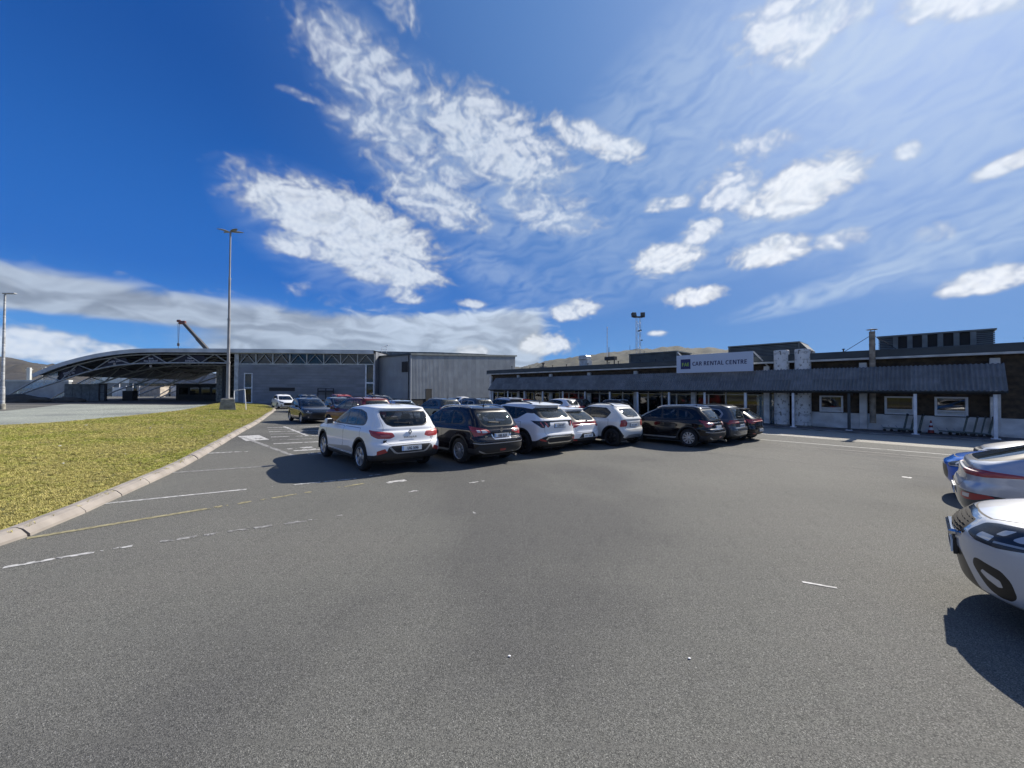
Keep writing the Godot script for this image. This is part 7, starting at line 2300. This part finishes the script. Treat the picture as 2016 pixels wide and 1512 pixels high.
# ---------------------------------------------------------------- the smaller things
func tall_lamp() -> void:
	var at := Vector2(-24.3, 32.9)
	var o := thing("street_lamp", "very tall grey lamp mast with four leaf shaped heads on the lawn", "street lamp", gp(at.x, at.y, 0.08))
	var base := tag(MeshInstance3D.new(), "square tapering concrete block under the tall lamp mast on the lawn", "concrete block") as MeshInstance3D
	# a truncated pyramid
	var py := new_st()
	var c := [Vector3(-0.60, 0, -0.60), Vector3(0.60, 0, -0.60), Vector3(0.60, 0, 0.60), Vector3(-0.60, 0, 0.60)]
	var d := [Vector3(-0.46, 1.02, -0.46), Vector3(0.46, 1.02, -0.46), Vector3(0.46, 1.02, 0.46), Vector3(-0.46, 1.02, 0.46)]
	for k in 4: face(py, c[k], c[(k + 1) % 4], d[(k + 1) % 4], d[k], (c[k] + c[(k + 1) % 4]))
	var e := []
	for k in 4: e.append(d[k] * Vector3(0.93, 1, 0.93) + Vector3(0, 0.05, 0))
	for k in 4: face(py, d[k], d[(k + 1) % 4], e[(k + 1) % 4], e[k], (c[k] + c[(k + 1) % 4]) + Vector3(0, 0.5, 0))
	face(py, e[0], e[1], e[2], e[3], Vector3.UP)
	base.name = "concrete_block"
	base.mesh = py.commit()
	base.material_override = M.concrete
	base.position = gp(at.x, at.y, 0.06)
	base.rotation.y = 0.62
	add_child(base, true)
	var p := new_st()
	var y0 := 1.06
	for s in [[y0, 4.2, 0.135], [4.2, 7.9, 0.11], [7.9, 11.4, 0.09], [11.4, 15.4, 0.065]]:
		rod(p, Vector3(0, s[0], 0), Vector3(0, s[1], 0), s[2], s[2] * 0.94, 14)
		rod(p, Vector3(0, s[1] - 0.12, 0), Vector3(0, s[1] + 0.02, 0), s[2] * 1.12, -1, 14)
	obj("pole", p.commit(), M.lamp_grey, o)
	obj("flange", box_mesh(Vector3(-0.26, 1.06, -0.26), Vector3(0.26, 1.12, 0.26), 0.01), M.lamp_grey, o)
	for k in 4:
		var a := deg_to_rad([205.0, 155.0, 25.0, -25.0][k])
		var h := new_st()
		var n := 12
		var prev := []
		for i in n + 1:
			var t := float(i) / n
			var half := 0.17 * pow(sin(PI * pow(t, 0.85)), 0.7) + 0.01
			var x := 0.05 + t * 0.92
			var y := 0.10 + 0.16 * t - 0.05 * t * t
			var ring := [Vector3(x, y, -half), Vector3(x, y + 0.065 * sin(PI * t) + 0.004, -half * 0.5), Vector3(x, y + 0.085 * sin(PI * t) + 0.006, 0), Vector3(x, y + 0.065 * sin(PI * t) + 0.004, half * 0.5), Vector3(x, y, half), Vector3(x, y - 0.03, 0)]
			if i:
				for j in 6:
					var q: Vector3 = (ring[j] + ring[(j + 1) % 6]) * 0.5 - Vector3(x, y + 0.015, 0)
					face(h, prev[j], prev[(j + 1) % 6], ring[(j + 1) % 6], ring[j], Vector3(0, q.y, q.z))
			prev = ring
		var q := obj("lamp_head", h.commit(), M.lamp_head, o, Vector3(0, 15.3, 0))
		q.rotation.y = a
	var g := thing("hoop_guard", "bent white pipe hoop standing behind the concrete block of the tall lamp", "guard rail", gp(at.x + 0.1, at.y + 1.2, 0.1))
	var hp := new_st()
	for s in [[Vector3(-0.45, 0, 0), Vector3(-0.42, 1.75, 0)], [Vector3(-0.42, 1.75, 0), Vector3(0.50, 1.85, 0)], [Vector3(0.50, 1.85, 0), Vector3(0.72, 0, 0.1)]]: rod(hp, s[0], s[1], 0.035)
	obj("hoop", hp.commit(), M.white, g)
	# the lamp post at the left edge
	var l := thing("street_lamp", "slender grey lamp post with one flat head by the terminal road", "street lamp", gp(-44.9, 33.9))
	var lp_ := new_st()
	rod(lp_, Vector3(0, 0, 0), Vector3(0, 2.0, 0), 0.16, 0.15, 14)
	rod(lp_, Vector3(0, 2.0, 0), Vector3(0, 10.2, 0), 0.12, 0.07, 14)
	obj("pole", lp_.commit(), M.galv, l)
	var hd := new_st()
	box(hd, Vector3(-0.15, 10.2, -0.14), Vector3(0.95, 10.30, 0.14), Transform3D(Basis(Vector3(0, 0, 1), 0.0), Vector3.ZERO), 0.04)
	obj("lamp_head", hd.commit(), M.galv, l)
	var hb := new_st()
	lathe(hb, [Vector2(0, 0.22), Vector2(0.5, 0.2), Vector2(0.56, 0.0)], Vector3.ZERO, Vector3.UP, 14)
	obj("base", hb.commit(), M.concrete, l)

func rental_sign() -> void:
	var o := frame_thing("rental_sign", "pale grey sign board reading CAR RENTAL CENTRE above the canopy", "sign", 10.375, 29.80, 0.0)
	for k in 2:
		obj("panel", box_mesh(Vector3(-2.6 + 2.6 * k + (0.003 if k else 0.0), 3.27, -0.06), Vector3(2.6 * k - (0.0 if k else 0.003), 4.62, 0.06), 0.008), M.sign_grey, o)
	var sq := obj("logo_square", box_mesh(Vector3(-2.27, 3.56, 0.063), Vector3(-1.54, 4.31, 0.075)), M.sign_navy, o)
	var fae := obj("lettering", text_mesh("FAE", 0.36, 0.006), M.sign_green, sq, Vector3(-1.905, 3.90, 0.081))
	fae.scale = Vector3(0.93, 1.0, 1)
	var t := obj("lettering", text_mesh("CAR RENTAL CENTRE", 0.415, 0.006, "Droid Sans"), M.sign_ink, o, Vector3(0.42, 3.93, 0.066))
	t.scale = Vector3(0.90, 1.0, 1)
	var st := new_st()
	for s in [[Vector3(2.6, 4.58, -0.08), Vector3(3.2, 3.62, -1.1)], [Vector3(-2.58, 4.9, -0.1), Vector3(-2.0, 3.95, -1.1)]]: rod(st, s[0], s[1], 0.045)
	obj("strut", st.commit(), M.white_wall, o)

func stacks() -> void:
	for k in 2:
		var o := frame_thing("vent_stack", ["round white vent stack with peeling paint, nearer the rental sign", "round white vent stack with peeling paint, farther from the rental sign"][k], "vent stack", [6.35, 5.2][k], 30.65, -0.34, "white vent stacks through the canopy")
		var st := new_st()
		lathe(st, [Vector2(0, 0.0), Vector2(0.0, 0.43), Vector2(4.93, 0.43), Vector2(4.96, 0.40), Vector2(4.96, 0.36), Vector2(4.6, 0.35), Vector2(4.6, 0.0)], Vector3.ZERO, Vector3.UP, 36, true)
		var q := obj("shaft", st.commit(), M.peeling, o)
		q.rotation.y = 1.3 * k
		var b := new_st()
		lathe(b, [Vector2(0.0, 0.47), Vector2(0.06, 0.47), Vector2(0.08, 0.43)], Vector3.ZERO, Vector3.UP, 36)
		obj("foot_ring", b.commit(), M.concrete, o)
	var f := frame_thing("flue_pipe", "tall rusty beige flue pipe held by guy wires at the rental building", "flue pipe", 1.9, 30.38, -0.3)
	var fs := new_st()
	rod(fs, Vector3(0, 0.4, 0), Vector3(0, 5.68, 0), 0.135, 0.135, 20)
	for y in [1.4, 2.2, 4.0, 4.9]: rod(fs, Vector3(0, y, 0), Vector3(0, y + 0.05, 0), 0.15, 0.15, 20)
	obj("pipe", fs.commit(), M.rust, f)
	var cp := new_st()
	for a in 3: rod(cp, Vector3(cos(a * 2.1), 0, sin(a * 2.1)) * 0.11 + Vector3(0, 5.66, 0), Vector3(cos(a * 2.1), 0, sin(a * 2.1)) * 0.11 + Vector3(0, 5.78, 0), 0.01)
	lathe(cp, [Vector2(5.78, 0.25), Vector2(5.80, 0.25), Vector2(5.84, 0.0)], Vector3.ZERO, Vector3.UP, 20)
	obj("rain_cap", cp.commit(), M.rust, f)
	var gw := new_st()
	rod(gw, Vector3(0, 5.5, 0), Vector3(-1.5, 4.55, -1.0), 0.016)
	rod(gw, Vector3(0, 5.5, 0), Vector3(0.9, 4.8, -2.5), 0.016)
	obj("guy_wire", gw.commit(), M.dark, f)

func trolley() -> Node3D:
	# axes: x towards its front, y up
	var o := thing("luggage_trolley", "luggage trolley", "luggage trolley", Vector3.ZERO, 0, "luggage trolleys parked on the pavement under the canopy")
	var fr := new_st()
	for z in [-0.24, 0.24]:
		rod(fr, Vector3(-0.35, 0.14, z), Vector3(-0.50, 1.0, z), 0.024)
		rod(fr, Vector3(-0.35, 0.14, z), Vector3(0.50, 0.20, z * 0.45), 0.024)
	for y in [0.35, 0.55, 0.75]: rod(fr, Vector3(-0.35 - 0.15 * (y - 0.14) / 0.86, y, -0.24), Vector3(-0.35 - 0.15 * (y - 0.14) / 0.86, y, 0.24), 0.010)
	obj("frame", fr.commit(), M.trolley_frame, o)
	var h := new_st()
	rod(h, Vector3(-0.50, 1.0, -0.27), Vector3(-0.50, 1.0, 0.27), 0.024)
	box(h, Vector3(-0.54, 0.93, -0.27), Vector3(-0.46, 1.0, 0.27), Transform3D(), 0.015)
	obj("handle", h.commit(), M.dark, o)
	obj("back_panel", box_mesh(Vector3(-0.012, -0.10, -0.20), Vector3(0.012, 0.10, 0.20), 0.01, Transform3D(Basis(Vector3(0, 0, 1), 0.172), Vector3(-0.465, 0.82, 0))), M.trolley_green, o)
	var tr := new_st()
	prism(tr, pv([-0.36, -0.25, 0.48, -0.13, 0.52, 0.0, 0.48, 0.13, -0.36, 0.25]), -0.012, 0.012, Transform3D(Basis(Vector3(1, 0.07, 0).normalized(), Vector3(0, 0, -1), Vector3(-0.07, 1, 0).normalized()), Vector3(0, 0.17, 0)))
	obj("tray", tr.commit(), M.white_wall, o)
	var fb := new_st()
	rod(fb, Vector3(0.48, 0.20, -0.14), Vector3(0.55, 0.34, -0.10), 0.013)
	rod(fb, Vector3(0.48, 0.20, 0.14), Vector3(0.55, 0.34, 0.10), 0.013)
	rod(fb, Vector3(0.55, 0.34, -0.10), Vector3(0.55, 0.34, 0.10), 0.013)
	obj("front_stop", fb.commit(), M.galv, o)
	for e in [[-0.33, 0.23, 0.085], [-0.33, -0.23, 0.085], [0.42, 0.0, 0.07]]:
		var w := new_st()
		rod(w, Vector3(e[0], e[2], e[1] - 0.018), Vector3(e[0], e[2], e[1] + 0.018), e[2], -1, 16)
		obj("wheel", w.commit(), M.black, o)
	return o

func trolleys() -> void:
	var first := trolley()
	var spots := [[-1.95, 30.25, "in the group beside the last canopy post, outermost of its four"], [-1.70, 30.25, "in the group of four, next to the outermost"], [-1.45, 30.25, "in the group of four, next to the one nearest the cone"], [-1.12, 30.2, "in the group of four, nearest to the traffic cone"],
		[1.0, 30.3, "in the group of three, farthest from the traffic cone"], [0.72, 30.3, "in the middle of the group of three under the window"], [0.42, 30.3, "in the group of three, nearest to the traffic cone"]]
	for k in spots.size():
		var o: Node3D = first
		if k:
			o = first.duplicate()
			o.name = numbered("luggage_trolley")
			add_child(o, true)
		var p := xf(spots[k][0], spots[k][1])
		o.position = v3(p.x, p.y, -0.32)
		o.rotation.y = grid_turn() + PI - 0.06 * (k % 3)
		if k >= 4: o.rotation.y = grid_turn() + PI + 0.1
		o.set_meta("label", "green backed luggage trolley " + spots[k][2])
	var c := frame_thing("traffic_cone", "red and white traffic cone between the luggage trolleys", "traffic cone", -0.36, 30.45, -0.32)
	obj("base", box_mesh(Vector3(-0.19, 0, -0.19), Vector3(0.19, 0.035, 0.19), 0.01), M.black, c)
	var bands := [[0.035, 0.19, 0], [0.19, 0.33, 1], [0.33, 0.44, 0], [0.44, 0.56, 1], [0.56, 0.70, 0]]
	for b in bands:
		var st := new_st()
		lathe(st, [Vector2(b[0], 0.135 - 0.16 * b[0]), Vector2(b[1], 0.135 - 0.16 * b[1]), Vector2(b[1], 0.0)], Vector3.ZERO, Vector3.UP, 20, true)
		obj("cone_band", st.commit(), M.cone_red if b[2] == 0 else M.white, c)

func crane() -> void:
	var o := thing("mobile_crane", "mobile crane with a dark telescopic boom rising behind the terminal roof", "crane", v3(-79.0, 112.0, -0.2))
	var a := Vector3(0, 2.6, 0)
	var b := Vector3(-16.9, 21.2, 0)
	for k in 4:
		var st := new_st()
		bar(st, a.lerp(b, k * 0.25 - (0.01 if k else 0.0)), a.lerp(b, k * 0.25 + 0.26), 1.15 - 0.17 * k, 1.25 - 0.17 * k)
		obj("boom_section", st.commit(), M.crane_grey, o)
	var hd := new_st()
	box(hd, Vector3(-18.3, 20.9, -0.4), Vector3(-16.4, 21.9, 0.4), Transform3D(), 0.15)
	box(hd, Vector3(-18.9, 21.5, -0.25), Vector3(-17.9, 22.2, 0.25), Transform3D(), 0.1)
	obj("boom_head", hd.commit(), M.crane_red, o)
	var cb := new_st()
	for x in [-18.62, -18.2]: rod(cb, Vector3(x, 21.2, 0), Vector3(-18.4 + (x + 18.4) * 0.5, 15.2, 0), 0.05)
	rod(cb, Vector3(-18.4, 14.6, 0), Vector3(-18.4, 7.0, 0), 0.06)
	obj("cable", cb.commit(), M.crane_grey, o)
	var hk := new_st()
	box(hk, Vector3(-18.7, 14.5, -0.25), Vector3(-18.1, 15.4, 0.25), Transform3D(), 0.15)
	obj("hook_block", hk.commit(), M.crane_grey, o)
	obj("cab", box_mesh(Vector3(-1.5, 1.5, -1.2), Vector3(2.5, 3.2, 1.2), 0.1), M.crane_red, o)
	obj("chassis", box_mesh(Vector3(-5.5, 0.6, -1.3), Vector3(5.5, 1.5, 1.3), 0.1), M.crane_grey, o)
	for x in [-4.2, -2.4, 2.4, 4.2]:
		for z in [-1.0, 1.0]:
			var w := new_st()
			rod(w, Vector3(x, 0.6, z - 0.2), Vector3(x, 0.6, z + 0.2), 0.6, -1, 20)
			obj("wheel", w.commit(), M.black, o)

func masts() -> void:
	var o := thing("floodlight_mast", "lattice mast with two dark floodlights standing behind the rental building", "mast", v3(24.65, 75.0, -0.4))
	var h := 16.6
	var leg := new_st()
	var s := 0.36
	for x in [-s, s]:
		for z in [-s, s]: rod(leg, Vector3(x, 0, z), Vector3(x, h, z), 0.035, -1, 6)
	obj("leg", leg.commit(), M.galv, o)
	var br := new_st()
	var y := 0.0
	var k := 0
	while y < h - 0.6:
		for sd in 4:
			var c := [Vector3(-s, 0, -s), Vector3(s, 0, -s), Vector3(s, 0, s), Vector3(-s, 0, s)]
			var p: Vector3 = c[sd] + Vector3(0, y, 0)
			var q: Vector3 = c[(sd + 1) % 4] + Vector3(0, y + 0.8, 0)
			if k % 2:
				p.y = y + 0.8
				q.y = y
			rod(br, p, q, 0.018, -1, 5)
		y += 0.8
		k += 1
	obj("lattice", br.commit(), M.galv, o).set_meta("kind", "stuff")
	obj("platform", box_mesh(Vector3(-0.9, h, -0.4), Vector3(0.9, h + 0.2, 0.4), 0.03), M.dark, o)
	for e in [[-0.78, 0.25], [0.86, -0.3]]:
		var st := new_st()
		box(st, Vector3(-0.42, 0, -0.35), Vector3(0.42, 0.85, 0.3), Transform3D(Basis(Vector3.UP, e[1]) * Basis(Vector3.RIGHT, -0.3), Vector3(e[0], h + 0.15, 0)), 0.05)
		var f := obj("floodlight", st.commit(), M.dark, o)
		obj("lamp_glass", box_mesh(Vector3(-0.36, 0.06, 0.302), Vector3(0.36, 0.79, 0.32), 0.0, Transform3D(Basis(Vector3.UP, e[1]) * Basis(Vector3.RIGHT, -0.3), Vector3(e[0], h + 0.15, 0))), M.floodlight_face, f)
	for e in [[-0.15, 13.9, 0.3], [0.2, 14.0, 0.5], [0.45, 12.1, 0.25]]:
		obj("camera_box", box_mesh(Vector3(e[0] - 0.14, e[1] - 0.1, 0.36), Vector3(e[0] + 0.2, e[1] + 0.1, 0.36 + e[2]), 0.02), M.dark, o)
	var an := new_st()
	for e in [[Vector3(-1.65, 10.2, 0), Vector3(0.1, 10.45, 0)], [Vector3(-1.65, 10.2, 0), Vector3(-1.65, 11.1, 0)], [Vector3(0.36, 8.6, 0), Vector3(1.15, 8.6, 0)], [Vector3(1.15, 7.6, 0), Vector3(1.15, 10.1, 0)], [Vector3(0.7, 9.3, 0), Vector3(1.6, 9.35, 0)]]: rod(an, e[0], e[1], 0.03, -1, 6)
	obj("antenna", an.commit(), M.dark, o)
	var fp := thing("flagpole", "thin white bare flagpole behind the rental building roof", "flagpole", v3(14.85, 60.0, -0.4))
	var fs := new_st()
	rod(fs, Vector3(0, 0, 0), Vector3(0, 12.1, 0), 0.085, 0.045, 12)
	obj("pole", fs.commit(), M.white, fp)
	var kn := SphereMesh.new()
	kn.radius = 0.1
	kn.height = 0.2
	obj("knob", kn, M.white, fp, Vector3(0, 12.15, 0))

func markings() -> void:
	# old bay lines and hatching, mostly worn away
	var w: Material = M.paint
	var fnt: Material = M.paint_faint
	marking("bay_line", Vector2(-5.5, 4.05), Vector2(-4.62, 4.72), 0.07, 0.46, w, 101, 0.015)
	marking("bay_line", Vector2(-4.62, 4.72), Vector2(-2.6, 5.95), 0.08, 0.46, fnt, 102, 0.018)
	marking("yellow_line", Vector2(-6.16, 4.92), Vector2(-4.5, 6.6), 0.10, 0.62, M.paint_yellow, 103, 0.025)
	marking("yellow_line", Vector2(-4.5, 6.6), Vector2(-2.9, 8.2), 0.08, 0.42, M.paint_yellow, 104, 0.025)
	marking("bay_line", Vector2(-6.85, 6.36), Vector2(-5.1, 7.43), 0.075, 0.58, w, 105, 0.018)
	marking("bay_line", Vector2(-5.1, 7.43), Vector2(-3.4, 8.45), 0.075, 0.46, w, 106, 0.018)
	marking("bay_line", Vector2(-7.95, 8.72), Vector2(-6.0, 9.78), 0.10, 0.78, fnt, 107, 0.03)
	marking("bay_line", Vector2(-9.15, 11.5), Vector2(-8.1, 12.05), 0.12, 0.7, w, 108, 0.03)
	marking("yellow_line", Vector2(-10.9, 15.6), Vector2(-6.4, 11.3), 0.14, 0.6, fnt, 109, 0.04)
	marking("hatch_block", Vector2(-11.0, 16.1), Vector2(-9.65, 14.65), 0.75, 0.66, w, 110, 0.04)
	for k in 7:
		var a := Vector2(-8.5, 13.75) + Vector2(-0.66, 0.98) * k
		marking("hatch_line", a, a + Vector2(1.95 + 0.1 * k, 1.12), 0.16, 0.62 - 0.02 * (k % 3), w if k % 2 == 0 else fnt, 120 + k, 0.035)
	marking("bay_line", Vector2(-12.0, 20.3), Vector2(-8.7, 16.4), 0.14, 0.66, w, 130, 0.04)
	marking("bay_line", Vector2(-6.9, 12.2), Vector2(-4.6, 13.7), 0.18, 0.8, w, 131, 0.035)
	marking("bay_line", Vector2(-9.2, 18.2), Vector2(-6.4, 20.0), 0.14, 0.75, w, 132, 0.04)
	for e in [[-7.05, 12.85, 0.75, 0.22], [-6.55, 12.5, 0.4, 0.25], [-5.9, 11.9, 0.7, 0.3], [-2.46, 8.24, 0.42, 0.12], [-1.89, 7.46, 0.2, 0.06], [-1.25, 6.86, 0.3, 0.07], [-1.18, 6.62, 0.42, 0.14], [-0.72, 6.08, 0.34, 0.12], [9.68, 9.46, 0.2, 0.12], [-0.75, 8.3, 0.4, 0.04], [-3.0, 8.95, 0.6, 0.05]]:
		flake(Vector2(e[0], e[1]), Vector2(0.8, 0.6), e[2], e[3], int(e[0] * 31 + e[1] * 17) + 900)
	marking("paint_remnant", Vector2(3.02, 4.02), Vector2(3.28, 3.90), 0.035, 0.7, w, 140, 0.012)
	marking("bay_line", Vector2(11.3, 17.5), Vector2(17.9, 11.0), 0.12, 0.78, w, 141, 0.05)
	marking("bay_line", Vector2(13.1, 20.6), Vector2(15.0, 18.6), 0.12, 0.7, w, 142, 0.05)
	# darker and paler streaks of patched asphalt in the lane
	for e in [[9.5, 15.8, 19.0, 7.2, 0.10], [8.0, 15.2, 18.0, 6.0, 0.07], [10.6, 15.9, 20.0, 7.4, 0.16], [6.5, 13.2, 16.0, 4.6, 0.05]]:
		marking("tar_seam", Vector2(e[0], e[1]), Vector2(e[2], e[3]), e[4], 0.72, M.tar, int(e[0] * 10) + 400, 0.06)
	var p := new_st()
	lathe(p, [Vector2(0.0, 0.045), Vector2(0.004, 0.044), Vector2(0.004, 0.0)], Vector3.ZERO, Vector3.UP, 14)
	var bits := [[-0.01, 2.83, 0.0], [1.30, 2.83, 0.4]]
	for k in 2:
		var q := obj("paper_scrap", p.commit(), M.white, null, gp(bits[k][0], bits[k][1], 0.004))
		q.scale = Vector3(0.22, 1, 0.16)
		tag(q, ["small round white scrap lying on the empty asphalt ahead of the camera", "tiny white scrap lying on the asphalt toward the silver SUV"][k], "litter", "scraps on the asphalt")

func build_small_things() -> void:
	M.lamp_grey = mottled(lin(0.24, 0.24, 0.25), 0.5, 0.85, 0.5, 90, 0.2)
	M.lamp_head = mat(lin(0.20, 0.20, 0.20), 0.4)
	M.sign_grey = mat(lin(0.50, 0.56, 0.66), 0.5)
	M.sign_navy = mat(lin(0.008, 0.012, 0.10), 0.45)
	M.sign_green = mat(lin(0.28, 0.46, 0.06), 0.5)
	M.sign_ink = mat(lin(0.014, 0.016, 0.085), 0.5)
	M.trolley_green = mat(lin(0.03, 0.06, 0.05), 0.5)
	M.trolley_frame = mat(lin(0.09, 0.12, 0.11), 0.4, 0.3)
	M.cone_red = mat(lin(0.22, 0.02, 0.015), 0.6)
	M.floodlight_face = mat(lin(0.10, 0.095, 0.07), 0.15)
	M.kerb_grey = mottled(lin(0.16, 0.16, 0.155), 0.9, 0.7, 1.0, 92)
	M.tar = mottled(lin(0.05, 0.05, 0.052), 0.8, 0.8, 1.0, 91)
	# pavement under the canopy
	var walk := PackedVector2Array()
	for c in [[-9.0, 28.5], [36.0, 28.5], [36.0, 31.1], [-9.0, 31.1]]: walk.append(xf(c[0], c[1]))
	structure("pavement", ub(-9.0, 36.0, 28.66, 30.99, -0.6, -0.325), M.sidewalk).transform = rental.transform
	var kb := Node3D.new()
	kb.name = "pavement_kerb"
	kb.set_meta("kind", "structure")
	add_child(kb)
	kb.transform = rental.transform
	for k in 45: obj("kerb_stone", ub(-9.0 + k * 1.0, -8.01 + k * 1.0, 28.52, 28.655, -0.6, -0.315, 0.012), M.kerb_grey, kb)
	tall_lamp()
	rental_sign()
	stacks()
	trolleys()
	crane()
	masts()
	markings()
